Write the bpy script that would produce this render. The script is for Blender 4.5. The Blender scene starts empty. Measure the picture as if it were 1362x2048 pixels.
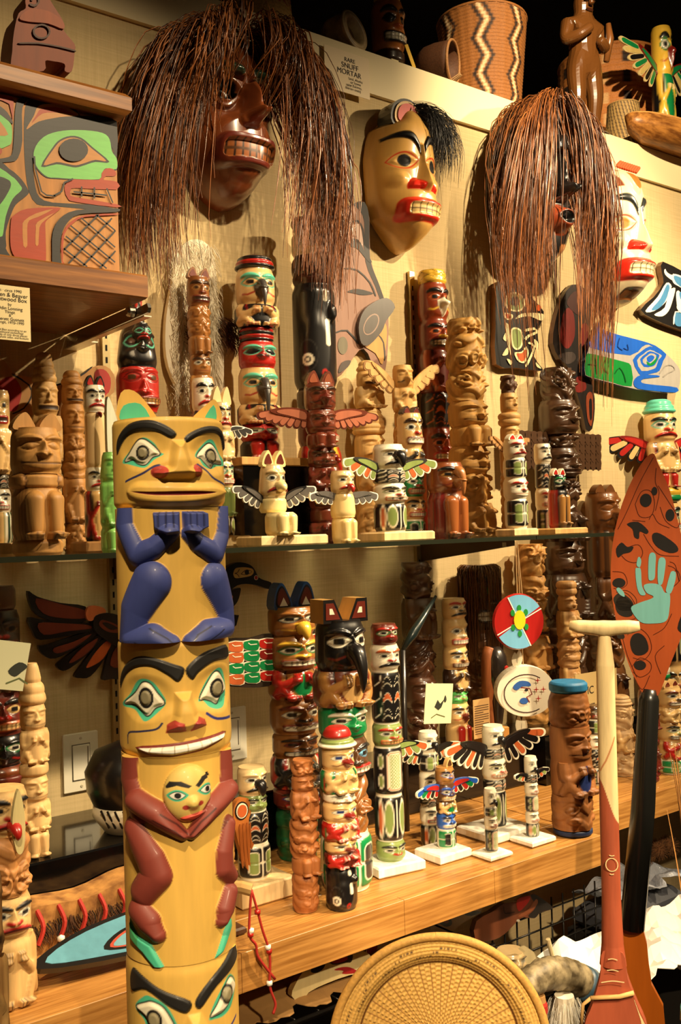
import bpy, math, random
import numpy as np
from mathutils import Vector, Matrix
from mathutils.geometry import tessellate_polygon

scene = bpy.context.scene
COL = scene.collection
R3 = math.radians

# ------------------------------------------------------------------ camera
# wall is the plane y = 0, the room lies on its -y side, x runs along the wall, z up
F, W0, H0 = 2000.0, 1362.0, 2048.0
EYE = Vector((0.0, -1.906, 1.60))
_psi, _pitch, _roll = R3(37.4), R3(1.03), 0.030
_f = Vector((math.sin(_psi)*math.cos(_pitch), math.cos(_psi)*math.cos(_pitch), math.sin(_pitch)))
_r0 = Vector((math.cos(_psi), -math.sin(_psi), 0))
_u0 = _r0.cross(_f)
CR = _r0*math.cos(_roll) - _u0*math.sin(_roll)
CU = _r0*math.sin(_roll) + _u0*math.cos(_roll)
cam = bpy.data.cameras.new('camera')
cam.sensor_fit = 'VERTICAL'; cam.sensor_height = 36.0; cam.lens = 36.0*F/H0
cam.clip_start = 0.02; cam.clip_end = 50
camo = bpy.data.objects.new('camera', cam); COL.objects.link(camo)
camo.matrix_world = Matrix(((CR.x, CU.x, -_f.x, EYE.x), (CR.y, CU.y, -_f.y, EYE.y), (CR.z, CU.z, -_f.z, EYE.z), (0, 0, 0, 1)))
scene.camera = camo

# ------------------------------------------------------------------ world, lamps, exposure
world = bpy.data.worlds.new('dim_room'); scene.world = world; world.use_nodes = True
world.node_tree.nodes['Background'].inputs[0].default_value = (1.0, 0.62, 0.30, 1)
world.node_tree.nodes['Background'].inputs[1].default_value = 0.02
scene.view_settings.view_transform = 'Standard'
scene.view_settings.look = 'None'
scene.view_settings.exposure = 0.3
scene.view_settings.gamma = 1.0
scene.view_settings.use_curve_mapping = False

def spot(name, loc, target, watts, size=70, blend=0.6, radius=0.05, color=(1.0, 0.77, 0.47)):
    l = bpy.data.lights.new(name, 'SPOT'); l.energy = watts; l.color = color
    l.spot_size = R3(size); l.spot_blend = blend; l.shadow_soft_size = radius
    o = bpy.data.objects.new(name, l); COL.objects.link(o)
    o.location = loc
    o.rotation_euler = (Vector(target) - Vector(loc)).to_track_quat('-Z', 'Y').to_euler()
    return o
spot('track_or_fill_spot', (3.1, -1.5, 3.05), (1.95, 0.0, 1.55), 205, 72, 0.7, 0.03)
spot('track_or_fill_spot', (2.1, -1.6, 3.1), (1.35, -0.1, 1.45), 170, 62, 0.7, 0.03)
spot('track_or_fill_spot', (1.1, -1.6, 3.1), (0.75, 0.0, 1.75), 85, 56, 0.7, 0.03)
spot('track_or_fill_spot', (-0.1, -2.0, 3.15), (0.45, -0.95, 1.25), 165, 34, 0.7, 0.04)
spot('track_or_fill_spot', (2.3, -1.75, 3.2), (1.3, -0.45, 0.95), 170, 36, 0.6, 0.03)
spot('track_or_fill_spot', (0.5, -2.75, 2.85), (1.5, -0.8, 1.05), 300, 27, 0.7, 0.03)  # added fill spot, brightens the two paddles
spot('track_or_fill_spot', (0.15, -2.95, 2.5), (1.0, -0.5, 0.74), 170, 24, 0.7, 0.03)  # added fill spot for the boards under the counter
spot('track_or_fill_spot', (1.5, -1.6, 3.4), (2.7, 0.3, 2.5), 300, 50, 0.8, 0.03)  # added fill spot, lifts the baskets on the wall top

# ------------------------------------------------------------------ pixel <-> world
def ray(px, py):
    return (_f + CR*((px-W0/2)/F) - CU*((py-H0/2)/F))
def atY(px, py, Y):
    d = ray(px, py); return EYE + d*((Y-EYE.y)/d.y)
def atZ(px, py, z):
    d = ray(px, py); return EYE + d*((z-EYE.z)/d.z)
def atD(px, py, D):
    return EYE + ray(px, py)*D
def depth(p): return (Vector(p)-EYE).dot(_f)
def proj(p):
    v = Vector(p)-EYE; D = v.dot(_f)
    return (W0/2+F*v.dot(CR)/D, H0/2-F*v.dot(CU)/D)
def mpp(p): return depth(p)/F          # metres per pixel at p
def solve_z(x, y, py):                 # height at (x, y) that shows at image row py
    a, b = 0.0, 4.0
    for _ in range(40):
        m = (a+b)/2
        if proj((x, y, m))[1] > py: a = m
        else: b = m
    return (a+b)/2

# ------------------------------------------------------------------ colours
def lin(c):
    if isinstance(c, str): c = PAL[c]
    c = np.asarray(c, float)/255.0
    return np.where(c <= 0.04045, c/12.92, ((c+0.055)/1.055)**2.4)
PAL = dict(n=(226,186,122), N=(236,205,150), k=(172,122,62), K=(132,80,38), d=(84,52,28), D=(52,31,18), w=(242,234,208), W=(250,246,232),
           b=(22,20,20), g=(52,50,48), r=(176,34,26), q=(120,26,20), G=(18,128,68), t=(96,200,168), s=(134,152,84), u=(38,92,188), U=(30,50,110),
           o=(196,98,52), y=(232,186,62), p=(205,150,120), e=(100,210,110), m=(104,38,26), l=(120,180,215), c=(204,162,100))

# ------------------------------------------------------------------ materials (all procedural)
MATS = {}
def mat(name, build):
    if name in MATS: return MATS[name]
    m = bpy.data.materials.new(name); m.use_nodes = True
    nt = m.node_tree; b = nt.nodes['Principled BSDF']
    build(nt, b); MATS[name] = m; return m
def node(nt, t, **kw):
    n = nt.nodes.new(t)
    for k, v in kw.items(): setattr(n, k, v)
    return n
def mixcol(nt, fac, a, b, mode='MIX'):
    n = node(nt, 'ShaderNodeMix', data_type='RGBA', blend_type=mode)
    for s, v in ((n.inputs[0], fac), (n.inputs[6], a), (n.inputs[7], b)):
        if hasattr(v, 'links') or hasattr(v, 'is_output'): nt.links.new(v, s)
        else: s.default_value = v if not isinstance(v, tuple) or len(v) == 4 else (*v, 1)
    return n.outputs[2]
def ramp(nt, fac, stops):
    n = node(nt, 'ShaderNodeValToRGB'); e = n.color_ramp.elements
    while len(e) < len(stops): e.new(0.5)
    for i, (p, c) in enumerate(stops): e[i].position = p; e[i].color = (*c, 1) if len(c) == 3 else c
    nt.links.new(fac, n.inputs[0]); return n.outputs[0]
def noise(nt, scale, detail=4, coord='Object', stretch=(1, 1, 1), rough=0.55):
    tc = node(nt, 'ShaderNodeTexCoord'); mp = node(nt, 'ShaderNodeMapping'); mp.inputs['Scale'].default_value = stretch
    nt.links.new(tc.outputs[coord], mp.inputs[0])
    n = node(nt, 'ShaderNodeTexNoise'); n.inputs['Scale'].default_value = scale; n.inputs['Detail'].default_value = detail; n.inputs['Roughness'].default_value = rough
    nt.links.new(mp.outputs[0], n.inputs[0]); return n.outputs[0]
def bump(nt, b, h, strength, dist=0.002):
    n = node(nt, 'ShaderNodeBump'); n.inputs['Strength'].default_value = strength; n.inputs['Distance'].default_value = dist
    nt.links.new(h, n.inputs['Height']); nt.links.new(n.outputs[0], b.inputs['Normal'])
def attr_mat(name, rough, coat=0.0, grain=0.18, bmp=0.15, stretch=(1, 1, 0.12), scale=60):
    def f(nt, b):
        a = node(nt, 'ShaderNodeAttribute'); a.attribute_name = 'Col'
        g = noise(nt, scale, 5, 'Object', stretch)
        r = ramp(nt, g, [(0.3, (1-grain,)*3), (0.7, (1+grain*0.4,)*3)])
        c = mixcol(nt, 1.0, a.outputs[0], r, 'MULTIPLY')
        nt.links.new(c, b.inputs['Base Color']); b.inputs['Roughness'].default_value = rough
        b.inputs['Coat Weight'].default_value = coat; b.inputs['Coat Roughness'].default_value = 0.15
        if bmp: bump(nt, b, g, bmp)
    return mat(name, f)
def M_matte(): return attr_mat('painted_wood_matte', 0.6)
def M_gloss(): return attr_mat('painted_wood_gloss', 0.33, 0.5, 0.12, 0.08)
def M_wood():  return attr_mat('carved_bare_wood', 0.55, 0.0, 0.3, 0.3)
def M_plain(): return attr_mat('flat_print', 0.6, 0, 0.03, 0)
def flat(name, col, rough=0.5, metal=0.0, coat=0.0, emit=None):
    def f(nt, b):
        b.inputs['Base Color'].default_value = (*lin(col), 1); b.inputs['Roughness'].default_value = rough
        b.inputs['Metallic'].default_value = metal; b.inputs['Coat Weight'].default_value = coat
    return mat(name, f)
def speck(name, c1, c2, scale, rough=0.6, stretch=(1, 1, 1), bmp=0.2, coat=0.0, lo=0.35, hi=0.65):
    def f(nt, b):
        g = noise(nt, scale, 6, 'Object', stretch)
        nt.links.new(ramp(nt, g, [(lo, tuple(lin(c1))), (hi, tuple(lin(c2)))]), b.inputs['Base Color'])
        b.inputs['Roughness'].default_value = rough; b.inputs['Coat Weight'].default_value = coat
        if bmp: bump(nt, b, g, bmp)
    return mat(name, f)
def linen(nt, b):
    tc = node(nt, 'ShaderNodeTexCoord')
    w1 = node(nt, 'ShaderNodeTexWave', wave_type='BANDS', bands_direction='X'); w2 = node(nt, 'ShaderNodeTexWave', wave_type='BANDS', bands_direction='Z')
    for w in (w1, w2):
        w.inputs['Scale'].default_value = 190; w.inputs['Distortion'].default_value = 2.5; w.inputs['Detail'].default_value = 3
        nt.links.new(tc.outputs['Object'], w.inputs[0])
    n1 = noise(nt, 40, 4, 'Object', (0.15, 1, 6)); n2 = noise(nt, 40, 4, 'Object', (6, 1, 0.15))
    c = mixcol(nt, 0.5, n1, n2); c2 = mixcol(nt, 0.3, c, mixcol(nt, 0.5, w1.outputs[0], w2.outputs[0]))
    nt.links.new(ramp(nt, c2, [(0.3, tuple(lin((188,164,116)))), (0.7, tuple(lin((226,202,152))))]), b.inputs['Base Color'])
    b.inputs['Roughness'].default_value = 0.85; bump(nt, b, c2, 0.25, 0.001)
def M_linen(): return mat('woven_linen_wall', linen)
def M_plank(): return speck('oiled_plank', (150,100,44), (196,142,74), 10, 0.42, (0.7, 14, 14), 0.05, 0.15)
def M_plank_shaded(): return speck('shaded_plank', (122,72,26), (170,110,50), 10, 0.45, (0.7, 14, 14), 0.05, 0.1)  # plank wood darkened: the weaker light around the box is in the colour
def M_black(): return flat('black_lacquer', (8,7,7), 0.12, 0, 0.3)
def M_chrome(): return flat('brushed_steel', (190,185,175), 0.25, 1.0)
def M_paper(): return flat('cream_card', (244,226,176), 0.7)

# ------------------------------------------------------------------ mesh helpers
def link(o, parent=None):
    COL.objects.link(o)
    if parent is not None: o.parent = parent
    return o
def tag(o, label, cat, group=None, kind=None):
    o['label'] = label
    if cat: o['category'] = cat
    if group: o['group'] = group
    if kind: o['kind'] = kind
    return o
def thing(name, label, cat, loc=(0, 0, 0), rz=0.0, group=None):
    o = bpy.data.objects.new(name, None); o.empty_display_size = 0.02; link(o)
    o.location = loc; o.rotation_euler = (0, 0, rz)
    return tag(o, label, cat, group)
def mesh_np(name, V, faces, m, parent=None, col=None, smooth=True):
    """V (n,3); faces list of index tuples or (k,4) array; col (n,3) linear"""
    me = bpy.data.meshes.new(name)
    V = np.asarray(V, np.float32)
    if isinstance(faces, np.ndarray):
        k, s = faces.shape
        me.vertices.add(len(V)); me.vertices.foreach_set('co', V.ravel())
        me.loops.add(k*s); me.loops.foreach_set('vertex_index', faces.astype(np.int32).ravel())
        me.polygons.add(k); me.polygons.foreach_set('loop_start', np.arange(0, k*s, s, dtype=np.int32))
        me.polygons.foreach_set('loop_total', np.full(k, s, np.int32))
    else:
        me.from_pydata(V.tolist(), [], faces)
    if col is not None:
        a = me.color_attributes.new('Col', 'FLOAT_COLOR', 'POINT')
        c = np.ones((len(V), 4), np.float32); c[:, :3] = col
        a.data.foreach_set('color', c.ravel())
    me.update(); me.validate()
    me.polygons.foreach_set('use_smooth', np.full(len(me.polygons), smooth))
    me.materials.append(m)
    o = bpy.data.objects.new(name, me); return link(o, parent)
class MB:
    """collects shapes with one colour each, builds ONE mesh object"""
    def __init__(s): s.v = []; s.f = []; s.c = []
    def add(s, V, Fs, col=(200,200,200)):
        k = len(s.v); s.v += [tuple(p) for p in V]; s.f += [tuple(i+k for i in f) for f in Fs]; s.c += [tuple(lin(col))]*len(V); return s
    def box(s, lo, hi, col=(200,200,200), M=None, bev=0.0):
        (a, b, c), (d, e, f) = lo, hi
        if bev <= 0:
            V = [(x, y, z) for x in (a, d) for y in (b, e) for z in (c, f)]
            Fs = [(0,1,3,2), (4,6,7,5), (0,4,5,1), (2,3,7,6), (0,2,6,4), (1,5,7,3)]
        else:
            t = bev; V = []
            for z, i in ((c, t), (c+t, 0), (f-t, 0), (f, t)):
                V += [(a+i, b+i, z), (d-i, b+i, z), (d-i, e-i, z), (a+i, e-i, z)]
            Fs = [(3,2,1,0), (12,13,14,15)]
            for k in range(3):
                for j in range(4): Fs.append((4*k+j, 4*k+(j+1) % 4, 4*k+4+(j+1) % 4, 4*k+4+j))
        if M is not None: V = [M @ Vector(p) for p in V]
        return s.add(V, Fs, col)
    def tube(s, pts, rad, n=8, col=(200,200,200), cap=True):
        pts = [Vector(p) for p in pts]; rad = rad if hasattr(rad, '__len__') else [rad]*len(pts)
        V, Fs = [], []; up = Vector((0.13, 0.27, 0.95)).normalized(); prev = None
        for i, p in enumerate(pts):
            t = (pts[min(i+1, len(pts)-1)] - pts[max(i-1, 0)]).normalized()
            a = t.cross(up if prev is None else prev)
            if a.length < 1e-4: a = t.cross(Vector((1, 0, 0)))
            a.normalize(); b = a.cross(t).normalized(); prev = b if prev is not None else b
            prev = b
            for k in range(n):
                q = 2*math.pi*k/n; V.append(p + (a*math.cos(q) + b*math.sin(q))*rad[i])
        for i in range(len(pts)-1):
            for k in range(n): Fs.append((i*n+k, i*n+(k+1) % n, (i+1)*n+(k+1) % n, (i+1)*n+k))
        if cap: Fs.append(tuple(range(n-1, -1, -1))); Fs.append(tuple((len(pts)-1)*n+k for k in range(n)))
        return s.add(V, Fs, col)
    def lathe(s, prof, n=32, col=(200,200,200), M=None, sx=1.0, sy=1.0):
        V, Fs = [], []
        for r, z in prof:
            for k in range(n):
                q = 2*math.pi*k/n; V.append(Vector((r*math.cos(q)*sx, r*math.sin(q)*sy, z)))
        for i in range(len(prof)-1):
            for k in range(n): Fs.append((i*n+k, i*n+(k+1) % n, (i+1)*n+(k+1) % n, (i+1)*n+k))
        if prof[0][0] > 1e-6: Fs.append(tuple(range(n-1, -1, -1)))
        if prof[-1][0] > 1e-6: Fs.append(tuple((len(prof)-1)*n+k for k in range(n)))
        if M is not None: V = [M @ p for p in V]
        return s.add(V, Fs, col)
    def poly(s, pts, y0, y1, col, edge=None, M=None):
        """extruded flat outline: (x, z) points, from depth y0 (back) to y1 (front, smaller y)"""
        n = len(pts); V = [(p[0], y1, p[1]) for p in pts]
        tri = tessellate_polygon([[Vector((p[0], p[1], 0)) for p in pts]])
        area = sum(pts[i][0]*pts[(i+1) % n][1]-pts[(i+1) % n][0]*pts[i][1] for i in range(n))
        Fs = []
        for t in tri:
            A = sum(pts[t[i]][0]*pts[t[(i+1) % 3]][1]-pts[t[(i+1) % 3]][0]*pts[t[i]][1] for i in range(3))
            Fs.append(tuple(t) if A > 0 else tuple(reversed(t)))
        tf = lambda P: [M @ Vector(p) for p in P] if M is not None else P
        s.add(tf(V), Fs, col)
        if y0 is not None and y0 != y1:
            Vb = [(p[0], y0, p[1]) for p in pts]
            s.add(tf(Vb), [tuple(reversed(f)) for f in Fs], edge or col)
            side = []
            for i in range(n):
                j = (i+1) % n
                side.append((i, i+n, j+n, j) if area > 0 else (j, j+n, i+n, i))
            s.add(tf(V+Vb), side, edge or col)
        return s
    def build(s, name, m, parent=None, smooth=False):
        return mesh_np(name, np.array([tuple(p) for p in s.v]), s.f, m, parent, np.array(s.c), smooth)
def cr(pts, n=5, closed=True):
    """Catmull-Rom through points"""
    P = [np.array(p, float) for p in pts]; out = []; L = len(P)
    rng = range(L) if closed else range(L-1)
    for i in rng:
        if closed: a, b, c, d = P[(i-1) % L], P[i], P[(i+1) % L], P[(i+2) % L]
        else: a, b, c, d = P[max(i-1, 0)], P[i], P[i+1], P[min(i+2, L-1)]
        for k in range(n):
            t = k/n; out.append(0.5*((2*b)+(c-a)*t+(2*a-5*b+4*c-d)*t*t+(3*b-a-3*c+d)*t**3))
    if not closed: out.append(P[-1])
    return [tuple(p) for p in out]
def ell(cx, cy, rx, ry, n=20, rot=0.0):
    c, s_ = math.cos(rot), math.sin(rot); out = []
    for k in range(n):
        q = 2*math.pi*k/n; x, y = rx*math.cos(q), ry*math.sin(q); out.append((cx+x*c-y*s_, cy+x*s_+y*c))
    return out

# ------------------------------------------------------------------ carving canvas: paint + relief on a grid
class Canvas:
    """X, Y coordinates (units of R), colour and outward relief per grid point"""
    def __init__(s, X, Y, base, aa):
        s.X, s.Y, s.aa = X, Y, aa
        s.col = np.zeros(X.shape+(3,)) + lin(base); s.d = np.zeros(X.shape)
    def paint(s, sd, c, soft=None):
        m = np.clip(0.5 - sd/(soft or s.aa), 0, 1)[..., None]; s.col = s.col*(1-m) + lin(c)*m
    def line(s, sd, w, c): s.paint(np.abs(sd)-w, c)
    def rise(s, sd, amt, soft=0.08):
        t = np.clip(-sd/soft, 0, 1); s.d += amt*t*t*(3-2*t)
    def dome(s, sd, r, amt):   # sd: negative inside, r inradius
        s.d = np.maximum(s.d, amt*np.sqrt(np.clip(1-(1+np.clip(sd, -r, 0)/r)**2, 0, 1))*(sd < 0) + np.where(sd < 0, 0, -9))
    # signed distances
    def el(s, cx, cy, rx, ry, rot=0.0, X=None):
        X = s.X if X is None else X
        c, q = math.cos(rot), math.sin(rot); dx, dy = X-cx, s.Y-cy
        x, y = dx*c+dy*q, -dx*q+dy*c
        return (np.sqrt((x/rx)**2+(y/ry)**2+1e-9)-1)*min(rx, ry)
    def bx(s, cx, cy, hx, hy, r=0.0, rot=0.0, X=None):
        X = s.X if X is None else X
        c, q = math.cos(rot), math.sin(rot); dx, dy = X-cx, s.Y-cy
        x, y = np.abs(dx*c+dy*q)-hx+r, np.abs(-dx*q+dy*c)-hy+r
        return np.sqrt(np.maximum(x, 0)**2+np.maximum(y, 0)**2)+np.minimum(np.maximum(x, y), 0)-r
    def almond(s, cx, cy, rx, ry, rot=0.0, X=None):
        X = s.X if X is None else X
        c, q = math.cos(rot), math.sin(rot); dx, dy = X-cx, s.Y-cy
        x, y = dx*c+dy*q, -dx*q+dy*c
        return np.maximum(np.abs(y)-ry*(1-(x/rx)**2), np.abs(x)-rx)
    def arch(s, cx, cy, w, h, t, X=None):      # arched band: centre, half width, rise, half thickness
        X = s.X if X is None else X
        q = (X-cx)/w; mid = cy+h*(1-q*q)
        return np.maximum(np.abs(s.Y-mid)-t*np.sqrt(np.clip(1.15-q*q, 0.02, 2)), np.abs(X-cx)-w)
    def pl(s, pts, rads=None, X=None):         # distance to polyline minus interpolated radius
        X = s.X if X is None else X
        best = np.full(X.shape, 1e9)
        for i in range(len(pts)-1):
            a, b = pts[i], pts[i+1]; dx, dy = b[0]-a[0], b[1]-a[1]; L = dx*dx+dy*dy+1e-12
            t = np.clip(((X-a[0])*dx+(s.Y-a[1])*dy)/L, 0, 1)
            dd = np.sqrt((X-a[0]-t*dx)**2+(s.Y-a[1]-t*dy)**2)
            if rads is not None: dd = dd-(rads[i]+(rads[i+1]-rads[i])*t)
            best = np.minimum(best, dd)
        return best
    def pg(s, pts, X=None):                    # polygon signed distance
        X = s.X if X is None else X
        x0, x1 = min(p[0] for p in pts)-0.3, max(p[0] for p in pts)+0.3
        y0, y1 = min(p[1] for p in pts)-0.3, max(p[1] for p in pts)+0.3
        out = np.full(X.shape, 1.0); m = (X > x0) & (X < x1) & (s.Y > y0) & (s.Y < y1)
        if not m.any(): return out
        x, y = X[m], s.Y[m]; d = np.full(x.shape, 1e9); ins = np.zeros(x.shape, bool); n = len(pts)
        for i in range(n):
            a, b = pts[i], pts[(i+1) % n]; dx, dy = b[0]-a[0], b[1]-a[1]; L = dx*dx+dy*dy+1e-12
            t = np.clip(((x-a[0])*dx+(y-a[1])*dy)/L, 0, 1)
            d = np.minimum(d, (x-a[0]-t*dx)**2+(y-a[1]-t*dy)**2)
            if abs(dy) > 1e-12: ins ^= ((a[1] > y) != (b[1] > y)) & (x < dx*(y-a[1])/dy+a[0])
        out[m] = np.where(ins, -1, 1)*np.sqrt(d); return out
def grid_faces(nz, nt):
    i = np.arange(nz)[:, None]*(nt+1)+np.arange(nt)[None, :]
    return np.stack([i, i+1, i+nt+2, i+nt+1], -1).reshape(-1, 4)
# ------------------------------------------------------------------ carved faces, bodies and patterns (drawn on a Canvas)
def face(C, cy, sx, sy, brow='b', sock=None, ew='w', out='b', pu='b', nose='r', lips='r', teeth='w', mouth='grin', cheek=None, cx=0.0, rel=1.0, bh=1.0, ey=0.2, er=1.0):
    X = np.abs(C.X-cx); m = min(sx, sy)
    C.rise(C.el(0, cy-0.5*sy, 0.95*sx, 0.5*sy, 0, X), 0.06*rel, 0.2*m)
    sd = C.arch(0.47*sx, cy+(ey+0.28)*sy, 0.44*sx, 0.13*sy*bh, 0.13*sy*bh, X); C.rise(sd, 0.08*rel, 0.08*m)
    if brow: C.paint(sd, brow)
    ex, eyy = 0.47*sx, cy+ey*sy
    if sock: C.paint(C.almond(ex, eyy, 0.46*sx*er, 0.3*sy*er, -0.08, X), sock)
    C.rise(C.el(ex, eyy, 0.42*sx, 0.26*sy, 0, X), -0.07*rel, 0.12*m)
    sd = C.almond(ex, eyy, 0.35*sx*er, 0.2*sy*er, -0.08, X); C.rise(sd, 0.06*rel, 0.08*m)
    if out: C.paint(sd-0.035*m, out)
    if ew: C.paint(sd, ew)
    if pu: C.paint(C.bx(ex-0.01*sx, eyy, 0.17*sx*er, 0.125*sy*er, 0.1*m, 0, X), pu)
    elif rel: C.rise(C.el(ex, eyy, 0.13*sx, 0.12*sy, 0, X), 0.03, 0.05)
    C.rise(C.pl([(0, cy+0.35*sy), (0, cy-0.12*sy)], [0.10*sx, 0.24*sx], X), 0.17*rel, 0.16*sx)
    if mouth != 'beak':
        sd = C.el(0.15*sx, cy-0.16*sy, 0.15*sx, 0.11*sy, 0, X); C.rise(sd, 0.06*rel, 0.06*m)
        if nose: C.paint(sd, nose)
    if cheek:
        C.line(C.pl([(0.35*sx, cy-0.08*sy), (0.6*sx, cy-0.25*sy), (0.95*sx, cy-0.3*sy)], None, X), 0.03*m, cheek)
    my = cy-0.6*sy
    if mouth in ('grin', 'fangs'):
        hx, hy = 0.78*sx, 0.24*sy
        sd = C.bx(0, my, hx, hy, min(hx, hy)*0.7, 0, X); C.rise(sd, 0.09*rel, 0.08*m)
        if lips: C.paint(sd, lips)
        si = C.bx(0, my, hx*0.86, hy*0.55, min(hx, hy)*0.4, 0, X); C.rise(si, -0.05*rel, 0.04*m)
        if teeth:
            C.paint(si, teeth)
            tl = np.abs(((X/(0.17*sx)) % 1.0)-0.5)*0.17*sx-0.02*sx
            if mouth == 'fangs': tl = np.abs(np.abs(((X/(0.24*sx)) % 1.0)-0.5)*0.9*sy*0.3-(C.Y-my)*0.9)-0.03*m
            C.paint(np.maximum(tl, si), 'b' if lips else 'd')
            if mouth == 'grin': C.paint(np.maximum(np.abs(C.Y-my)-0.02*sy, si), 'd')
        else: C.paint(si, 'D')
    elif mouth == 'line':
        sd = np.abs(C.Y-(my+0.08*sy*(X/sx)**2))-0.035*sy; sd = np.maximum(sd, X-0.75*sx)
        C.rise(sd, -0.05*rel, 0.05*m)
        C.paint(sd, lips or 'd')
    elif mouth == 'frown':
        sd = C.arch(0, my-0.12*sy, 0.75*sx, 0.25*sy, 0.15*sy, X); C.rise(sd, 0.08*rel, 0.08*m)
        if lips: C.paint(sd, lips)
        C.paint(C.arch(0, my-0.13*sy, 0.62*sx, 0.22*sy, 0.05*sy, X), 'b' if lips else 'D')
    elif mouth == 'beak':
        pts = [(-0.02, cy+0.18*sy), (0.34*sx, cy-0.02*sy), (0.30*sx, cy-0.38*sy), (0.06*sx, cy-0.92*sy), (-0.02, cy-0.95*sy)]
        sd = C.pg([(p[0], p[1]) for p in pts]+[(-p[0], p[1]) for p in reversed(pts)]) if cx == 0 else C.el(0, cy-0.35*sy, 0.3*sx, 0.5*sy, 0, X)
        C.rise(sd, 0.42*rel, 0.3*sx)
        if nose: C.paint(sd, nose)
        sd2 = C.pl([(0.30*sx, cy-0.42*sy), (0.55*sx, cy-0.55*sy), (0.8*sx, cy-0.5*sy)], None, X)
        C.line(sd2, 0.05*m, lips or 'D')
def s_face(C, **k):
    face(C, C.a*0.5, k.pop('sx', 1.25), C.a*0.5*k.pop('sy', 0.95), **k)
def s_body(C, limb='k', wing=None, belly=None, hand=None, fine='b', rel=1.0, feather=None, n=5):
    a, X = C.a, np.abs(C.X)
    if wing:
        sd = 0.72+0.25*np.abs(C.Y/a-0.5)-X; C.paint(sd, wing); C.rise(sd, 0.1*rel, 0.15)
        C.line(sd, 0.035, fine)
        if feather:
            for i in range(n):
                xx = 0.85+i*0.16; C.paint(np.maximum(np.abs(X-xx)-0.05, np.maximum(C.Y-a*0.72, a*0.1-C.Y)), feather if i % 2 == 0 else fine)
    if belly:
        C.paint(C.el(0, a*0.5, 0.5, a*0.38), belly)
    if limb:
        sd = C.pl([(1.25, a*0.98), (1.2, a*0.62), (0.95, a*0.45), (0.3, a*0.7)], [0.26, 0.24, 0.22, 0.17], X)
        C.paint(sd, limb); C.dome(sd, 0.22, 0.2*rel)
        sd = C.bx(0.26, a*0.75, 0.2, min(0.22, a*0.16), 0.05, 0, X); C.paint(sd, hand or limb); C.rise(sd, 0.16*rel, 0.06)
        for i in range(3): C.paint(np.maximum(np.abs(X-0.16-i*0.1)-0.015, sd), fine)
        sd = C.pl([(1.3, a*0.12), (0.95, a*0.4), (0.55, a*0.08)], [0.2, 0.26, 0.17], X)
        C.paint(sd, limb); C.dome(sd, 0.22, 0.22*rel)
        sd = C.bx(0.42, a*0.06, 0.33, min(0.18, a*0.1), 0.05, 0, X); C.paint(sd, hand or limb); C.rise(sd, 0.25*rel, 0.06)
        for i in range(4): C.paint(np.maximum(np.abs(X-0.2-i*0.14)-0.018, sd), fine)
def s_legs(C, limb=None, toe='b', rel=1.0, wing=None, fine='b'):
    a, X = C.a, np.abs(C.X)
    if wing:
        sd = 0.8-X; C.paint(sd, wing); C.line(sd, 0.03, fine)
        for i in range(4): C.line(X-(0.95+i*0.18), 0.015, fine)
    sd = C.pl([(0.42, a*0.78), (0.4, a*0.15)], [0.36, 0.27], X); C.dome(sd, 0.3, 0.26*rel)
    if limb: C.paint(sd, limb)
    sd = C.bx(0.42, a*0.06, 0.34, a*0.09, 0.05, 0, X); C.rise(sd, 0.36*rel, 0.08)
    if toe:
        for i in range(4): C.paint(np.maximum(np.abs(X-0.18-i*0.16)-0.025, C.bx(0.42, a*0.06, 0.34, a*0.09, 0.05, 0, X)), toe)
def s_form(C, ink='b', pat='s', acc='o', ln='w', k=0, rel=1.0):
    """black formline body with cream outlines and coloured ovoids"""
    a, X, Y = C.a, np.abs(C.X), C.Y
    if k % 4 == 0:
        for sgn in (0.72, 0.28):
            sd = C.bx(0.85, a*sgn, 0.8, a*0.2, 0.12, 0, X); C.paint(sd, ink); C.rise(sd, 0.04*rel, 0.05)
        sd = C.bx(0.55, a*0.5, 0.3, a*0.3, 0.2, 0, X); C.paint(sd-0.05, ln); C.paint(sd, pat)
    elif k % 4 == 1:
        C.paint(C.bx(0, a*0.5, 2.0, a*0.46, 0.1), ink)
        sd = C.bx(0, a*0.5, 0.5, a*0.36, 0.25); C.paint(sd-0.12, ln); C.paint(sd-0.07, acc); C.paint(sd, ln); C.paint(sd+0.05, pat)
        la = np.minimum(np.abs(((C.X+Y)/0.22) % 1-0.5), np.abs(((C.X-Y)/0.22) % 1-0.5))*0.22-0.025; C.paint(np.maximum(la, sd+0.05), ln)
        sd = C.el(1.05, a*0.7, 0.18, a*0.12, 0, X); C.paint(sd-0.05, ln); C.paint(sd, pat)
        sd = C.el(1.05, a*0.3, 0.18, a*0.12, 0, X); C.paint(sd-0.05, ln); C.paint(sd, pat)
    elif k % 4 == 2:
        C.paint(C.bx(0, a*0.5, 2.2, a*0.47, 0.1), ink)
        for i, f in enumerate((0.8, 0.5, 0.2)):
            sd = C.arch(0.42, a*f-a*0.06, 0.3, a*0.1, a*0.05, X); C.paint(sd-0.04, ln); C.paint(sd, ink if i != 1 else acc)
            C.line(C.pl([(0.85, a*(f+0.12)), (0.95, a*f), (1.4, a*(f-0.08))], None, X), 0.035, ln)
    else:
        C.paint(C.bx(0, a*0.5, 2.2, a*0.47, 0.1), ink)
        sd = C.el(0.55, a*0.52, 0.3, a*0.33, 0, X); C.paint(sd-0.06, ln); C.paint(sd, pat)
        C.line(C.pl([(0, a*0.1), (0.0, a*0.9)], None, X), 0.04, ln)
        sd = C.el(1.15, a*0.5, 0.16, a*0.35, 0, X); C.paint(sd-0.05, ln); C.paint(sd, acc)
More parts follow.
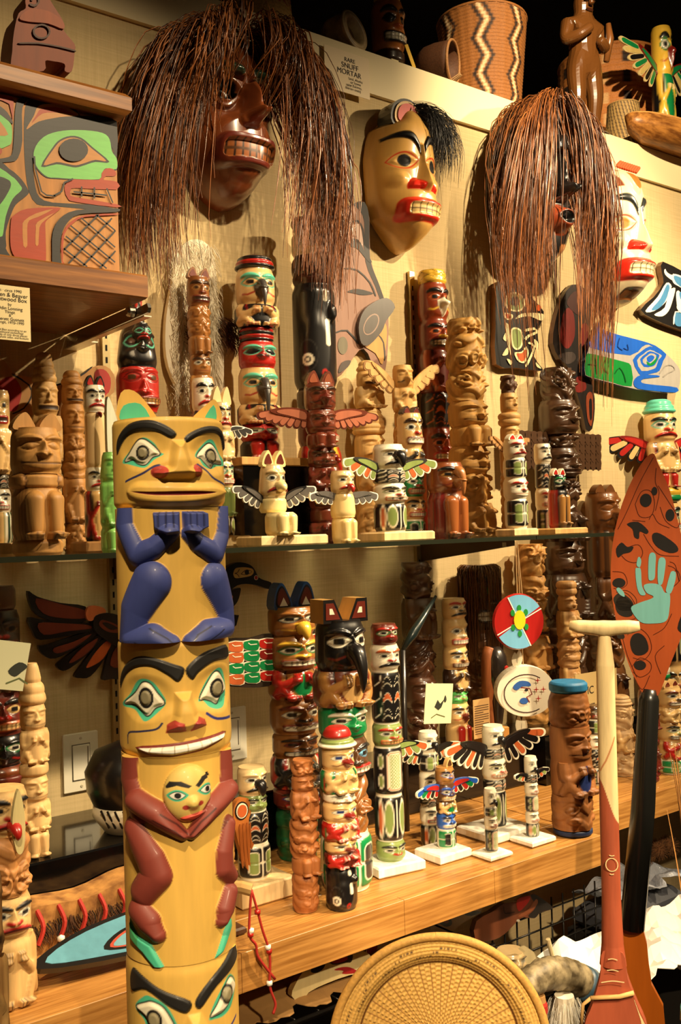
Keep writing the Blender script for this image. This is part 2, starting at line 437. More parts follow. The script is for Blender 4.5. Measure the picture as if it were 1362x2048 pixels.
def s_rings(C, n=4, c2=None, rel=1.0):
    q = (C.Y/C.a*n) % 1.0; C.d += 0.10*rel*np.sqrt(np.clip(1-(2*q-1)**2, 0, 1))
    if c2: C.paint(np.where((np.floor(C.Y/C.a*n).astype(int) % 2) == 0, -1.0, 1.0), c2)
def s_carve(C, k=0, rel=1.0, fine=None):
    """bare chip-carved feathers, ovoids and flowing ridges"""
    rnd = random.Random(k); a, X, Y = C.a, np.abs(C.X), C.Y
    for i in range(3):
        cx, cy = rnd.uniform(0.2, 1.2), a*rnd.uniform(0.2, 0.8)
        sd = C.el(cx, cy, rnd.uniform(0.25, 0.45), a*rnd.uniform(0.08, 0.2), rnd.uniform(-0.6, 0.6), X)
        C.rise(sd, 0.1*rel, 0.12); C.d -= 0.06*rel*np.exp(-(sd/0.05)**2); C.rise(sd+0.12, -0.06*rel, 0.05)
    ph = rnd.uniform(0, 6)
    w = np.sin((Y*3.2+X*2.4*math.cos(ph)+0.6*np.sin(X*3+ph))*2.2); C.d += 0.05*rel*np.tanh(2.5*w)
    if fine: C.paint(np.abs(w)-0.14, fine, 0.2)
def s_feather(C, c1='r', c2='G', ln='w', rel=1.0):
    a, X = C.a, np.abs(C.X)
    sd = 0.35-X; C.paint(sd, c1); C.rise(sd, 0.05*rel, 0.1)
    i = np.floor((X-0.35)/0.25).astype(int); C.paint(np.where((i % 2 == 1) & (X > 0.35), -1.0, 1.0), c2)
    C.paint(np.where(X > 0.3, np.abs(((X-0.35)/0.25) % 1-0.5)*-0.25+0.125-0.02, 1.0), ln)
def s_plain(C): pass
SEG = dict(face=s_face, body=s_body, legs=s_legs, form=s_form, rings=s_rings, carve=s_carve, feather=s_feather, plain=s_plain)
PARTNAME = dict(face='carved_face', body='carved_body', legs='carved_legs', form='painted_section', rings='hat_rings', carve='carved_section', feather='folded_wings', plain='block')

def column(parent, name, R, z0, z1, fn, base, m, nth=56, nz=60, prof=None, sx=1.0, sy=1.0, power=1.45, cap=True, dmin=-0.25, dmax=0.6):
    q = np.linspace(-1, 1, nth+1); th = np.pi*np.sign(q)*np.abs(q)**power
    v = np.linspace(0, 1, nz+1); a = (z1-z0)/R
    T, V = np.meshgrid(th, v)
    C = Canvas(T, V*a, base, max(math.pi/nth*0.9, a/nz)); C.a = a
    fn(C)
    rad = R*(prof(V) + np.clip(C.d, dmin, dmax))
    P = np.stack([rad*np.sin(T)*sx, -rad*np.cos(T)*sy, z0+V*(z1-z0)], -1).reshape(-1, 3)
    Fc = grid_faces(nz, nth); col = C.col.reshape(-1, 3)
    if cap:
        n = nth+1; k = len(P)
        P = np.vstack([P, [[0, 0, z0], [0, 0, z1]], P[:n], P[-n:]]); col = np.vstack([col, [lin(base)], [lin(base)], np.tile(lin(base), (2*n, 1))])
        i = np.arange(nth)
        bot = np.stack([np.full(nth, k), k+2+i+1, k+2+i, k+2+i], -1); top = np.stack([np.full(nth, k+1), k+2+n+i, k+2+n+i+1, k+2+n+i+1], -1)
        Fl = [tuple(f) for f in Fc.tolist()]+[tuple(f[:3]) for f in bot.tolist()]+[tuple(f[:3]) for f in top.tolist()]
        return mesh_np(name, P, Fl, m, parent, col)
    return mesh_np(name, P, Fc, m, parent, col)
def notch(lo=0.88, w=0.07, r0=1.0, r1=1.0):
    return lambda V: (r0+(r1-r0)*V)*(1-(1-lo)*(np.exp(-(V/w)**2)+np.exp(-((1-V)/w)**2)))

def ear(parent, x, z, R, h, c, ci, m, lean=0.15):
    b = MB(); w = 0.42*R
    out = cr([(x-w, z-0.1*h), (x-w*0.8, z+0.5*h), (x+lean*w, z+h), (x+w*0.85, z+0.45*h), (x+w, z-0.1*h)], 4)
    b.poly(out, 0.22*R, -0.3*R, c)
    if ci:
        cxm = sum(p[0] for p in out)/len(out); czm = sum(p[1] for p in out)/len(out)
        b.poly([(cxm+(p[0]-cxm)*0.62, czm+(p[1]-czm)*0.62) for p in out], -0.3*R, -0.34*R, ci)
    return b.build('ear', m, parent)
def beak(parent, R, z, L, drop, c, m, w=0.36, tip=None):
    b = MB(); pts = [(0, -0.7*R, z), (0, -0.95*R-0.35*L, z), (0, -0.95*R-0.75*L, z-0.2*drop), (0, -0.95*R-L, z-0.55*drop), (0, -0.95*R-0.97*L, z-drop)]
    b.tube(cr(pts, 3, False), [w*R*s for s in np.interp(np.linspace(0, 1, 13), [0, .3, .6, .85, 1], [1.0, .95, .7, .4, .08])], 10, c)
    return b.build('beak', m, parent, True)
def scaled(pts, k):
    cx = sum(p[0] for p in pts)/len(pts); cz = sum(p[1] for p in pts)/len(pts)
    return [(cx+(p[0]-cx)*k, cz+(p[1]-cz)*k) for p in pts]
def wing(parent, side, R, z, L, n=6, lift=0.3, sweep=0.0, cols=('p',), ln='m', m=None, arm='m', drop=0.6, off=0.75, thick=0.006, name='wing', y=0.0, bands=None):
    """carved wing: arm (part) with single feathers (sub-parts)"""
    m = m or M_matte()
    e = MB(); c, s_ = math.cos(lift), math.sin(lift)
    A = lambda t, d: (t*c*L-d*s_*L*0.0, t*s_*L-d*L)
    arm_o = cr([A(0, -0.10), A(0.5, -0.15), A(1.0, -0.05), A(1.02, 0.05), A(0.55, 0.10), A(0, 0.16)], 4)
    if side < 0: arm_o = [(-p[0], p[1]) for p in arm_o]
    e.poly(arm_o, thick*0.5, -thick*0.6, arm)
    i2 = scaled(arm_o, 0.7); e.poly(i2, -thick*0.6, -thick*0.75, cols[0])
    w = e.build(name, m, parent)
    w.location = (side*R*off, y, z); w.rotation_euler = (0, 0, side*sweep)
    for i in range(n):
        t = (i+0.5)/n; x0, z0 = A(0.08+0.92*t, 0.03)
        ang = math.radians(-88+78*t)+lift*0.6; fl = L*drop*(0.75+0.45*t); fw = 0.56*L/n*(1.0+0.25*t)
        dx, dz = math.cos(ang), math.sin(ang); nx, nz_ = -dz, dx
        pt = lambda u, v: (x0+dx*u*fl+nx*v*fw, z0+dz*u*fl+nz_*v*fw)
        o = cr([pt(0, -0.7), pt(0.5, -0.95), pt(0.88, -0.9), pt(1.0, 0), pt(0.88, 0.9), pt(0.5, 0.95), pt(0, 0.7)], 3)
        if side < 0: o = [(-p[0], p[1]) for p in o]
        b = MB(); yo = 0.0004*i
        b.poly(o, thick*0.3+yo, -thick*0.35+yo, ln); b.poly(scaled(o, 0.74), -thick*0.35+yo, -thick*0.5+yo, cols[i % len(cols)])
        if bands:
            for j, bc in enumerate(bands):
                u0, u1 = 0.1+0.42*j, 0.45+0.42*j
                q = [pt(u0, -0.6), pt(u1, -0.65), pt(u1, 0.65), pt(u0, 0.6)]
                if side < 0: q = [(-p[0], p[1]) for p in q]
                b.poly(q, None, -thick*0.56+yo, bc)
        b.build('feather', m, w)
    return w

def pole(name, label, px, bot, top, wpx, Y, segs, cat='totem pole', phi=0.0, m=None, base='n', z=None, foot=None, group=None, squash=1.0, res=1.0, rel=1.0, lean=0.0):
    """carved pole standing at pixel column px; segs = [(kind, share, r_scale, kwargs), ...] from the top down.
    Returns (empty, R, [(z0, z1) per segment], height)"""
    m = m or M_matte()
    p = atY(px, bot, Y)
    if z is None: z = p.z
    else:
        p = atY(px, proj((p.x, Y, z))[1], Y)
    R = wpx*mpp((p.x, Y, z))/2
    zt = solve_z(p.x, Y, top); Ht = zt-z
    t = thing(name, label, cat, (p.x, Y, z), -phi, group)
    if lean: t.rotation_euler[1] = lean
    fh = 0.0
    if foot:
        fw, fd, fh, fc = foot[:4]; fdx = foot[4] if len(foot) > 4 else 0.0
        b = MB(); b.box((-fw/2+fdx, -fd/2, 0), (fw/2+fdx, fd/2, fh), fc, None, 0.003); b.build('base_block', M_wood(), t)
    tot = sum(s[1] for s in segs); zc = Ht; bounds = []
    npx = (bot-top)
    for i, sg in enumerate(segs):
        kind, share = sg[0], sg[1]; rs = sg[2] if len(sg) > 2 else 1.0; kw = dict(sg[3]) if len(sg) > 3 else {}
        hseg = (Ht-fh)*share/tot; z1, z0 = zc, zc-hseg; zc = z0; bounds.append((z0, z1))
        bc = kw.pop('base', base); r0, r1 = rs if isinstance(rs, tuple) else (rs, rs)
        lo = kw.pop('lo', 0.88); mm = kw.pop('mat', m); nm = kw.pop('name', PARTNAME[kind])
        if kind in ('face', 'body', 'carve', 'legs', 'form', 'rings') and 'rel' not in kw: kw['rel'] = rel
        nz = max(6, int(npx*share/tot/1.7*res)); nth = int(min(90, max(26, wpx*0.95*res)))
        column(t, nm, R, z0, z1, (lambda C, f=SEG[kind], kw=kw: f(C, **kw)), bc, mm, nth, nz, notch(lo, min(0.12, 0.25*R/hseg), r0, r1), 1.0, squash)
    return t, R, bounds, Ht
# ------------------------------------------------------------------ the setting
ZG = 1.573; ZW = 0.94; YW = atZ(812, 1800, 0.94).y+0.02
ZT0 = atY(430, 90, -0.012).z; ZT1 = ZT0+0.092
def struct(o): o['kind'] = 'structure'; return o
b = MB(); b.box((-0.8, 0.0, 0.0), (4.2, 0.03, ZT1-0.004)); struct(b.build('wall_back', M_linen()))
b = MB(); b.box((-0.8, -0.012, ZT0), (4.2, 0.0, ZT1), (238,222,180)); b.box((-0.8, -0.012, ZT1), (4.2, 0.55, ZT1+0.012), (228,208,160)); struct(b.build('trim_1', flat('cream_paint', (240,222,176), 0.55)))
b = MB(); b.box((-2.5, -4.5, -0.03), (5.5, 1.2, 0.0)); struct(b.build('floor', speck('dark_floor', (40,28,20), (62,44,30), 6, 0.5)))
b = MB(); b.box((-2.5, 1.2, 0.0), (5.5, 1.23, 3.6)); struct(b.build('wall_far', flat('dark_wall', (26,20,16), 0.9)))
b = MB(); b.box((-2.5, -4.5, 3.6), (5.5, 1.23, 3.63)); struct(b.build('ceiling', flat('dark_ceiling', (24,20,18), 0.9)))

# slotted wall standards
def standard(px, py0, py1, y=-0.008, lit=True, holes=True, name='slotted steel shelf standard'):
    p = atY(px, (py0+py1)/2, 0); z1, z0 = solve_z(p.x, 0, py0), solve_z(p.x, 0, py1)
    t = thing('shelf_standard', name, 'shelf standard', (p.x, 0, z0))
    b = MB(); b.box((-0.008, -0.012, 0), (0.008, -0.0005, z1-z0), (200,185,150)); b.build('channel', flat('aged_brass_steel', (196,176,128), 0.35, 0.85), t)
    if holes:
        k = 0; zz = 0.02; b = MB()
        while zz < z1-z0-0.03: b.box((-0.002, -0.0126, zz), (0.002, -0.0121, zz+0.012), (10,8,6)); zz += 0.025
        b.build('slots', flat('slot_dark', (10,8,6), 0.9), t)
    return t
standard(826, 545, 1068, name='slotted brass coloured shelf standard between the orca plaque and the red pole')
standard(838, 1092, 1480, name='shelf standard low on the wall behind the dark brown pole')
standard(212, 640, 1090, name='shadowed shelf standard beneath the box shelf')
standard(226, 1106, 1560, name='shelf standard beside the light switch')

# glass shelf: wide at the left, narrower at the right where tall poles stand behind it
g = thing('glass_shelf', 'long glass shelf with greenish front edge at eye level', 'shelf', (0, 0, ZG))
def glassm(nt, b):
    b.inputs['Base Color'].default_value = (0.75, 0.86, 0.78, 1); b.inputs['Roughness'].default_value = 0.03
    b.inputs['Transmission Weight'].default_value = 0.95; b.inputs['IOR'].default_value = 1.3
GL = mat('shelf_glass', glassm)
xs = atY(1060, 1085, -0.33).x; xe = atY(1238, 1073, -0.33).x
b = MB(); b.box((-0.3, -0.345, -0.008), (xs, -0.02, 0), (200,220,200)); b.build('glass_panel', GL, g)
b = MB(); b.box((xs+0.002, -0.345, -0.008), (xe, -0.15, 0), (200,220,200)); b.build('glass_panel', GL, g)
b = MB(); b.box((-0.3, -0.349, -0.0085), (xs, -0.3455, 0.0005), (48,52,40)); b.box((xs+0.002, -0.349, -0.0085), (xe, -0.3455, 0.0005), (48,52,40)); b.build('edge_strip', flat('dark_green_edge', (46,50,38), 0.15, 0.3), g)
def bracket(px, py, Y1, h0=0.05, label='', dark=True, zt=ZG-0.009, wdt=0.006):
    p = atY(px, py, 0); t = thing('shelf_bracket', label, 'shelf bracket', (p.x, -0.013, zt))
    b = MB(); V = []
    for x in (-wdt, wdt): V += [(x, 0, 0), (x, Y1, 0), (x, Y1, -0.012), (x, 0, -h0)]
    b.add(V, [(0,1,2,3), (7,6,5,4), (0,4,5,1), (1,5,6,2), (2,6,7,3), (3,7,4,0)], (60,42,26))
    b.build('arm', flat('bronze_bracket', (70,50,30), 0.4, 0.6) if dark else M_chrome(), t)
    b = MB(); b.tube([(0, Y1*0.93, -0.014), (0, Y1*0.93, -0.004)], 0.009, 10); b.build('rubber_bumper', flat('clear_bumper', (150,140,110), 0.2), t)
    return t
bracket(838, 1110, -0.31, 0.05, 'bronze bracket carrying the glass shelf above the dark brown pole')
bracket(226, 1108, -0.31, 0.05, 'dark bracket carrying the glass shelf behind the big yellow pole')

# thick wooden counter shelf with planks
s_ = thing('wood_shelf', 'thick oiled wooden plank shelf crowded with totem poles', 'shelf', (0, 0, ZW))
xr = atZ(1190, 1668, ZW).x; xl = -1.0
YB = -0.02; nb = 5
for i in range(nb):
    y0 = YW+0.0+(YB-YW)*i/nb; y1 = YW+(YB-YW)*(i+1)/nb
    b = MB(); b.box((xl, y0+0.0006, -0.06), (xr, y1-0.0006, 0), (190,140,80), None, 0.0007); o = b.build('plank', M_plank(), s_); 
cuts = [xl, atY(470, 1930, YW).x, atZ(805, 1800, ZW).x, atZ(983, 1740, ZW).x, xr]
for i in range(len(cuts)-1):
    b = MB(); b.box((cuts[i]+0.0005, YW-0.02, -0.0615), (cuts[i+1]-0.0005, YW, 0.001), (190,140,80), None, 0.0007); b.build('edge_board', M_plank(), s_)
# farther section of shelf to the right, set back
s2 = thing('wood_shelf', 'set back section of plank shelf behind the two paddles', 'shelf', (0, 0, ZW))
for i in range(3):
    b = MB(); b.box((xr+0.004, -0.40+0.13*i, -0.06), (3.6, -0.271+0.13*i, 0), (190,140,80), None, 0.0007); b.build('plank', M_plank(), s2)
b = MB(); b.box((xr+0.004, -0.42, -0.0615), (3.6, -0.4005, 0.001), (190,140,80), None, 0.0007); b.build('edge_board', M_plank(), s2)

# black risers on the wooden shelf
def riser(px0, px1, py, Y0, Y1, zt, label):
    xa = atY(px0, py, Y0).x; xb = atY(px1, py, Y0).x
    b = MB(); b.box((xa, Y0, ZW+0.0005), (xb, Y1, zt), (8,7,7), None, 0.003)
    return tag(b.build('display_riser', M_black()), label, 'display riser')
ZR = 1.065
riser(45, 330, 1670, -0.27, -0.02, ZR, 'glossy black display box beneath the light switch')
riser(335, 1068, 1560, -0.155, -0.02, ZR, 'black display box behind the winged black and white poles')
riser(1090, 1400, 1480, -0.20, -0.02, ZR, 'black display box behind the two paddles')

# wall plates
def plate(px, py, label, rocker=True):
    p = atY(px, py, 0); t = thing('light_switch', label, 'light switch', (p.x, 0, p.z))
    b = MB(); b.box((-0.036, -0.006, -0.058), (0.036, -0.0005, 0.058), (240,232,205), None, 0.002); b.build('wall_plate', flat('ivory_plastic', (240,234,212), 0.35), t)
    b = MB(); b.box((-0.0175, -0.0085, -0.034), (0.0175, -0.0062, 0.034), (245,240,220), None, 0.001); b.build('rocker', flat('ivory_rocker', (246,242,225), 0.3), t)
    b = MB(); b.box((-0.019, -0.0066, -0.036), (0.019, -0.0061, 0.036), (120,110,85)); b.box((0.0125, -0.0092, -0.024), (0.0145, -0.0086, 0.03), (150,140,110)); b.build('rocker_frame', flat('plate_groove', (120,112,90), 0.6), t)
    for dz in (-0.047, 0.047):
        b = MB(); b.lathe([(0.0, 0), (0.003, 0.0), (0.0026, 0.001), (0, 0.0012)], 10, (200,190,160), Matrix.Translation((0, -0.0062, dz)) @ Matrix.Rotation(math.pi/2, 4, 'X')); b.build('screw', flat('plate_screw', (200,192,165), 0.4), t)
plate(160, 1523, 'ivory rocker light switch plate above the black display box')
plate(462, 1468, 'ivory wall plate half hidden behind the big yellow pole')
# ------------------------------------------------------------------ the big yellow pole in front
def hero():
    D = 1.22; cxp, Rp = 341.0, 107.5
    c0 = atD(cxp, 1060, D); R = Rp*D/F
    yaw = math.atan2(c0.x-EYE.x, c0.y-EYE.y)
    t = thing('totem_pole', 'large yellow totem pole with blue-armed bear above a maroon bear holding a small face', 'totem pole', (c0.x, c0.y, 0.0), -yaw)
    zof = lambda py: solve_z(c0.x, c0.y, py)
    mm = D/F
    def q(px, py): return (math.asin(max(-0.995, min(0.995, (px-cxp)/Rp))), -(py-1060)/Rp)
    def Q(pts, ox=0, oy=0, s=2.8375): return [q(ox+x/s, oy+y/s) for x, y in pts]
    yw, tl, br = (236,190,92), (80,200,160), (34,32,30)
    blue, mar, red = (66,78,146), (140,62,50), (178,60,50)
    def limb(C, P, r, c, amt):
        r = [k*1.14 for k in r]; sd = C.pl(P, r); C.paint(sd, c); t_ = np.clip(-sd/max(r), 0, 1); C.d = np.maximum(C.d, np.where(sd < 0, amt*(1-(1-t_)**2)**0.7, -9))
    def eyes(C, teal, white, pc, pr, org, s=2.8375):
        for tp, wp, p_, r_ in zip(teal, white, pc, pr):
            T = cr(Q(tp, *org), 4); Wp = cr(Q(wp, *org), 4)
            C.paint(C.pg(T), tl); sd = C.pg(Wp); C.rise(sd, 0.05, 0.06); C.paint(sd-0.025, br); C.paint(sd, (240,232,205))
            cx, cy = q(org[0]+p_[0]/s, org[1]+p_[1]/s); ex = q(org[0]+(p_[0]+r_[0])/s, 0)[0]-cx; eyr = r_[1]/s/Rp
            C.paint(C.el(cx, cy, ex, eyr), (28,24,22)); sd = C.el(cx, cy, ex*0.7, eyr*0.72); C.paint(sd, (150,140,108)); C.rise(sd, 0.03, 0.03)
    def brows(C, polys, org):
        for p_ in polys:
            sd = C.pg(cr(Q(p_, *org), 4)); C.rise(sd, 0.035, 0.05); C.paint(sd, br)
    O1, O2, O3 = (0, 740), (0, 1140), (0, 1568)
    def upper_head(C):
        C.rise(C.el(*q(365, 985), 1.35, 0.75), 0.05, 0.25)
        for ex, ey in ((292, 905), (424, 915)): C.rise(C.el(*q(ex, ey), 0.55, 0.42), -0.05, 0.2)
        brows(C, [[(695,490),(700,400),(760,330),(850,312),(930,330),(1010,385),(985,420),(900,378),(800,372),(735,412)],
                  [(1058,405),(1130,360),(1200,340),(1255,350),(1275,420),(1268,470),(1250,395),(1200,378),(1130,400),(1065,440)]], O1)
        eyes(C, [[(722,532),(755,470),(800,418),(840,406),(890,438),(922,488),(942,502),(890,530),(850,570),(800,562),(750,545)],
                 [(1106,510),(1150,455),(1195,415),(1228,425),(1257,490),(1272,548),(1230,562),(1190,580),(1150,565),(1130,528)]],
                [[(735,525),(790,432),(830,416),(880,450),(920,498),(880,513),(845,552),(800,542),(770,520)],
                 [(1120,512),(1165,460),(1200,438),(1232,462),(1260,540),(1215,545),(1190,572),(1165,550),(1140,520)]],
                [(832,490), (1195,510)], [(37,42), (30,44)], O1)
        sd = C.pg(Q([(985,420),(1065,420),(1090,560),(1130,600),(1090,640),(985,645),(930,640),(890,600),(960,560)], *O1)); C.rise(sd, 0.17, 0.16)
        for e in ((922,597,42,36), (1112,590,26,36)):
            sd = C.el(*q(e[0]/2.8375, 740+e[1]/2.8375), e[2]/2.8375/Rp*1.1, e[3]/2.8375/Rp); C.rise(sd, 0.05, 0.06); C.paint(sd, red)
        C.line(C.pl(cr(Q([(745,640),(830,605),(890,568),(920,560)], *O1), 4, False)), 0.02, (50,52,100))
        C.line(C.pl(cr(Q([(1115,558),(1160,590),(1200,635),(1262,668)], *O1), 4, False)), 0.02, (50,52,100))
        C.rise(C.pg(cr(Q([(745,700),(790,640),(900,640),(1100,650),(1200,650),(1262,690),(1240,750),(1030,795),(800,765)], *O1), 4)), 0.07, 0.15)
        sd = C.pg(cr(Q([(790,698),(900,704),(1100,704),(1192,710),(1100,724),(900,722)], *O1), 4)); C.rise(sd-0.01, -0.05, 0.05); C.paint(sd, (120,30,28))
    def upper_body(C):
        limb(C, Q([(735,740),(725,880),(790,1040),(880,1000),(965,925)], *O1), [0.16,0.19,0.19,0.17,0.14], blue, 0.15)
        limb(C, Q([(1250,790),(1243,950),(1205,1050),(1120,990),(1065,930)], *O1), [0.12,0.17,0.18,0.16,0.13], blue, 0.15)
        for hp in ([(877,812),(1018,812),(1018,930),(950,938),(885,905)], [(1030,810),(1150,812),(1155,905),(1085,938),(1032,925)]):
            sd = C.pg(Q(hp, *O1)); C.paint(sd, blue); C.rise(sd, 0.19, 0.05)
            x0, x1 = hp[0][0], hp[1][0]
            for i in range(1, 4):
                xx = x0+(x1-x0)*i/4; sd2 = C.pl(Q([(xx, 815), (xx, 895)], *O1))-0.014; C.rise(sd2, -0.1, 0.03); C.paint(sd2, (34,40,84))
        limb(C, Q([(855,1185),(770,1330),(735,1500)], *O1), [0.33,0.3,0.22], blue, 0.2)
        limb(C, Q([(1200,1190),(1245,1340),(1255,1450)], *O1), [0.3,0.25,0.2], blue, 0.2)
        limb(C, Q([(760,360),(860,350),(950,385)], *O2), [0.2,0.23,0.16], blue, 0.24)
        limb(C, Q([(1235,330),(1150,340),(1065,385)], *O2), [0.2,0.22,0.16], blue, 0.24)
        for p_ in ([(860,295),(940,350),(985,400)], [(800,370),(860,400)], [(1140,300),(1080,340),(1050,385)], [(1190,325),(1130,375)]):
            C.line(C.pl(Q(p_, *O2)), 0.012, (30,34,66))
    def lower_head(C):
        C.rise(C.el(*q(365, 1455), 1.35, 0.7), 0.05, 0.25)
        for ex, ey in ((285, 1378), (420, 1370)): C.rise(C.el(*q(ex, ey), 0.6, 0.45), -0.05, 0.2)
        brows(C, [[(678,640),(690,540),(740,470),(800,447),(880,460),(960,490),(1022,522),(988,592),(930,552),(850,507),(770,512),(712,560)],
                  [(1025,530),(1080,470),(1150,435),(1240,420),(1258,440),(1258,500),(1180,502),(1100,545),(1060,587)]], O2)
        eyes(C, [[(688,722),(720,660),(760,590),(800,570),(850,588),(900,655),(918,702),(880,745),(820,795),(780,775),(740,738)],
                 [(1092,702),(1130,620),(1180,558),(1215,541),(1242,580),(1254,660),(1238,742),(1200,763),(1150,745),(1120,705)]],
                [[(700,710),(750,650),(790,595),(830,598),(870,648),(908,702),(860,725),(825,765),(790,750),(750,714)],
                 [(1105,690),(1160,600),(1200,560),(1235,600),(1248,670),(1225,692),(1195,732),(1165,712),(1130,697)]],
                [(815,672), (1195,650)], [(41,56), (34,54)], O2)
        sd = C.pg(Q([(960,640),(1060,640),(1085,760),(1125,835),(1020,865),(915,850),(950,760)], *O2)); C.rise(sd, 0.17, 0.16)
        for n_ in ([(918,857),(925,810),(965,785),(1005,802),(1018,852)], [(1040,857),(1050,805),(1080,778),(1115,800),(1122,835)]):
            sd = C.pg(Q(n_, *O2)); C.rise(sd, 0.05, 0.06); C.paint(sd, red)
        C.line(C.pl(cr(Q([(715,925),(722,868),(790,850),(870,835),(900,805)], *O2), 4, False)), 0.018, (50,52,90))
        C.line(C.pl(cr(Q([(1125,772),(1180,812),(1255,825)], *O2), 4, False)), 0.025, (52,56,130))
        sd = C.pg(Q([(760,937),(800,925),(1000,908),(1205,885),(1224,893),(1200,932),(1100,967),(950,988),(830,977),(775,952)], *O2)); C.rise(sd, 0.09, 0.1); C.paint(sd, (120,32,28))
        sd = C.pg(Q([(785,938),(1000,922),(1210,897),(1190,922),(1100,952),(950,974),(840,962)], *O2)); C.rise(sd, 0.02, 0.03); C.paint(sd, (250,246,232))
        for xx in (845, 905, 960, 1020, 1085, 1130, 1170): C.paint(np.maximum(C.pl(Q([(xx, 890), (xx, 990)], *O2))-0.006, sd), (170,150,120))
    def lower_body(C):
        # upper arms and hands
        limb(C, Q([(722,975),(712,1120),(760,1290)], *O2), [0.19,0.21,0.2], mar, 0.13)
        limb(C, Q([(1225,930),(1232,1100),(1225,1250)], *O2), [0.14,0.17,0.18], mar, 0.13)
        # small face
        fc = q(1020/2.8375, 1140+1185/2.8375)
        sd = C.el(fc[0], fc[1], 0.42, 0.5); C.dome(sd, 0.4, 0.24); C.paint(sd, (232,200,110))
        for p_ in ([(910,1135),(930,1108),(985,1108),(1030,1135),(1015,1145),(965,1128),(915,1145)], [(1045,1135),(1080,1095),(1130,1088),(1140,1110),(1095,1115),(1060,1148)]):
            C.paint(C.pg(Q(p_, *O2)), br)
        for ex, ey in ((965,1180), (1100,1165)):
            c_ = q(ex/2.8375, 1140+ey/2.8375); C.paint(C.almond(c_[0], c_[1], 0.17, 0.1), tl); C.paint(C.almond(c_[0], c_[1], 0.13, 0.075), br); C.paint(C.almond(c_[0], c_[1], 0.115, 0.06), 'W'); C.paint(C.el(c_[0]+0.01, c_[1], 0.05, 0.05), br)
        C.rise(C.el(*q(1035/2.8375, 1140+1225/2.8375), 0.12, 0.16), 0.1, 0.1)
        for ex, ey in ((1002,1246), (1066,1232)): C.paint(C.el(*q(ex/2.8375, 1140+ey/2.8375), 0.05, 0.045), red)
        sd = C.pg(cr(Q([(975,1305),(1030,1285),(1100,1275),(1090,1300),(1040,1328),(1000,1322)], *O2), 3)); C.paint(sd, (200,70,50)); C.rise(sd, 0.05, 0.04)
        limb(C, Q([(760,10),(860,70),(990,190)], *O3), [0.2,0.2,0.1], mar, 0.26)
        limb(C, Q([(1225,0),(1140,70),(1035,190)], *O3), [0.2,0.18,0.1], mar, 0.26)
        for p_ in ([(890,60),(960,120),(1010,180)], [(860,90),(950,150),(1000,205)], [(1130,60),(1070,120),(1020,185)], [(1150,95),(1080,150),(1025,205)]):
            C.line(C.pl(Q(p_, *O3)), 0.012, (70,24,20))
        # legs
        limb(C, Q([(735,170),(815,320),(845,400),(770,500)], *O3), [0.22,0.26,0.26,0.24], mar, 0.18)
        limb(C, Q([(1232,190),(1205,330),(1205,420),(1235,480)], *O3), [0.14,0.18,0.19,0.16], mar, 0.18)
        limb(C, Q([(755,600),(800,650),(845,715)], *O3), [0.22,0.22,0.14], mar, 0.2)
        limb(C, Q([(1225,560),(1200,640),(1180,695)], *O3), [0.16,0.18,0.12], mar, 0.2)
        for p_ in ([(693,658),(740,740),(810,770),(872,880),(892,932),(820,900),(760,830),(695,775)], [(1237,690),(1195,760),(1138,892),(1190,872),(1240,760)]):
            sd = C.pg(Q(p_, *O3)); C.paint(sd, tl); C.rise(sd, 0.05, 0.06)
        C.paint(C.pg(Q([(740,740),(745,800),(700,770),(693,660)], *O3)), (70,170,110))
    def base_head(C):
        brows(C, [[(693,990),(708,925),(760,945),(850,1000),(1005,1072),(985,1137),(900,1100),(780,1020),(703,1057)],
                  [(1033,1070),(1140,960),(1257,868),(1259,960),(1150,1032),(1055,1127)]], O3)
        eyes(C, [[(715,1130),(760,1060),(800,1050),(880,1090),(940,1215),(900,1260),(830,1275),(780,1240),(760,1180)],
                 [(1100,1195),(1130,1120),(1180,1050),(1220,1010),(1250,1080),(1225,1180),(1180,1210),(1130,1205)]],
                [[(722,1128),(770,1090),(810,1078),(870,1110),(925,1220),(880,1225),(850,1248),(800,1225),(770,1160)],
                 [(1110,1182),(1150,1130),(1190,1060),(1222,1028),(1245,1082),(1215,1150),(1180,1180),(1140,1185)]],
                [(820,1165), (1195,1100)], [(42,55), (26,52)], O3)
        C.rise(C.pg(Q([(985,1140),(1060,1140),(1130,1300),(1140,1500),(880,1500),(900,1320)], *O3)), 0.15, 0.16)
        for n_ in ((910,1340,45,55), (1105,1310,35,55)):
            sd = C.el(*q(n_[0]/2.8375, 1568+n_[1]/2.8375), n_[2]/2.8375/Rp, n_[3]/2.8375/Rp); C.paint(sd, red); C.rise(sd, 0.05, 0.06)
        C.line(C.pl(cr(Q([(735,1335),(810,1330),(870,1300)], *O3), 4, False)), 0.018, (50,52,90))
        C.line(C.pl(cr(Q([(1140,1260),(1190,1300),(1250,1265)], *O3), 4, False)), 0.025, (52,56,130))
        C.paint(C.el(0.2, -11.9, 0.9, 0.35), (120,32,28)); C.paint(C.el(0.2, -11.9, 0.75, 0.2), 'W')
        sd = C.pl([(-1.2, -12.5), (-1.0, -15), (-0.2, -14)], [0.2, 0.25, 0.2]); C.paint(sd, blue); C.dome(sd, 0.2, 0.15)
        sd = C.pl([(1.4, -12.5), (1.3, -15), (0.5, -14)], [0.2, 0.25, 0.2]); C.paint(sd, blue); C.dome(sd, 0.2, 0.15)
    m = attr_mat('brushed_yellow_paint', 0.55, 0.05, 0.12, 0.12)
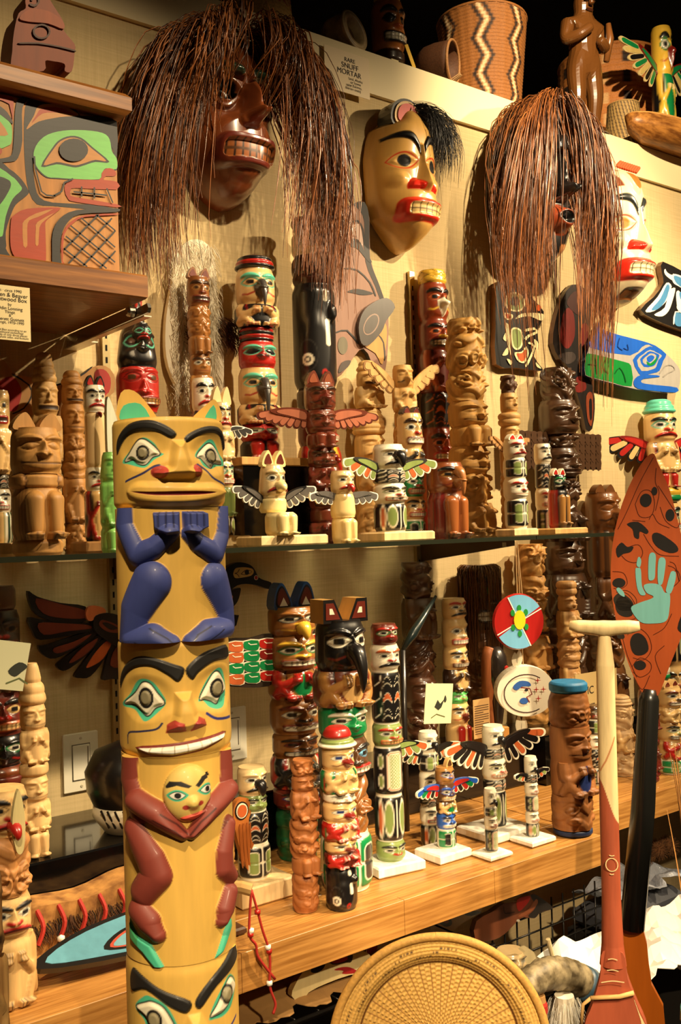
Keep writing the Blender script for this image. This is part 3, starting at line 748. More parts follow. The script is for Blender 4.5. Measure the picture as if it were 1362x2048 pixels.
    spans = [('bear_head', 845, 1016, upper_head, 190), ('crouching_body', 1016, 1272, upper_body, 260), ('bear_head', 1272, 1492, lower_head, 230), ('crouching_body', 1492, 1886, lower_body, 400), ('bear_head', 1886, 2330, base_head, 240), ('lower_body', 2330, None, lambda C: None, 12)]
    for nm, y1, y0, fn, nz in spans:
        z1 = zof(y1); z0 = zof(y0) if y0 else 0.0
        def f(C, fn=fn, z0=z0):
            # canvas Y in units of R measured from row 1060
            zr = zof(1060); C.Y = C.Y+(z0-zr)/R
            fn(C)
        hd = nm == 'bear_head'
        pr = (lambda V: 1.0+0*V) if not hd else (lambda V: 1.015-0.03*np.exp(-((1-V)/0.03)**2)-0.05*np.exp(-(V/0.035)**2))
        column(t, nm, R, z0, z1, f, yw, m, 270 if nz > 50 else 60, nz, pr, 1, 1, 1.15, True)
    # ears on top
    for s, pts, inn in ((-1, [(247,846),(252,790),(278,786),(305,815),(318,846)], [(252,846),(257,815),(290,812),(306,846)]), (1, [(388,846),(420,812),(437,806),(446,846)], [(412,846),(432,815),(436,846)])):
        b = MB(); mp = lambda P: [((x-cxp)*mm, zof(y)) for x, y in P]
        b.poly(cr(mp(pts), 3), 0.02, -0.02, yw); b.poly(cr(mp(inn), 3), -0.02, -0.0212, tl)
        b.build('ear', m, t)
    return t
hero()
# ------------------------------------------------------------------ helpers for traced flat carvings
class Trace:
    """flat carving hung parallel to the wall: outline points measured in image units, real place and thickness"""
    def __init__(s, org, k, Y, ref):
        s.org, s.k, s.Y = org, k, Y; s.o = s.w(*ref)
    def w(s, x, y): return atY(s.org[0]+x/s.k, s.org[1]+y/s.k, s.Y)
    def p(s, pts, n=4, smooth=True):
        q = [s.w(*a) for a in pts]; q = [(a.x-s.o.x, a.z-s.o.z) for a in q]
        return cr(q, n) if smooth else q
def strip(pts, wd):
    """open polyline to thin closed outline"""
    P = [np.array(p, float) for p in pts]; L, Rr = [], []
    for i, p in enumerate(P):
        t = P[min(i+1, len(P)-1)]-P[max(i-1, 0)]; t = t/(np.hypot(*t)+1e-9); n = np.array([-t[1], t[0]])*wd
        L.append(tuple(p+n)); Rr.append(tuple(p-n))
    return L+Rr[::-1]
K3 = 2.8375
# ---- painted bentwood box
def box():
    Y = -0.30; T = Trace((0, 0), K3, Y, (300, 900)); U = Trace((0, 420), K3, Y, (300, 0)); U.o = T.o
    t = thing('bentwood_box', 'painted cedar bentwood box with green eyed raven design and thick lid', 'box', tuple(T.o))
    wd = (196,134,66); bk = (36,36,38); gn = (122,206,106); rd = (172,58,20)
    x1 = T.w(662, 900).x-T.o.x; zt = T.w(330, 600).z-T.o.z; zb = U.w(330, 352).z-T.o.z
    b = MB(); b.box((-0.55, 0, zb), (x1, 0.25, zt), wd, None, 0.006); b.build('box_body', M_wood(), t)
    lay = [
     (T, bk, [(140,620),(165,570),(230,552),(380,572),(420,600),(455,655),(560,660),(662,690),(662,900),(655,895),(635,830),(625,790),(600,757),(530,745),(420,738),(300,755),(215,800),(190,870),(188,950),(200,1060),(225,1120),(300,1150),(500,1160),(660,1185),(660,1205),(500,1188),(300,1170),(210,1160),(165,1090),(145,980),(135,800)], 2),
     (T, wd, [(152,725),(190,660),(215,605),(270,590),(350,600),(400,620),(445,655),(340,665),(220,690),(160,730)], 3),
     (T, rd, [(180,700),(205,655),(230,618),(280,608),(350,615),(400,638),(435,655),(380,645),(330,640),(240,645)], 3),
     (T, bk, [(184,870),(209,806),(267,760),(360,736),(480,734),(584,750),(626,786),(640,860),(662,896),(662,966),(600,960),(580,990),(562,1024),(400,1020),(330,1016),(266,1010),(220,975),(194,930)], 3),
     (T, gn, [(190,870),(215,810),(270,765),(360,742),(480,740),(580,755),(620,790),(634,860),(660,900),(660,960),(600,955),(578,985),(560,1018),(400,1015),(330,1010),(270,1005),(225,970),(200,930)], 3),
     (T, bk, [(232,946),(296,840),(338,794),(400,772),(462,784),(524,836),(620,920),(540,920),(480,938),(430,951),(380,943),(320,933)], 3),
     (T, wd, [(246,938),(302,848),(342,803),(400,782),(458,794),(518,843),(602,914),(540,908),(480,926),(430,939),(380,931),(320,921)], 3),
     (T, rd, [(365,1080),(375,1040),(420,1018),(560,1022),(575,985),(600,957),(640,960),(660,990),(640,1002),(600,1002),(588,1022),(662,1032),(660,1078),(430,1068),(402,1078),(397,1105),(430,1120),(662,1160),(662,1178),(430,1148),(385,1130)], 2),
     (T, gn, [(-40,640),(0,650),(40,680),(65,720),(65,800),(45,828),(-40,838)], 3), (T, wd, [(-30,690),(0,692),(45,765),(0,772),(-30,770)], 2),
     (T, bk, [(-30,600),(0,605),(40,640),(70,690),(68,705),(40,682),(0,652),(-30,645)], 2),
     (T, bk, [(100,565),(150,545),(182,553),(135,590),(122,650),(125,800),(100,900),(60,920),(-20,922),(-20,905),(50,892),(72,850),(80,700),(85,620)], 2),
     (T, rd, [(-20,540),(50,545),(75,570),(70,690),(50,592),(-20,565)], 2), (T, rd, [(-20,835),(5,845),(8,870),(-20,885)], 2),
     (T, bk, [(-30,942),(50,960),(120,1020),(160,1085),(150,1110),(90,1160),(60,1220),(30,1320),(28,1420),(-60,1400)], 3),
     (T, gn, [(-30,982),(60,1000),(108,1048),(120,1080),(70,1130),(30,1230),(5,1362),(-60,1380)], 3),
     (T, bk, [(-30,1015),(40,1020),(60,1050),(40,1100),(0,1160),(-40,1190)], 3),
     (U, rd, [(60,60),(80,30),(150,-5),(330,-12),(320,12),(260,62),(255,120),(258,280),(240,300),(180,308),(110,290),(70,250),(55,180)], 3),
     (U, wd, [(130,205),(125,100),(135,62),(200,22),(300,-4),(212,42),(162,62),(151,110),(152,205)], 2),
     (U, wd, [(198,197),(200,110),(210,70),(305,18),(250,62),(220,102),(215,197)], 2),
     (U, bk, [(292,240),(296,130),(335,52),(430,3),(655,-8),(655,14),(450,26),(375,80),(342,160),(338,260),(348,327),(298,316)], 3),
     (U, bk, [(-30,180),(15,150),(25,210),(55,262),(95,284),(40,276),(-30,262)], 2),
     (U, rd, [(344,200),(354,130),(402,66),(480,32),(655,22),(655,30),(480,42),(412,77),(362,140),(354,260),(364,310),(460,322),(655,357),(655,365),(440,332),(358,322),(346,260)], 2)]
    b = MB()
    for i, (tr, c, pts, n) in enumerate(lay): b.poly(tr.p(pts, n), None, -0.0004-0.00012*i, c)
    zf = -0.004
    b.poly([(a, c_) for a, c_ in T.p(ell(413, 855, 82, 65), 1)], None, zf, bk)
    for tr, seg in [(T, s) for s in ([(458,1062),(458,1120)], [(530,1066),(530,1130)], [(600,1072),(635,1155)], [(412,1092),(600,1112)], [(300,1115),(345,1090),(360,1040),(410,1018)], [(190,890),(195,960),(230,1090),(260,1112),(310,1116)])] + \
                   [(U, s) for s in ([(540,30),(648,120)], [(455,48),(648,215)], [(395,92),(648,300)], [(368,152),(600,335)], [(356,222),(490,325)], [(358,228),(555,28)], [(383,306),(630,50)], [(465,320),(650,120)], [(560,335),(650,235)])]:
        b.poly(strip(tr.p(seg, 1, False), 0.0014), None, zf, bk)
    b.build('painted_design', attr_mat('box_paint', 0.5, 0, 0.1, 0.05, (1, 1, 6), 25), t)
    lx = atY(264, 215, -0.33).x-T.o.x; z1 = atY(130, 152, -0.33).z-T.o.z; z0 = zt+0.0005
    b = MB(); b.box((-0.55, -0.03, z0), (lx, 0.27, z1), (196,134,66), None, 0.008); b.build('lid', M_plank_shaded(), t)
    return t, T.o, zb, z1
bt, bo, bzb, bz1 = box()
# shelf under the box
zs1 = bo.z+bzb; xsr = atY(296, 590, -0.36).x
t = thing('box_shelf', 'wooden wall shelf carrying the painted bentwood box', 'shelf', (0, 0, zs1))
b = MB(); b.box((-0.6, -0.36, -0.042), (xsr, -0.002, -0.0005), (180,128,66), None, 0.003); b.build('board', M_plank_shaded(), t)
def chrome_bracket(px, py, Yt, label, zt):
    p = atY(px, py, Yt); t = thing('chrome_bracket', label, 'shelf bracket', (p.x, -0.002, zt))
    b = MB(); b.add([(x, y, z) for x in (-0.003, 0.003) for y, z in ((0, 0), (Yt+0.06, 0), (Yt+0.05, -0.008), (Yt, -0.006), (Yt-0.004, -0.014), (Yt, -0.022), (0, -0.026))],
          [(0,1,2,3,4,5,6), (13,12,11,10,9,8,7)]+[(i, 7+i, 7+(i+1) % 7, (i+1) % 7) for i in range(7)], (200,195,185)); b.build('arm', M_chrome(), t)
    b = MB(); b.box((-0.007, Yt+0.004, -0.0285), (0.007, 0, -0.0262)); b.build('flange', flat('bright_steel', (236,228,205), 0.35, 0.3), t)
    b = MB(); b.lathe([(0, 0), (0.009, 0), (0.009, 0.01), (0.006, 0.014), (0, 0.014)], 12, (190,190,180), Matrix.Translation((-0.004, Yt+0.05, -0.012)) @ Matrix.Rotation(-math.pi/2, 4, 'Y')); b.build('bolt', M_chrome(), t)
chrome_bracket(296, 606, -0.355, 'long chrome bracket under the front corner of the box shelf', zs1-0.0425)
chrome_bracket(190, 690, -0.10, 'short chrome bracket at the back of the box shelf', zs1-0.0425)
# frontlet carving on the lid
p = atY(72, 138, -0.25); fz = bo.z+bz1
t = thing('frontlet_carving', 'dark brown carved bird head with curled crest on the box lid', 'wood carving', (p.x, -0.25, fz))
TT = Trace((0, 0), K3, -0.25, (0, 0)); TT.o = Vector((p.x, -0.25, fz))
out = [(40,440),(35,330),(45,220),(70,120),(110,90),(108,40),(130,0),(185,-5),(230,20),(270,80),(320,160),(325,215),(385,290),(385,340),(370,440),(330,440),(328,400),(260,385),(220,385),(210,440)]
b = MB(); b.poly(TT.p(out, 3), 0.03, -0.03, (124,54,16)); b.poly(TT.p([(70,150),(130,100),(230,110),(310,160),(318,210),(230,180),(120,170)], 3), -0.03, -0.034, (140,64,22)); b.build('head', M_matte(), t)
b = MB(); b.poly(TT.p(strip([(130,70),(155,80),(180,60),(175,30),(150,25),(140,50)], 6), 2), -0.03, -0.033, (70,34,14)); b.build('crest_curl', M_matte(), t)
b = MB(); b.poly(TT.p(strip(ell(195, 225, 45, 38, 16)+[(240,225)], 5), 1), -0.03, -0.034, (60,28,12)); b.poly(TT.p(strip([(75,290),(180,290),(300,310),(380,330)], 4), 2), -0.03, -0.0335, (60,28,12)); b.build('eye', M_matte(), t)

# ------------------------------------------------------------------ writing
def text(s, size, M, parent, col=(30,26,22), name='lettering', align='CENTER', m=None):
    cu = bpy.data.curves.new(name, 'FONT'); cu.body = s; cu.size = size; cu.align_x = align; cu.extrude = 0.0
    tmp = bpy.data.objects.new('tmp', cu); COL.objects.link(tmp)
    dg = bpy.context.evaluated_depsgraph_get(); me = bpy.data.meshes.new_from_object(tmp.evaluated_get(dg))
    bpy.data.objects.remove(tmp); me.materials.clear(); me.materials.append(m or flat('ink_%d_%d_%d' % col, col, 0.7))
    o = bpy.data.objects.new(name, me); link(o, parent); o.matrix_local = M @ Matrix.Rotation(math.pi/2, 4, 'X'); return o
def card(name, label, px0, py0, px1, py1, Y, lines, col=(246,226,170), cat='sign', thick=0.0012, ink=(40,30,20)):
    a, c = atY(px0, py0, Y), atY(px1, py1, Y); w_, h_ = c.x-a.x, a.z-c.z
    t = thing(name, label, cat, ((a.x+c.x)/2, Y, c.z))
    b = MB(); b.box((-w_/2, 0, 0), (w_/2, thick, h_), col); b.build('card', flat(name+'_paper_%d' % col[2], col, 0.65), t)
    for s, sz, fy, fx in lines:
        text(s, sz*h_, Matrix.Translation((fx*w_, -0.0006, h_*(1-fy))), t, ink)
    return t
card('display_card', 'pale yellow information card taped below the bentwood box', -23, 566, 62, 684, -0.366,
     [('ngh \u00b7 circa 1990', 0.075, 0.115, -0.02), ('Raven & Beaver', 0.105, 0.205, 0.0), ('Bentwood Box', 0.105, 0.285, 0.0), ('by', 0.075, 0.37, 0), ('Odin Lonning', 0.085, 0.445, 0), ('Tlingit', 0.075, 0.51, 0), ('&', 0.07, 0.57, 0), ('Everett Gusnett', 0.08, 0.64, 0), ('Tlingit, 1970-1990', 0.07, 0.70, 0), ('wood Box according to an', 0.055, 0.83, 0), ('traditional technology', 0.055, 0.875, 0), ('is made of only three pieces', 0.055, 0.92, 0), ('single plank sides, and bottom', 0.055, 0.965, 0)])
card('display_card', 'cream card reading RARE SNUFF MORTAR pinned to the wall cap', 648, 88, 740, 200, -0.02,
     [('RARE', 0.14, 0.24, 0.06), ('SNUFF', 0.18, 0.40, 0.06), ('MORTAR', 0.18, 0.56, 0.04), ('land, Alaska', 0.09, 0.66, 0.18), ('or home', 0.09, 0.74, 0.18), ('upiat Eskimo,', 0.09, 0.82, 0.14), ('iberian ones)', 0.09, 0.90, 0.12)], (250,228,188))

# ------------------------------------------------------------------ masks
def relief_mask(name, label, px, py, hpx, wm, dp, hw, paint, base, m, Y=-0.012, phi=0.0, nu=130, nv=190, tilt=0.0):
    """hw(v): outline half width (0..1) for v in -1..1"""
    p = atY(px, py, Y); h = hpx*mpp((p.x, Y-dp*0.5, p.z)); t = thing(name, label, 'mask', tuple(p), -phi)
    t.rotation_euler[0] = tilt
    u = np.linspace(-1, 1, nu+1); v = np.linspace(-1, 1, nv+1); U, V = np.meshgrid(u, v)
    hwv = hw(V); X = U*hwv*wm/h                       # units of half height
    C = Canvas(X, V, base, 2.2/nv); paint(C)
    dome = np.clip(1-np.abs(U)**2.4, 0, 1)**0.62*np.clip(1-np.abs(V)**5, 0, 1)**0.5
    d = np.clip(C.d, -0.2, 0.5)*np.clip((1-np.abs(U))*6, 0, 1)
    P = np.stack([X*h/2, -dp*dome-d*h/2, V*h/2], -1).reshape(-1, 3)
    mesh_np('face', P, grid_faces(nv, nu), m, t, C.col.reshape(-1, 3))
    # back rim
    rim = MB(); k = 60; pr = [(float(hw(np.array(vv)))*wm/2, vv*h/2) for vv in np.linspace(-1, 1, k)]
    o = [(a, z) for a, z in pr]+[(-a, z) for a, z in reversed(pr)]
    rim.poly(o, 0.008, -0.001, base); rim.build('back_board', m, t)
    return t, h
oval = lambda lo, hi, pw=2.4: (lambda V: np.clip(1-np.abs(V)**pw, 0.0, 1)**0.5*np.interp(V, [-1, -0.3, 0.3, 1], [lo, 1, 1, hi]))
def strands(parent, name, fn, n, r, seg=10, seed=1, dark=(62,30,14), light=(176,112,58), m=None, sides=3, kind='stuff', taper=0.3):
    rnd = random.Random(seed); V, Fs, Cc = [], [], []
    dk, lt = lin(dark), lin(light)
    for i in range(n):
        pts = fn(rnd, seg)
        if pts is None: continue
        k0 = len(V); f = rnd.random()**1.3; c = dk*(1-f)+lt*f; rr = r*rnd.uniform(0.55, 1.25); a0 = rnd.uniform(0, 6.28)
        for j, p in enumerate(pts):
            t_ = (Vector(pts[min(j+1, len(pts)-1)])-Vector(pts[max(j-1, 0)])).normalized()
            a = t_.cross(Vector((0.3, 0.9, 0.2))); a = a.normalized() if a.length > 1e-5 else Vector((1, 0, 0)); b_ = t_.cross(a)
            rj = rr*(1-(1-taper)*(j/(len(pts)-1))**2)
            for s in range(sides):
                q = a0+2*math.pi*s/sides; fl = 1.0 if s % 3 != 2 else 0.5
                V.append(Vector(p)+(a*math.cos(q)+b_*math.sin(q))*rj*fl); Cc.append(c)
        for j in range(len(pts)-1):
            for s in range(sides): Fs.append((k0+j*sides+s, k0+j*sides+(s+1) % sides, k0+(j+1)*sides+(s+1) % sides, k0+(j+1)*sides+s))
    o = mesh_np(name, np.array([tuple(p) for p in V]), np.array(Fs), m or attr_mat('raffia_fibre', 0.38, 0.2, 0.1, 0, (1, 1, 1), 300), parent, np.array(Cc))
    if kind: o['kind'] = kind
    return o
# ---- mask A : brown wood, raffia hair
def pa(C):
    face(C, 0.0, 0.52, 0.82, brow=None, ew=None, out=None, pu=None, nose=None, lips='m', teeth=(150,86,40), mouth='grin', rel=1.3)
    X = np.abs(C.X); sd = C.el(0.24, 0.24, 0.14, 0.13, 0, X); C.paint(sd, (8,6,5)); C.rise(sd, -0.15, 0.05)
    sd = C.pl([(0.12, 0.45), (0.35, 0.5), (0.46, 0.35)], [0.06]*3, X); C.paint(sd, (40,60,44)); C.rise(sd, 0.05, 0.06)
    C.rise(C.pl([(0, 0.3), (0, -0.1)], [0.05, 0.12], X), 0.12, 0.1)
maskA, hA = relief_mask('raffia_mask', 'dark brown carved mask with toothy mouth under long brown raffia hair', 436, 262, 330, 0.235, 0.12, oval(0.72, 0.9), pa, (124,62,28), M_gloss())
# pale ears and shells
b = MB(); b.poly(cr([(0.085,-0.03),(0.11,0.03),(0.118,0.10),(0.10,0.12),(0.09,0.05)], 4), -0.02, -0.05, (110,104,92)); b.build('ear', M_gloss(), maskA)
def hairA(rnd, seg):
    side = -1 if rnd.random() < 0.5 else 1
    q = rnd.random(); ang = math.radians(90+side*-(3+75*q))        # along the crown
    rx, rz = 0.115*math.cos(ang), 0.06+0.125*math.sin(ang)
    ry = -rnd.uniform(0.01, 0.10 if side < 0 else 0.15)
    L = rnd.uniform(0.34, 0.52) if rnd.random() < 0.7 else rnd.uniform(0.18, 0.34); fr = rnd.random() < 0.17
    sp = rnd.uniform(0.11, 0.20) if side < 0 else rnd.uniform(0.07, 0.18); ph = rnd.uniform(0, 6.28); wv = rnd.uniform(0.003, 0.02); out = []
    if fr: L = rnd.uniform(0.07, 0.20); sp *= rnd.uniform(0.0, 0.5); ry = -rnd.uniform(0.10, 0.15)
    kx = rnd.uniform(-0.03, 0.03)
    for j in range(seg+1):
        t = j/seg
        x = rx+side*sp*(1-(1-t)**2.6)*(1-0.2*t)+wv*math.sin(ph+5*t)+kx*t*t
        z = rz+0.035*math.sin(math.pi*min(1, t*2.4))-L*t**1.2
        y = ry-(0.05 if fr else 0.035)*math.sin(math.pi*min(1, t*1.1))-0.01+wv*math.cos(ph+4*t)
        out.append((x, min(y, -0.03 if (side < 0 or fr) else -0.03-0.115*min(1, t*1.6)), z))
    return out
strands(maskA, 'raffia_hair', hairA, 1750, 0.0018, 11, 3, (48,21,9), (176,106,52))
# ---- mask B : pale wood, red lips, black tuft
def mask_face(C, brow, skin, iris, pupil, red, teeth, by=0.34, chin=None):
    X = np.abs(C.X)
    C.rise(C.el(0, -0.52, 0.48, 0.42, 0, X), 0.09, 0.25)
    C.rise(C.el(0.25, 0.12, 0.21, 0.13, 0, X), -0.07, 0.1); C.rise(C.el(0.34, -0.14, 0.16, 0.14, 0, X), 0.05, 0.12)
    sd = np.maximum(np.abs(C.Y-(by+0.11-1.1*(X-0.24)**2-0.16*np.exp(-(X/0.09)**2)))-0.075*np.clip(1.25-2.2*X, 0.35, 1), np.maximum(0.025-X, X-0.46)); C.rise(sd, 0.03, 0.04); C.paint(sd, brow)
    sd = C.almond(0.255, 0.12, 0.185, 0.1, -0.1, X); C.rise(sd, 0.04, 0.06); C.paint(sd-0.018, red); C.paint(sd, skin); C.paint(C.el(0.25, 0.12, 0.085, 0.085, 0, X), pupil); C.paint(C.el(0.25, 0.12, 0.07, 0.072, 0, X), iris)
    C.rise(C.pl([(0, 0.34), (0, 0.1), (0, -0.2)], [0.045, 0.06, 0.13], X), 0.17, 0.13)
    sd = np.maximum(C.el(0.15, -0.24, 0.1, 0.13, 0.35, X), -0.28-C.Y); C.rise(sd, 0.06, 0.05); C.paint(sd, red)
    sd = C.bx(0, -0.55, 0.36, 0.155, 0.1, 0, X); C.rise(sd, 0.07, 0.06); C.paint(sd, red)
    si = C.bx(0, -0.55, 0.275, 0.078, 0.05, 0, X); C.rise(si, -0.03, 0.03); C.paint(si, teeth)
    C.paint(np.maximum(np.abs(((X/0.098) % 1)-0.5)*0.098-0.007, si), (70,44,20)); C.paint(np.maximum(np.abs(C.Y+0.55)-0.007, si), (70,44,20))
def pb(C): mask_face(C, 'b', (226,178,100), (30,28,26), 'b', (220,44,26), (230,196,128), 0.36)
def hwB(V): return np.clip(1-np.abs(V)**3, 0, 1)**0.5*np.interp(V, [-1, -0.6, 0.2, 0.62, 0.72, 1], [0.55, 0.95, 1, 0.92, 0.7, 0.5])
maskB, hB = relief_mask('carved_mask', 'pale wood mask with red toothy lips, thick black brows and black hair tuft', 792, 366, 292, 0.20, 0.10, hwB, pb, (222,172,92), M_gloss())
b = MB(); e = cr([(-0.06,0.12),(-0.055,0.165),(-0.02,0.188),(0.02,0.18),(0.045,0.12),(0,0.105)], 4)
b.poly(e, -0.01, -0.062, (24,22,22)); b.poly(scaled(e, 0.82), -0.062, -0.066, (220,180,110)); b.poly(scaled(e, 0.66), -0.066, -0.069, (206,50,30)); b.poly(cr([(-0.008,0.128),(-0.004,0.165),(0.01,0.128)], 3), -0.069, -0.071, (220,180,110)); b.build('crest_ear', M_gloss(), maskB)
def hairB(rnd, seg):
    rx, rz, ry = rnd.uniform(0.0, 0.07), rnd.uniform(0.13, 0.185), -rnd.uniform(0.02, 0.075); ph = rnd.uniform(0, 6.28); L = rnd.uniform(0.06, 0.15); o = rnd.uniform(0.02, 0.09)
    return [(rx+o*(1-(1-j/seg)**2)+0.003*math.sin(ph+4*j/seg), ry-0.03*math.sin(2.5*j/seg), rz+0.012*math.sin(math.pi*j/seg)-L*(j/seg)**1.5) for j in range(seg+1)]
strands(maskB, 'hair_tuft', hairB, 520, 0.0010, 7, 5, (10,8,7), (44,30,20), flat('black_hair', (20,14,10), 0.4))
# ---- mask C : black face hidden by raffia
def pc(C):
    face(C, 0.0, 0.52, 0.85, brow='b', ew='b', out='D', pu='b', nose='b', lips=(120,50,26), teeth=None, mouth='none', rel=1.3)
    sd = C.el(0, -0.42, 0.22, 0.17); C.paint(sd, (150,66,36)); C.rise(sd, 0.16, 0.1); C.paint(C.el(0, -0.42, 0.13, 0.075), (12,8,6)); C.rise(C.el(0, -0.42, 0.13, 0.075), -0.1, 0.05)
    X = np.abs(C.X); C.paint(C.bx(0.3, 0.12, 0.05, 0.28, 0.02, 0, X), (190,120,60)); C.paint(C.bx(0.26, -0.7, 0.2, 0.06, 0.03, 0.2, X), (170,110,60))
maskC, hC = relief_mask('raffia_mask', 'glossy black mask with round copper lips behind a curtain of brown raffia', 1044, 392, 350, 0.27, 0.11, oval(0.75, 0.9), pc, (14,12,12), M_gloss())
b = MB(); b.box((0.032, -0.118, -0.01), (0.052, -0.108, 0.085), (206,150,90)); b.build('copper_strip', flat('hammered_copper', (214,150,92), 0.3, 0.8), maskC)
def hairC(rnd, seg):
    side = -1 if rnd.random() < 0.56 else 1
    q = rnd.random(); ang = math.radians(90+side*-(6+74*q))
    rx, rz = 0.13*math.cos(ang)+0.015, 0.12+0.13*math.sin(ang); ry = -rnd.uniform(0.02, 0.15)
    long = rnd.random() < (0.05 if side < 0 else 0.2)
    L = rnd.uniform(0.36, 0.58) if not long else rnd.uniform(0.58, 0.82); sp = rnd.uniform(0.02, 0.21) if side < 0 else rnd.uniform(0.03, 0.12); ph = rnd.uniform(0, 6.28); wv = rnd.uniform(0.002, 0.012)
    return [(rx+side*sp*(1-(1-j/seg)**2)*(1-0.35*(j/seg)**2)+wv*math.sin(ph+6*j/seg), min(-0.03-0.10*min(1, 1.5*j/seg), ry-0.03*math.sin(math.pi*min(1, 1.1*j/seg))+wv*math.cos(ph+5*j/seg)), rz+0.025*math.sin(math.pi*min(1, 2.2*j/seg))-L*(j/seg)**1.12) for j in range(seg+1)]
strands(maskC, 'raffia_hair', hairC, 1500, 0.0019, 11, 9, (48,21,9), (176,106,52))
# ---- mask D : white face
def pd_(C):
    mask_face(C, (42,46,44), (238,222,184), (176,122,52), (196,150,84), (214,44,26), (240,226,180), 0.38)
    sd = C.bx(0, -0.86, 0.2, 0.075, 0.03); C.paint(sd, (124,74,34)); C.rise(sd, -0.03, 0.03)
    X = np.abs(C.X)
    sd = C.el(0, 0.86, 0.10, 0.24); C.rise(sd-0.04, 0.05, 0.05); C.paint(sd, (176,110,50)); C.rise(sd, -0.05, 0.04)
    sd = C.pg([(0.2,0.66),(0.45,0.62),(0.42,0.85),(0.24,0.9)], X); C.paint(sd, (130,66,34)); C.rise(sd, -0.03, 0.04)
maskD, hD = relief_mask('carved_mask', 'white painted mask with gold eyes, red lips and orange rope on its crown', 1222, 482, 276, 0.20, 0.105, oval(0.72, 0.95, 5), pd_, (236,218,176), M_gloss())
b = MB()
for k in range(9): b.tube([(0.012+0.011*k-0.05, -0.06, hD/2-0.006), (0.022+0.011*k-0.05, -0.065, hD/2+0.008), (0.03+0.011*k-0.05, -0.05, hD/2+0.006)], 0.006, 8, (196,84,34))
b.build('rope', flat('orange_rope', (190,80,34), 0.8), maskD)

# ------------------------------------------------------------------ plaques
def plaque(name, label, T, outline, base, edge, layers, thick=0.014, m=None, cat='plaque', smooth=2, standoff=0.006):
    t = thing(name, label, cat, tuple(T.o))
    b = MB(); b.poly(T.p(outline, smooth), 0.0, -thick, base, edge); b.build('board', m or M_gloss(), t)
    b = MB()
    for i, l in enumerate(layers):
        c, pts = l[0], l[1]; sm = l[2] if len(l) > 2 else 3
        pp = T.p(pts, sm) if sm else T.p(pts, 1, False)
        b.poly(pp, None, -thick-0.0005-0.00015*i, c)
    if layers: b.build('painted_design', m or M_gloss(), t)
    return t
T = Trace((440, 420), K3, -0.006, (780, 500))
plaque('orca_plaque', 'grey and pink carved orca plaque with raised dorsal fin on the wall', T,
  [(600,900),(600,700),(630,400),(665,200),(700,40),(740,-30),(800,-35),(828,60),(832,280),(880,420),(915,520),(935,600),(935,720),(925,870),(890,990),(820,820),(770,800),(700,900),(640,960)], (150,112,94), (60,50,44),
  [((40,38,38), [(735,-25),(800,-33),(826,60),(830,280),(878,420),(914,522),(930,600),(905,560),(860,440),(805,300),(798,80),(770,10)]),
   ((40,38,38), strip([(720,80),(760,70),(790,120),(800,220)], 5), 2), ((210,180,165), [(725,100),(770,90),(785,150),(790,210),(750,170)]),
   ((40,38,38), [(700,180),(760,175),(800,240),(840,300),(820,300),(760,230),(720,215)]), ((40,38,38), strip([(690,340),(760,350),(830,420),(860,490)], 4), 2), ((40,38,38), [(700,470),(760,455),(850,480),(790,490),(740,480)]),
   ((110,104,84), ell(675, 775, 28, 50), 1), ((40,38,38), strip([(640,700),(700,690),(760,760)], 4), 2), ((70,60,56), [(650,930),(670,870),(720,860),(700,900)]), ((200,150,80), [(790,770),(840,720),(900,640),(925,700),(900,880),(860,820)]),
   ((60,54,46), strip([(880,720),(905,760),(912,850)], 4), 2)], m=M_matte())
t = bpy.data.objects[[o.name for o in bpy.data.objects if o.name.startswith('orca_plaque')][0]]
b = MB(); fo = [(750,680),(765,610),(800,560),(870,518),(920,515),(955,565),(905,640),(880,700),(810,775),(765,765)]
b.poly(T.p(fo, 3), -0.0165, -0.026, (74,68,64)); b.poly(T.p(ell(820, 660, 38, 66, 20, 0.5), 1), -0.026, -0.0263, (150,124,110)); b.poly(T.p(ell(820, 660, 31, 58, 20, 0.5), 1), -0.0263, -0.0266, (82,76,72)); b.build('fin', M_gloss(), t)
T = Trace((882, 420), K3, -0.006, (420, 660))
gr, cm, orr = (120,136,76), (226,210,160), (196,84,40)
plaque('carved_plaque', 'small black panel plaque with cream and green animal design', T,
  [(288,445),(320,408),(395,402),(425,440),(540,555),(560,600),(548,640),(520,690),(530,760),(500,830),(548,900),(540,918),(400,900),(290,880),(286,660)], (24,23,22), (140,92,46),
  [(cm, [(335,530),(350,485),(395,472),(440,495),(452,540),(430,578),(385,582),(345,560)]), (gr, [(345,528),(358,492),(395,481),(434,500),(444,540),(425,570),(388,573),(355,555)]), ((24,23,22), ell(395, 525, 28, 26), 1),
   (cm, [(330,590),(380,600),(376,625),(345,628)]), (orr, [(340,596),(370,603),(366,620),(348,620)]), (cm, [(395,625),(430,595),(500,590),(560,600),(545,635),(480,610),(430,615)]), (orr, ell(528, 562, 14, 18), 1),
   (cm, [(370,690),(395,672),(430,690),(440,740),(430,785),(400,800),(375,770)]), (gr, [(378,695),(396,682),(424,696),(431,740),(423,778),(401,790),(384,766)]), (cm, [(340,650),(360,670),(370,760),(368,830),(350,760)]), (cm, [(325,735),(342,700),(345,750)]), (cm, [(320,830),(350,785),(352,825)]),
   (cm, [(390,815),(430,810),(455,780),(470,820),(450,870),(420,870),(400,850)]), (orr, [(400,822),(430,818),(452,795),(460,820),(444,860),(422,862)]), (cm, strip([(450,690),(500,680),(515,700),(470,720),(450,740)], 7), 2), (cm, strip([(470,760),(500,780),(480,840),(455,890)], 6), 2), (cm, [(500,740),(525,765),(512,800)]), (cm, [(345,850),(375,865),(365,885)]), (cm, [(510,870),(540,905),(515,895)])], 0.016)
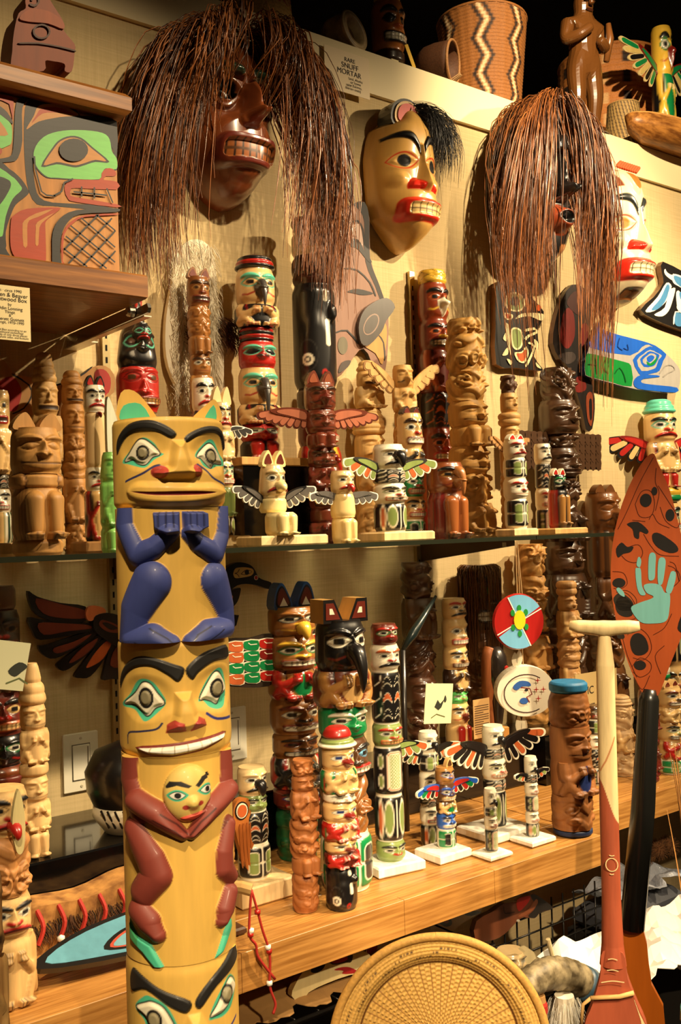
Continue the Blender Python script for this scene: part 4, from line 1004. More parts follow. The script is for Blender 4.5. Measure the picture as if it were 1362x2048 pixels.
plaque('feather_plaque', 'long dark red and black carved plaque behind the dark winged pole', T,
  [(612,760),(625,640),(660,520),(720,430),(790,450),(830,560),(830,650),(800,820),(760,900),(800,930),(842,1020),(850,1130),(835,1245),(800,1250),(780,1150),(700,900),(650,850)], (30,24,22), (70,36,24),
  [((116,34,28), [(650,720),(668,600),(700,560),(730,600),(735,720),(700,790),(665,770)]), ((116,34,28), [(775,660),(800,650),(818,690),(805,770),(785,790),(765,740)]), ((70,36,30), [(690,540),(730,470),(790,480),(812,560),(770,610)]), ((116,34,28), [(740,960),(780,950),(800,1000),(790,1030),(742,1035)]), ((70,60,56), [(640,830),(720,810),(740,850),(690,880)]),
   ((130,60,34), [(800,1060),(830,1040),(840,1130),(828,1230),(805,1180)]), ((20,18,18), [(815,1090),(830,1080),(832,1180),(820,1190)])], 0.015)
T = Trace((882, 420), K3, -0.024, (1060, 850))
bl, gy, gn_ = (28,92,196), (166,162,156), (16,128,52)
plaque('bird_head_plaque', 'blue, green and silver carved bird head plaque on the wall', T,
  [(800,830),(790,880),(793,930),(812,950),(940,985),(1090,1022),(1300,1042),(1325,1010),(1335,940),(1320,890),(1255,822),(1190,772),(1090,740),(905,690),(882,650),(866,646),(840,720)], gy, (40,60,110),
  [(bl, [(866,648),(884,652),(907,692),(1090,741),(1190,774),(1252,822),(1240,830),(1200,800),(1155,768),(1115,782),(1048,830),(820,786),(842,720)], 2),
   (gn_, [(800,828),(835,822),(1020,868),(1045,880),(1056,905),(1056,1005),(940,980),(814,948),(795,928),(791,880)], 2),
   (bl, [(1063,855),(1110,808),(1160,778),(1205,798),(1252,825),(1235,860),(1215,915),(1180,930),(1120,942),(1095,930)], 2), (gy, [(1086,858),(1122,822),(1160,798),(1200,815),(1228,832),(1208,855),(1196,893),(1176,908),(1112,918)], 2),
   (bl, [(1103,852),(1135,822),(1160,806),(1205,822),(1212,836),(1190,880),(1170,893),(1125,895)], 2), (gy, [(1118,855),(1145,830),(1165,818),(1195,830),(1180,875),(1130,880)], 2), (bl, [(1140,845),(1165,828),(1185,840),(1170,862),(1150,870)], 2), (gn_, [(1140,862),(1160,876),(1190,850),(1200,832),(1194,866),(1170,888),(1145,884)], 2),
   (bl, [(1066,990),(1075,960),(1112,940),(1200,942),(1210,952),(1125,962),(1108,978),(1130,990),(1220,1000),(1312,1012),(1306,1040),(1180,1030),(1090,1018)], 2), ((150,146,140), strip([(1215,930),(1245,890),(1280,885),(1300,910),(1260,930),(1235,950)], 3), 2),
   ((16,50,120), strip([(905,700),(915,740),(940,755)], 2.5), 2), ((16,50,120), strip([(985,735),(975,780),(1000,800)], 2.5), 2), ((16,50,120), strip([(1010,790),(1035,800),(1030,770)], 2.5), 2), ((16,50,120), strip([(930,720),(935,770)], 2.5), 2), ((8,80,30), strip([(960,930),(985,900),(1010,940),(1020,980)], 2.5), 2), ((8,80,30), strip([(850,850),(855,930)], 2.5), 2), ((8,80,30), strip([(810,880),(850,885)], 2.5), 2), ((8,80,30), strip([(900,860),(890,900),(920,930)], 2.5), 2)], 0.016)
T = Trace((882, 420), K3, -0.006, (1300, 500))
plaque('wing_plaque', 'black, white and sky blue curved wing panel below the white mask', T,
  [(1105,572),(1180,500),(1235,420),(1225,360),(1232,300),(1362,365),(1480,420),(1480,740),(1362,695),(1275,665),(1180,625)], (26,24,24), (90,58,34),
  [('W', [(1240,345),(1262,345),(1300,375),(1362,410),(1362,440),(1290,410),(1245,375)]), ((26,24,24), [(1248,335),(1290,345),(1285,375),(1255,360)]), ('W', [(1280,385),(1300,370),(1362,395),(1400,440),(1400,480),(1320,440),(1290,420)]), ((78,140,190), [(1292,390),(1305,380),(1362,408),(1390,445),(1362,460),(1310,425)]),
   ('W', [(1130,580),(1200,500),(1250,420),(1280,440),(1262,480),(1245,530),(1180,580)]), ((78,140,190), [(1165,570),(1215,510),(1252,432),(1268,450),(1240,530),(1195,572)]), ('W', [(1180,600),(1240,560),(1262,470),(1300,450),(1285,520),(1262,580),(1225,610)]),
   ('W', [(1305,475),(1325,470),(1345,540),(1362,540),(1362,580),(1318,580),(1308,540)]), ((78,140,190), [(1322,475),(1362,480),(1362,520),(1335,522)]), ('W', [(1310,548),(1355,555),(1350,582),(1315,575)]), ((78,140,190), [(1295,640),(1305,590),(1345,605),(1345,660),(1310,665)]), ('W', strip([(1290,650),(1300,585),(1350,600),(1350,668)], 4), 2)], 0.018)
# ---- white fur hide
p = atY(392, 660, -0.01); t = thing('fur_hide', 'white fur pelt with two brown tufts hanging on the wall', 'fur', tuple(p))
sc = mpp(p); X_ = lambda px, py: ((px-392)*sc*1.22, -(py-660)*sc)
o = cr([X_(*q) for q in [(365,500),(400,480),(425,510),(430,600),(438,700),(432,790),(405,835),(370,815),(335,740),(332,660),(345,580)]], 4)
b = MB(); b.poly(o, 0.0, -0.012, (236,224,196)); b.build('pelt', flat('white_fur', (240,230,205), 0.95), t)
def furfn(rnd, seg):
    a, c = X_(rnd.uniform(338, 432), rnd.uniform(485, 825)); L = 0.03
    return [(a+0.006*math.sin(3*j/seg+a*90), -0.012-0.012*math.sin(2.6*j/seg), c-L*j/seg) for j in range(seg+1)]
strands(t, 'fur', furfn, 1500, 0.0008, 3, 21, (214,200,168), (250,242,222), attr_mat('fur_fibre', 0.9, 0, 0.05, 0))
for cx in (378, 440):
    def tf(rnd, seg, cx=cx):
        a, c = X_(cx+rnd.uniform(-15, 15), 660+rnd.uniform(-30, 30)); return [(a+0.004*j, -0.015-0.02*math.sin(2.8*j/seg), c-0.03*j/seg) for j in range(seg+1)]
    strands(t, 'brown_tuft', tf, 220, 0.0009, 3, cx, (50,28,14), (120,72,34), MATS['fur_fibre'])

# ---- raven plaque behind the big pole
T = Trace((440, 1100), 6.81, -0.006, (250, 500))
plaque('raven_plaque', 'black bird head plaque with cream eye beside the eared pole', T,
  [(40,250),(130,190),(230,165),(340,190),(400,230),(440,290),(480,370),(560,410),(650,440),(662,530),(560,512),(440,472),(300,460),(190,480),(110,540),(40,600),(-60,640),(-80,400)], (16,14,14), (40,26,18),
  [((206,168,98), [(135,310),(165,250),(240,235),(330,238),(400,260),(410,310),(370,350),(280,370),(170,382),(140,350)]), ('b', strip([(240,325),(290,280),(340,275),(385,295),(340,325),(280,335),(240,325)], 4), 2), ('b', ell(318, 302, 30, 36), 1), ('b', strip([(215,262),(190,305),(155,318)], 4), 2), ('b', strip([(160,320),(190,330),(212,365)], 4), 2), ((220,200,170), ell(442, 375, 28, 33), 1), ('r', ell(442, 375, 21, 26), 1)])
t = [o for o in bpy.data.objects if o.name.startswith('raven_plaque')][0]
b = MB(); b.poly(T.p([(-60,640),(100,560),(230,512),(240,570),(200,700),(120,790),(50,840),(-60,860)], 3), -0.001, -0.012, (30,24,20)); b.poly(T.p([(40,690),(90,650),(132,620),(125,680),(70,750),(40,770)], 3), -0.012, -0.0128, (206,84,36)); b.build('feather', M_gloss(), t)
b = MB(); b.poly(T.p([(40,865),(220,885),(185,1020),(110,1075),(40,1060)], 1, False), -0.001, -0.012, (18,15,14)); b.build('feather', M_gloss(), t)
# ------------------------------------------------------------------ carvings on the glass shelf
MW, MG, MM = M_wood(), M_gloss(), M_matte()
F_ = lambda **k: k
bare = F_(brow=None, ew=None, out=None, pu=None, nose=None, lips=None, teeth=None)
def B(**k): d = dict(bare); d.update(k); return d
def gp(name, label, px, top, w, Y, segs, **k):
    k.setdefault('z', ZG); return pole(name, label, px, 1090, top, w, Y, segs, **k)
# -- left of the big pole
gp('bird_carving', 'bare wood bird pole with red open mouth beside the brown carved bear', 2, 782, 46, -0.15,
   [('face', 75, 1.0, F_(brow=None, ew='n', out='G', pu='b', lips='r', teeth=None, nose=None)), ('body', 90, 1.0, F_(limb='n', fine='K')), ('form', 30, .9, F_(k=2)), ('face', 45, .95, F_(base='w', mouth='grin')), ('feather', 60, 1.0, F_(c1='w', c2='b', ln='G'))], cat='totem pole', phi=0.3, m=MG, foot=(0.10, 0.09, 0.022, 'N'))
t, R, bd, H = gp('bear_carving', 'brown cedar carving of a crouching bear with folded wings', 76, 858, 98, -0.27,
   [('face', 95, (1.02, .95), B(mouth='line')), ('body', 30, .95, F_(limb=None, wing='k', fine='d')), ('legs', 105, 1.0, F_(toe='d', wing='k', fine='d')), ('plain', 32, 1.0)], cat='wood carving', base=(188,138,74), m=MW, phi=0.0, rel=1.3)
for x in (-0.55, 0.55): ear(t, x*R, H, R, 0.32*R*2, (188,138,74), None, MW)
gp('totem_pole', 'bare carved pole with tall ringed hat behind the brown bear carving', 97, 706, 50, -0.10,
   [('rings', 55, (.95, .45), F_(n=4)), ('face', 60, 1.0, B(mouth='grin')), ('body', 90, 1.1, F_(limb='c', fine='d')), ('carve', 70, 1.1, F_(k=3)), ('body', 90, 1.1, F_(limb='c', fine='d'))], base='c', m=MW, rel=1.2)
gp('totem_pole', 'slim bare carved pole with short hat beside the black and white bird pole', 152, 742, 46, -0.10,
   [('rings', 30, (.9, .5), F_(n=2)), ('face', 40, .9, B(mouth='grin')), ('face', 60, 1.0, B(mouth='line')), ('carve', 90, 1.05, F_(k=8)), ('body', 90, 1.05, F_(limb='k', fine='D')), ('carve', 60, 1.0, F_(k=12))], base='k', m=MW, rel=1.2)
t, R, bd, H = gp('totem_pole', 'black and cream bird pole with red lips and red curled arms', 196, 772, 42, -0.20,
   [('face', 52, 1.0, F_(base='w', brow='b', lips='r', mouth='frown')), ('plain', 105, .95, F_(base='N')), ('face', 45, 1.0, F_(base='w', lips='r', mouth='frown')), ('body', 95, 1.05, F_(base='c', limb='r', fine='b', wing='b'))], base='w', m=MG, foot=(0.075, 0.07, 0.02, 'k'))
for x in (-0.5, 0.5): ear(t, x*R, H, R, 1.0*R, 'b', 'r', MG)
beak(t, R, bd[1][1]-0.2*R, 0.5*R, 0.4*R, 'q', MG, 0.25)
gp('frog_carving', 'bright green carved frog pole beside the big yellow pole', 226, 905, 44, -0.285,
   [('face', 60, (1.05, .75), F_(base=(140,205,104), brow=None, ew=(140,205,104), out=None, pu=(90,160,70), nose=None, lips=(90,150,70), mouth='line')), ('body', 90, 1.05, F_(limb=(130,195,96), fine=(80,130,60))), ('legs', 50, 1.05, F_(toe=(80,130,60)))], cat='wood carving', base=(140,205,104), m=MG)
b = MB(); p = atY(213, 895, -0.245); T = Trace((0, 420), K3, -0.245, (620, 1200)); b.poly(T.p([(598,1180),(605,1060),(640,1140),(668,1260),(660,1420),(610,1420)], 3), 0.004, -0.006, (210,214,190)); o = b.build('feather_carving', MM); o.location = T.o
tag(o, 'white carved feather blade standing behind the green frog', 'wood carving')
T = Trace((0, 420), K3, -0.008, (100, 1050))
plaque('moon_plaque', 'broad wooden plaque with red inlaid shapes hung under the box shelf', T,
  [(-80,880),(10,860),(60,930),(190,960),(330,1000),(420,960),(500,900),(580,890),(630,940),(630,1040),(560,1080),(480,1100),(400,1250),(330,1420),(-80,1420)], (190,140,80), (120,80,40),
  [('r', [(-40,1000),(50,950),(105,1020),(95,1100),(60,1150),(-40,1100)]), ('b', strip([(60,940),(150,1000),(165,1060),(120,1130),(60,1160)], 4), 2), ('r', [(365,1060),(420,1010),(440,1060),(410,1130),(365,1120)]), ('r', [(520,930),(570,910),(610,960),(600,1040),(540,1060)]), ('b', strip([(300,1000),(420,960),(500,900)], 4), 2), ('b', strip([(330,1180),(390,1260),(340,1380)], 4), 2)], 0.014, MM)
# -- behind and right of the big pole
t, R, bd, H = gp('raven_head_pole', 'teal eyed head pole with wide red mouth and small face on its brow', 284, 654, 84, -0.12,
   [('face', 70, (1.0, .72), F_(base='b', brow=None, sock='t', ew='b', out='b', pu='d', nose=None, lips='t', mouth='none')), ('face', 72, 1.0, F_(base='r', brow=None, ew='r', out='b', pu='d', nose='r', lips='q', teeth='k', mouth='grin', ey=0.55)), ('plain', 75, .85, F_(base='n', mat=MW)), ('carve', 150, .9, F_(base='k'))], base='b', m=MG, phi=0.15, cat='totem pole')
C_ = MB()
column(t, 'small_face', R*0.5, bd[0][1]-0.95*R, bd[0][1]+0.05*R, lambda C: face(C, C.a*0.5, 1.1, C.a*0.46, brow=None, sock='t', ew='b', out='t', lips='r', mouth='frown', nose='r'), 'b', MG, 40, 40, notch(0.6, 0.25))
t.children[-1].location = (0.05*R, -0.62*R, 0)
b = MB(); b.lathe([(0.55*R, 0), (0.4*R, 0.25*R), (0.3*R, 0.8*R), (0.12*R, 1.6*R), (0, 1.65*R)], 20, (30,26,24)); o = b.build('crest', MG, t, True); o.location = (0, 0, H)
for k in range(4):
    b = MB(); a = k*1.5; b.tube([(0.2*R*math.cos(a), 0.2*R*math.sin(a), H+0.8*R), (0.35*R*math.cos(a), 0.3*R*math.sin(a), H+1.9*R)], [0.09*R, 0.04*R], 6, ('r', 'b', 'G', 'r')[k]); b.build('plume', MG, t)
t, R, bd, H = gp('totem_pole', 'slim glossy brown bear and turtle pole in front of the white fur', 410, 556, 45, -0.075,
   [('face', 48, 1.0, F_(base='K', brow='D', ew='k', pu='D', out='D', lips='m', teeth=None, nose='m')), ('carve', 50, 1.0, F_(k=4)), ('legs', 30, 1.0, F_(toe='D')), ('face', 35, .95, F_(brow='D', ew='w', lips='m', mouth='line', nose='k')), ('body', 60, 1.0, F_(limb='k', fine='D')), ('carve', 130, 1.0, F_(k=5)), ('body', 90, 1.0, F_(limb='k', fine='D'))], base=(150,98,46), m=MG, phi=0.1)
for x in (-0.6, 0.6): ear(t, x*R, H, R, 0.9*R, 'K', 'm', MG)
t, R, bd, H = gp('totem_pole', 'cream faced pole with red frowning lips in front of the slim brown pole', 414, 758, 44, -0.135,
   [('face', 58, 1.0, F_(base='w', mouth='frown')), ('body', 90, 1.0, F_(base='r', limb='b', fine='w')), ('form', 90, 1.0, F_(k=0)), ('form', 60, 1.0, F_(k=2))], base='w', m=MG)
t, R, bd, H = gp('eagle_pole', 'cream horned eagle pole with black and white wing beside the big yellow pole', 449, 806, 44, -0.20,
   [('face', 60, .9, F_(base='N', mouth='frown')), ('body', 60, 1.0, F_(base='N', limb='n', fine='b')), ('face', 55, 1.0, F_(base='N', sock='t', lips='r')), ('legs', 60, 1.0, F_(base='s')), ('form', 40, 1.0, F_(k=3, base='N'))], base='N', m=MG, foot=(0.09, 0.06, 0.022, 'N'))
for x in (-0.5, 0.5): ear(t, x*R, H, R, 1.5*R, 'N', None, MG)
wing(t, 1, R, bd[0][0]+0.3*R, 1.6*R, 4, 0.1, 0, ('g',), 'W', MG, 'W', 0.7)
# riser on the glass for the tall red and green pole
p = atY(528, 1085, -0.10); 
t = thing('display_block', 'black display block with bare wooden top on the glass shelf', 'display riser', (p.x, -0.10, ZG))
hb = solve_z(p.x, -0.16, 915)-ZG
b = MB(); b.box((-0.085, -0.06, 0.0005), (0.085, 0.06, hb-0.018), (8,8,8)); b.build('box', M_black(), t)
b = MB(); b.box((-0.09, -0.065, hb-0.0175), (0.09, 0.065, hb), (206,160,92), None, 0.002); b.build('top_board', MW, t)
t, R, bd, H = pole('totem_pole', 'tall red, black and teal eyed bird pole standing on the black block', 520, 905, 516, 78, -0.09,
   [('rings', 28, (1.0, .75), F_(n=3, base='r', c2='b')), ('face', 75, 1.0, F_(base='n', brow='t', sock='t', ew='n', nose=(70,66,62), lips='r', mouth='beak')), ('body', 45, 1.0, F_(base='b', limb='n', wing='b', fine='r', hand='n')), ('rings', 30, .8, F_(n=4, base='r', c2='b')), ('face', 55, .95, F_(base='r', brow='t', sock='t', ew='b', nose='g', lips='r', mouth='line')), ('face', 75, 1.0, F_(base='n', brow='t', sock='t', ew='n', nose=(70,66,62), lips='r', mouth='beak')), ('body', 40, 1.0, F_(base='b', limb='n', wing='b', fine='r', feather='r')), ('face', 35, .95, F_(base='r', sock='t', brow=None, mouth='line')), ('legs', 36, 1.0, F_(base='b', limb='r', toe='w'))], base='n', m=MG, z=ZG+hb+0.0005, phi=0.25)
beak(t, R, bd[1][0]+0.55*(bd[1][1]-bd[1][0]), 0.55*R, 1.3*R, (70,66,62), MG, 0.22)
beak(t, R, bd[5][0]+0.6*(bd[5][1]-bd[5][0]), 0.6*R, 1.9*R, (70,66,62), MG, 0.22)
# whale pole
def whale(C):
    a, X = C.a, np.abs(C.X)
    C.rise(C.el(-0.5, a*0.35, 0.9, a*0.4), 0.08, 0.4)
    C.paint(C.el(-0.95, a*0.26, 0.27, 0.3), 'w'); C.paint(C.el(-0.95, a*0.26, 0.15, 0.16), 'b'); C.paint(C.el(-0.95, a*0.26, 0.07, 0.09), 'w'); C.line(C.el(-0.95, a*0.3, 0.45, 0.75), 0.02, 'g')
    C.paint(C.el(-0.2, a*0.13, 0.14, 0.2), 'r'); C.paint(C.el(-0.2, a*0.13, 0.05, 0.08), 'b')
    C.paint(C.bx(0.02, a*0.52, 0.13, a*0.13, 0.12), 'w'); C.paint(C.bx(-0.05, a*0.88, 0.12, a*0.06, 0.1), 'w')
    C.rise(C.el(0.3, a*0.72, 0.3, a*0.12), 0.25, 0.2)
SEG['whale'] = whale; PARTNAME['whale'] = 'orca_body'
t, R, bd, H = gp('orca_pole', 'tall pole of a glossy black orca below a yellow beaked eagle head', 641, 440, 82, -0.09,
   [('carve', 28, .95, F_(base='D', k=7, fine='w')), ('face', 45, 1.0, F_(base='w', brow='w', ew='w', nose='y', lips='y', mouth='beak', rel=0.7)), ('carve', 55, 1.0, F_(base=(74,36,24), k=9, fine='D', rel=.6)), ('whale', 195, 1.05, F_(base='b')), ('plain', 40, .95, F_(base='D')), ('face', 70, .95, F_(base='m', brow='b', lips='r')), ('body', 90, 1.0, F_(base='y', limb='r', fine='b')), ('form', 90, 1.0, F_(base='y', ink='r', k=0))], base='b', m=MG, phi=0.0)
t, R, bd, H = gp('thunderbird_pole', 'reddish brown carved pole with spread pink feathered wings', 648, 768, 58, -0.205,
   [('face', 55, 1.1, F_(brow='D', ew=(120,58,36), out='D', pu='D', nose='m', lips=None, mouth='beak')), ('face', 48, 1.05, F_(brow=None, ew=(120,58,36), out='D', pu='D', nose=None, lips='D', mouth='line')), ('legs', 30, 1.0, F_(toe='D')), ('face', 40, .95, F_(brow='D', ew=None, out=None, pu='D', lips='D', teeth='m', nose=None)), ('body', 42, .95, F_(limb='m', fine='D')), ('face', 42, .95, F_(brow='D', ew=None, out=None, pu='D', lips='D', teeth='m', nose=None)), ('plain', 30, .9), ('body', 42, 1.0, F_(limb='m', fine='D'))], base=(112,50,30), m=MG, phi=0.25, rel=1.2)
for s in (-1, 1):
    ear(t, s*0.55*R, H, R, 0.9*R, (112,50,30), (150,80,50), MG)
    wing(t, s, R, bd[1][1]-0.4*R, 2.7*R, 7, 0.12, 0.05, ((186,112,84),), (96,40,26), MG, (112,50,30), 0.42)
gp('totem_pole', 'pale bare wood pole with ringed waist beside the raised winged thunderbird', 744, 722, 54, -0.06,
   [('rings', 22, (.75, .4), F_(n=2)), ('face', 32, .8, B(mouth='grin')), ('body', 42, 1.0, F_(limb='n', fine='k')), ('rings', 52, (1.2, .85), F_(n=5)), ('face', 50, 1.1, B(mouth='frown')), ('body', 60, 1.05, F_(limb='n', fine='k')), ('carve', 100, 1.05, F_(k=11))], base=(226,182,112), m=MW, rel=1.3)
t, R, bd, H = gp('thunderbird_pole', 'pale bare wood thunderbird with wings raised in a V', 815, 732, 42, -0.13,
   [('face', 45, .95, B(mouth='beak')), ('body', 45, 1.05, F_(limb='n', fine='k')), ('legs', 30, .9, F_(toe='k')), ('carve', 120, 1.0, F_(k=2)), ('body', 100, 1.0, F_(limb='n', fine='k'))], base=(218,168,96), m=MW, phi=0.2, rel=1.3)
for s in (-1, 1): wing(t, s, R, bd[0][0], 3.3*R, 5, 0.75, 0.0, ((222,176,104),), (170,120,60), MW, (214,164,92), 0.32)
t, R, bd, H = gp('totem_pole', 'painted pole of a toothy cream face over green lower figure', 826, 828, 50, -0.205,
   [('face', 70, 1.0, F_(base='n', brow='D', lips='m', mouth='fangs')), ('body', 45, 1.0, F_(base='n', limb='g', fine='b')), ('face', 50, 1.0, F_(base='G', brow='b', sock='G')), ('face', 45, 1.0, F_(base='n', brow='b', lips='r')), ('form', 40, 1.0, F_(base='w', ink='G', pat='b', k=0))], base='n', m=MG)
for x in (-0.5, 0.5): ear(t, x*R, H, R, 0.6*R, 'D', 'm', MG)
t, R, bd, H = gp('totem_pole', 'tall dark red painted pole with scaled crown beside the broad cedar pole', 880, 544, 60, -0.05,
   [('carve', 26, .95, F_(base='y', k=21, fine='b', rel=.4)), ('face', 70, 1.0, F_(base=(140,56,26), brow='b', ew='o', nose='w', lips='y', mouth='beak')), ('face', 60, 1.0, F_(base=(120,44,22), brow='b', ew='o', nose='y', lips='b')), ('body', 80, 1.0, F_(base='m', limb='o', fine='b', wing='m')), ('form', 70, 1.0, F_(base='m', ink='b', pat='r', acc='o', ln='o', k=2)), ('face', 70, 1.0, F_(base=(140,56,26), brow='b', ew='o', lips='r')), ('form', 80, 1.0, F_(base='o', ink='m', pat='r', k=0)), ('body', 60, 1.0, F_(base='r', limb='m', fine='b'))], base='m', m=MG)
t, R, bd, H = gp('totem_pole', 'broad tall bare cedar pole with swirling carved figures', 942, 640, 80, -0.16,
   [('carve', 40, .8, F_(k=31)), ('carve', 90, .92, F_(k=32)), ('carve', 70, .95, F_(k=33)), ('face', 60, .95, B(mouth='line')), ('legs', 50, .9, F_(toe='d')), ('face', 65, 1.0, B(mouth='line')), ('carve', 70, 1.0, F_(k=36)), ('body', 70, 1.0, F_(limb=(190,144,76), fine='K'))], base=(190,144,76), m=MW, rel=1.4, foot=(0.10, 0.10, 0.012, 'c'))
# -- front row
t, R, bd, H = gp('eagle_carving', 'cream eared bird carving with grey feathered wings and a small face on its belly', 548, 930, 58, -0.285,
   [('face', 55, (1.0, .8), F_(base='N', brow=None, lips=(150,30,26), nose=None, teeth=None, mouth='frown')), ('plain', 25, .95), ('legs', 38, 1.05, F_(toe='b'))], base=(250,226,160), m=MG, phi=0.0, cat='bird carving', foot=(0.155, 0.09, 0.02, 'N', 0.02))
beak(t, R, bd[0][0]+0.75*R, 0.5*R, 0.35*R, (250,226,160), MG, 0.42)
column(t, 'belly_face', R*0.34, bd[1][0]-0.1*R, bd[1][0]+0.75*R, lambda C: face(C, C.a*0.5, 1.1, C.a*0.46, lips='r', mouth='frown'), (250,226,160), MG, 30, 30, notch(0.6, 0.25)); t.children[-1].location = (0, -0.85*R, 0)
for s in (-1, 1):
    ear(t, s*0.5*R, H, R, 1.0*R, (250,226,160), 'm', MG)
    wing(t, s, R, bd[1][1]-0.1*R, 1.9*R, 5, 0.45, -0.15, ((92,88,84),), 'W', MG, 'b', 0.5, 0.85)
t, R, bd, H = gp('bird_carving', 'small cream bird carving with grey wings and red beak on the shelf edge', 688, 942, 50, -0.305,
   [('face', 42, .95, F_(base='N', brow=None, lips='r', nose=None, teeth=None, mouth='frown')), ('plain', 45, (1.05, .9)), ('legs', 48, .95, F_(toe='D'))], base=(248,218,150), m=MG, cat='bird carving')
beak(t, R, bd[0][0]+0.5*R, 0.4*R, 0.5*R, 'r', MG, 0.3)
for s in (-1, 1): wing(t, s, R, bd[1][1]-0.2*R, 1.9*R, 4, 0.1, -0.1, ((96,92,88),), 'W', MG, (96,92,88), 0.45, 0.85)
t, R, bd, H = gp('eagle_pole', 'stout black and cream eagle pole with sage ovals and fan wings', 782, 890, 66, -0.285,
   [('face', 52, .95, F_(base='w', brow=None, lips='b', nose='b', mouth='frown', teeth='o')), ('form', 30, 1.0, F_(base='w', k=2)), ('face', 40, 1.0, F_(base='w', brow='b', sock='s', lips='o')), ('form', 60, 1.0, F_(base='w', k=3))], base='w', m=MG, foot=(0.14, 0.09, 0.02, 'N', 0.015))
beak(t, R, bd[0][0]+0.75*R, 0.35*R, 0.7*R, 'b', MG, 0.4)
for s in (-1, 1): wing(t, s, R, bd[1][1]+0.1*R, 2.0*R, 5, 0.25, -0.1, ('s', 'o'), 'w', MG, 'g', 0.5, 0.85)
t, R, bd, H = gp('bird_carving', 'dark glossy brown bird figure with black claws beside the cedar pole', 894, 926, 74, -0.275,
   [('face', 62, 1.0, F_(base=(128,66,30), brow='b', ew='k', out='D', nose=(170,110,60), lips='m', mouth='beak')), ('legs', 95, 1.0, F_(base=(120,62,28), limb=(160,92,44), wing='q', fine='b', toe='b'))], base=(128,66,30), m=MG, cat='bird carving')
beak(t, R, bd[0][0]+1.1*R, 0.45*R, 1.3*R, (170,110,60), MG, 0.3)
t, R, bd, H = gp('thunderbird_pole', 'bare pale thunderbird pole with lifted wings behind the sage spotted pole', 1026, 752, 40, -0.245,
   [('carve', 34, .75, F_(base='d', k=41)), ('face', 38, .85, B(mouth='line')), ('rings', 25, 1.0, F_(n=2)), ('face', 32, .95, B(mouth='line')), ('body', 60, 1.05, F_(limb='n', fine='k')), ('carve', 120, 1.05, F_(k=44))], base=(206,160,96), m=MW, rel=1.3)
for s in (-1, 1): wing(t, s, R, bd[4][1]-0.6*R, 1.9*R, 5, 0.6, 0.0, ((190,140,80),), (130,90,48), MW, (190,140,80), 0.35)
t, R, bd, H = gp('totem_pole', 'slim black and cream pole with two sage green spots and red beaks', 1034, 880, 46, -0.305,
   [('face', 38, .95, F_(base='w', brow='r', lips='r', mouth='frown')), ('form', 42, 1.0, F_(base='w', k=0)), ('face', 40, 1.05, F_(base='w', brow='r', lips='o', mouth='line')), ('form', 62, 1.0, F_(base='w', k=0))], base='w', m=MG, foot=(0.08, 0.06, 0.018, 'N'))
for x in (-0.5, 0.5): ear(t, x*R, H, R, 0.5*R, 'w', 'r', MG)
t, R, bd, H = gp('totem_pole', 'thin black and cream eagle pole against the dark winged pole', 1090, 888, 34, -0.225,
   [('face', 38, 1.0, F_(base='w', brow='b', nose='g', lips='b', mouth='frown')), ('form', 50, .95, F_(base='w', k=2)), ('face', 38, 1.0, F_(base='w', brow='r', lips='r')), ('form', 50, 1.0, F_(base='w', acc='r', k=1))], base='w', m=MG)
t, R, bd, H = gp('bird_carving', 'small red and black eared bird figure on a bare wooden block', 1118, 950, 38, -0.29,
   [('face', 32, (1.0, .8), F_(base='b', brow='G', sock='G', ew='w', lips='w', mouth='beak', nose='b')), ('legs', 80, 1.05, F_(base='b', limb='k', wing='r', fine='b', toe='d'))], base='b', m=MG, cat='bird carving', foot=(0.12, 0.08, 0.016, 'c'))
for x in (-0.55, 0.55): ear(t, x*R, H, R, 0.7*R, 'w', 'r', MG)
# -- tall poles standing behind the narrow part of the glass
t, R, bd, H = pole('thunderbird_pole', 'tall dark brown carved pole with shingle feathered wings', 1136, 1440, 738, 74, -0.065,
   [('carve', 60, .85, F_(k=51)), ('face', 62, 1.05, B(mouth='line')), ('carve', 26, .9, F_(k=52)), ('face', 55, 1.0, B(mouth='grin')), ('carve', 60, .95, F_(k=53)), ('body', 55, 1.0, F_(limb=(64,42,26), fine='D')), ('face', 60, 1.05, B(mouth='line')), ('body', 80, 1.1, F_(limb=(50,32,20), fine='D')), ('carve', 90, 1.05, F_(k=55)), ('body', 90, 1.0, F_(limb=(64,42,26), fine='D'))], base=(70,46,28), m=MG, z=ZR+0.0005, rel=1.5)
for s in (-1, 1):
    L = 2.9*R
    b = MB(); b.box((0 if s > 0 else -L, -0.006, -0.05), (L if s > 0 else 0, 0.006, 0.05), (58,38,24)); wo = b.build('wing', MG, t); wo.location = (s*0.75*R, 0.01, bd[3][1]-0.1*R)
    for r_ in range(4):
        for c_ in range(6):
            x0 = (0.02+c_*0.162)*L; b = MB(); xx = (x0, x0+0.155*L) if s > 0 else (-x0-0.155*L, -x0)
            zt_ = 0.05-r_*0.024; o_ = cr([(xx[0], zt_), (xx[0], zt_-0.02), ((xx[0]+xx[1])/2, zt_-0.032), (xx[1], zt_-0.02), (xx[1], zt_)], 2)
            b.poly(o_, -0.006, -0.011+r_*0.0009, (74,50,32)); b.build('feather', MG, wo)
t, R, bd, H = pole('eagle_pole', 'brown carved eagle pole with ear horns behind the orange paddle', 1218, 1420, 985, 64, -0.065,
   [('face', 72, 1.05, F_(base='K', brow=None, ew='K', out='D', pu='K', nose='K', lips='D', mouth='beak')), ('feather', 90, 1.05, F_(base='K', c1='K', c2='d', ln='D')), ('body', 80, 1.0, F_(limb='d', fine='D')), ('carve', 90, 1.0, F_(k=61)), ('body', 80, 1.0, F_(limb='d', fine='D'))], base=(110,68,34), m=MG, z=ZR+0.0005, rel=1.3)
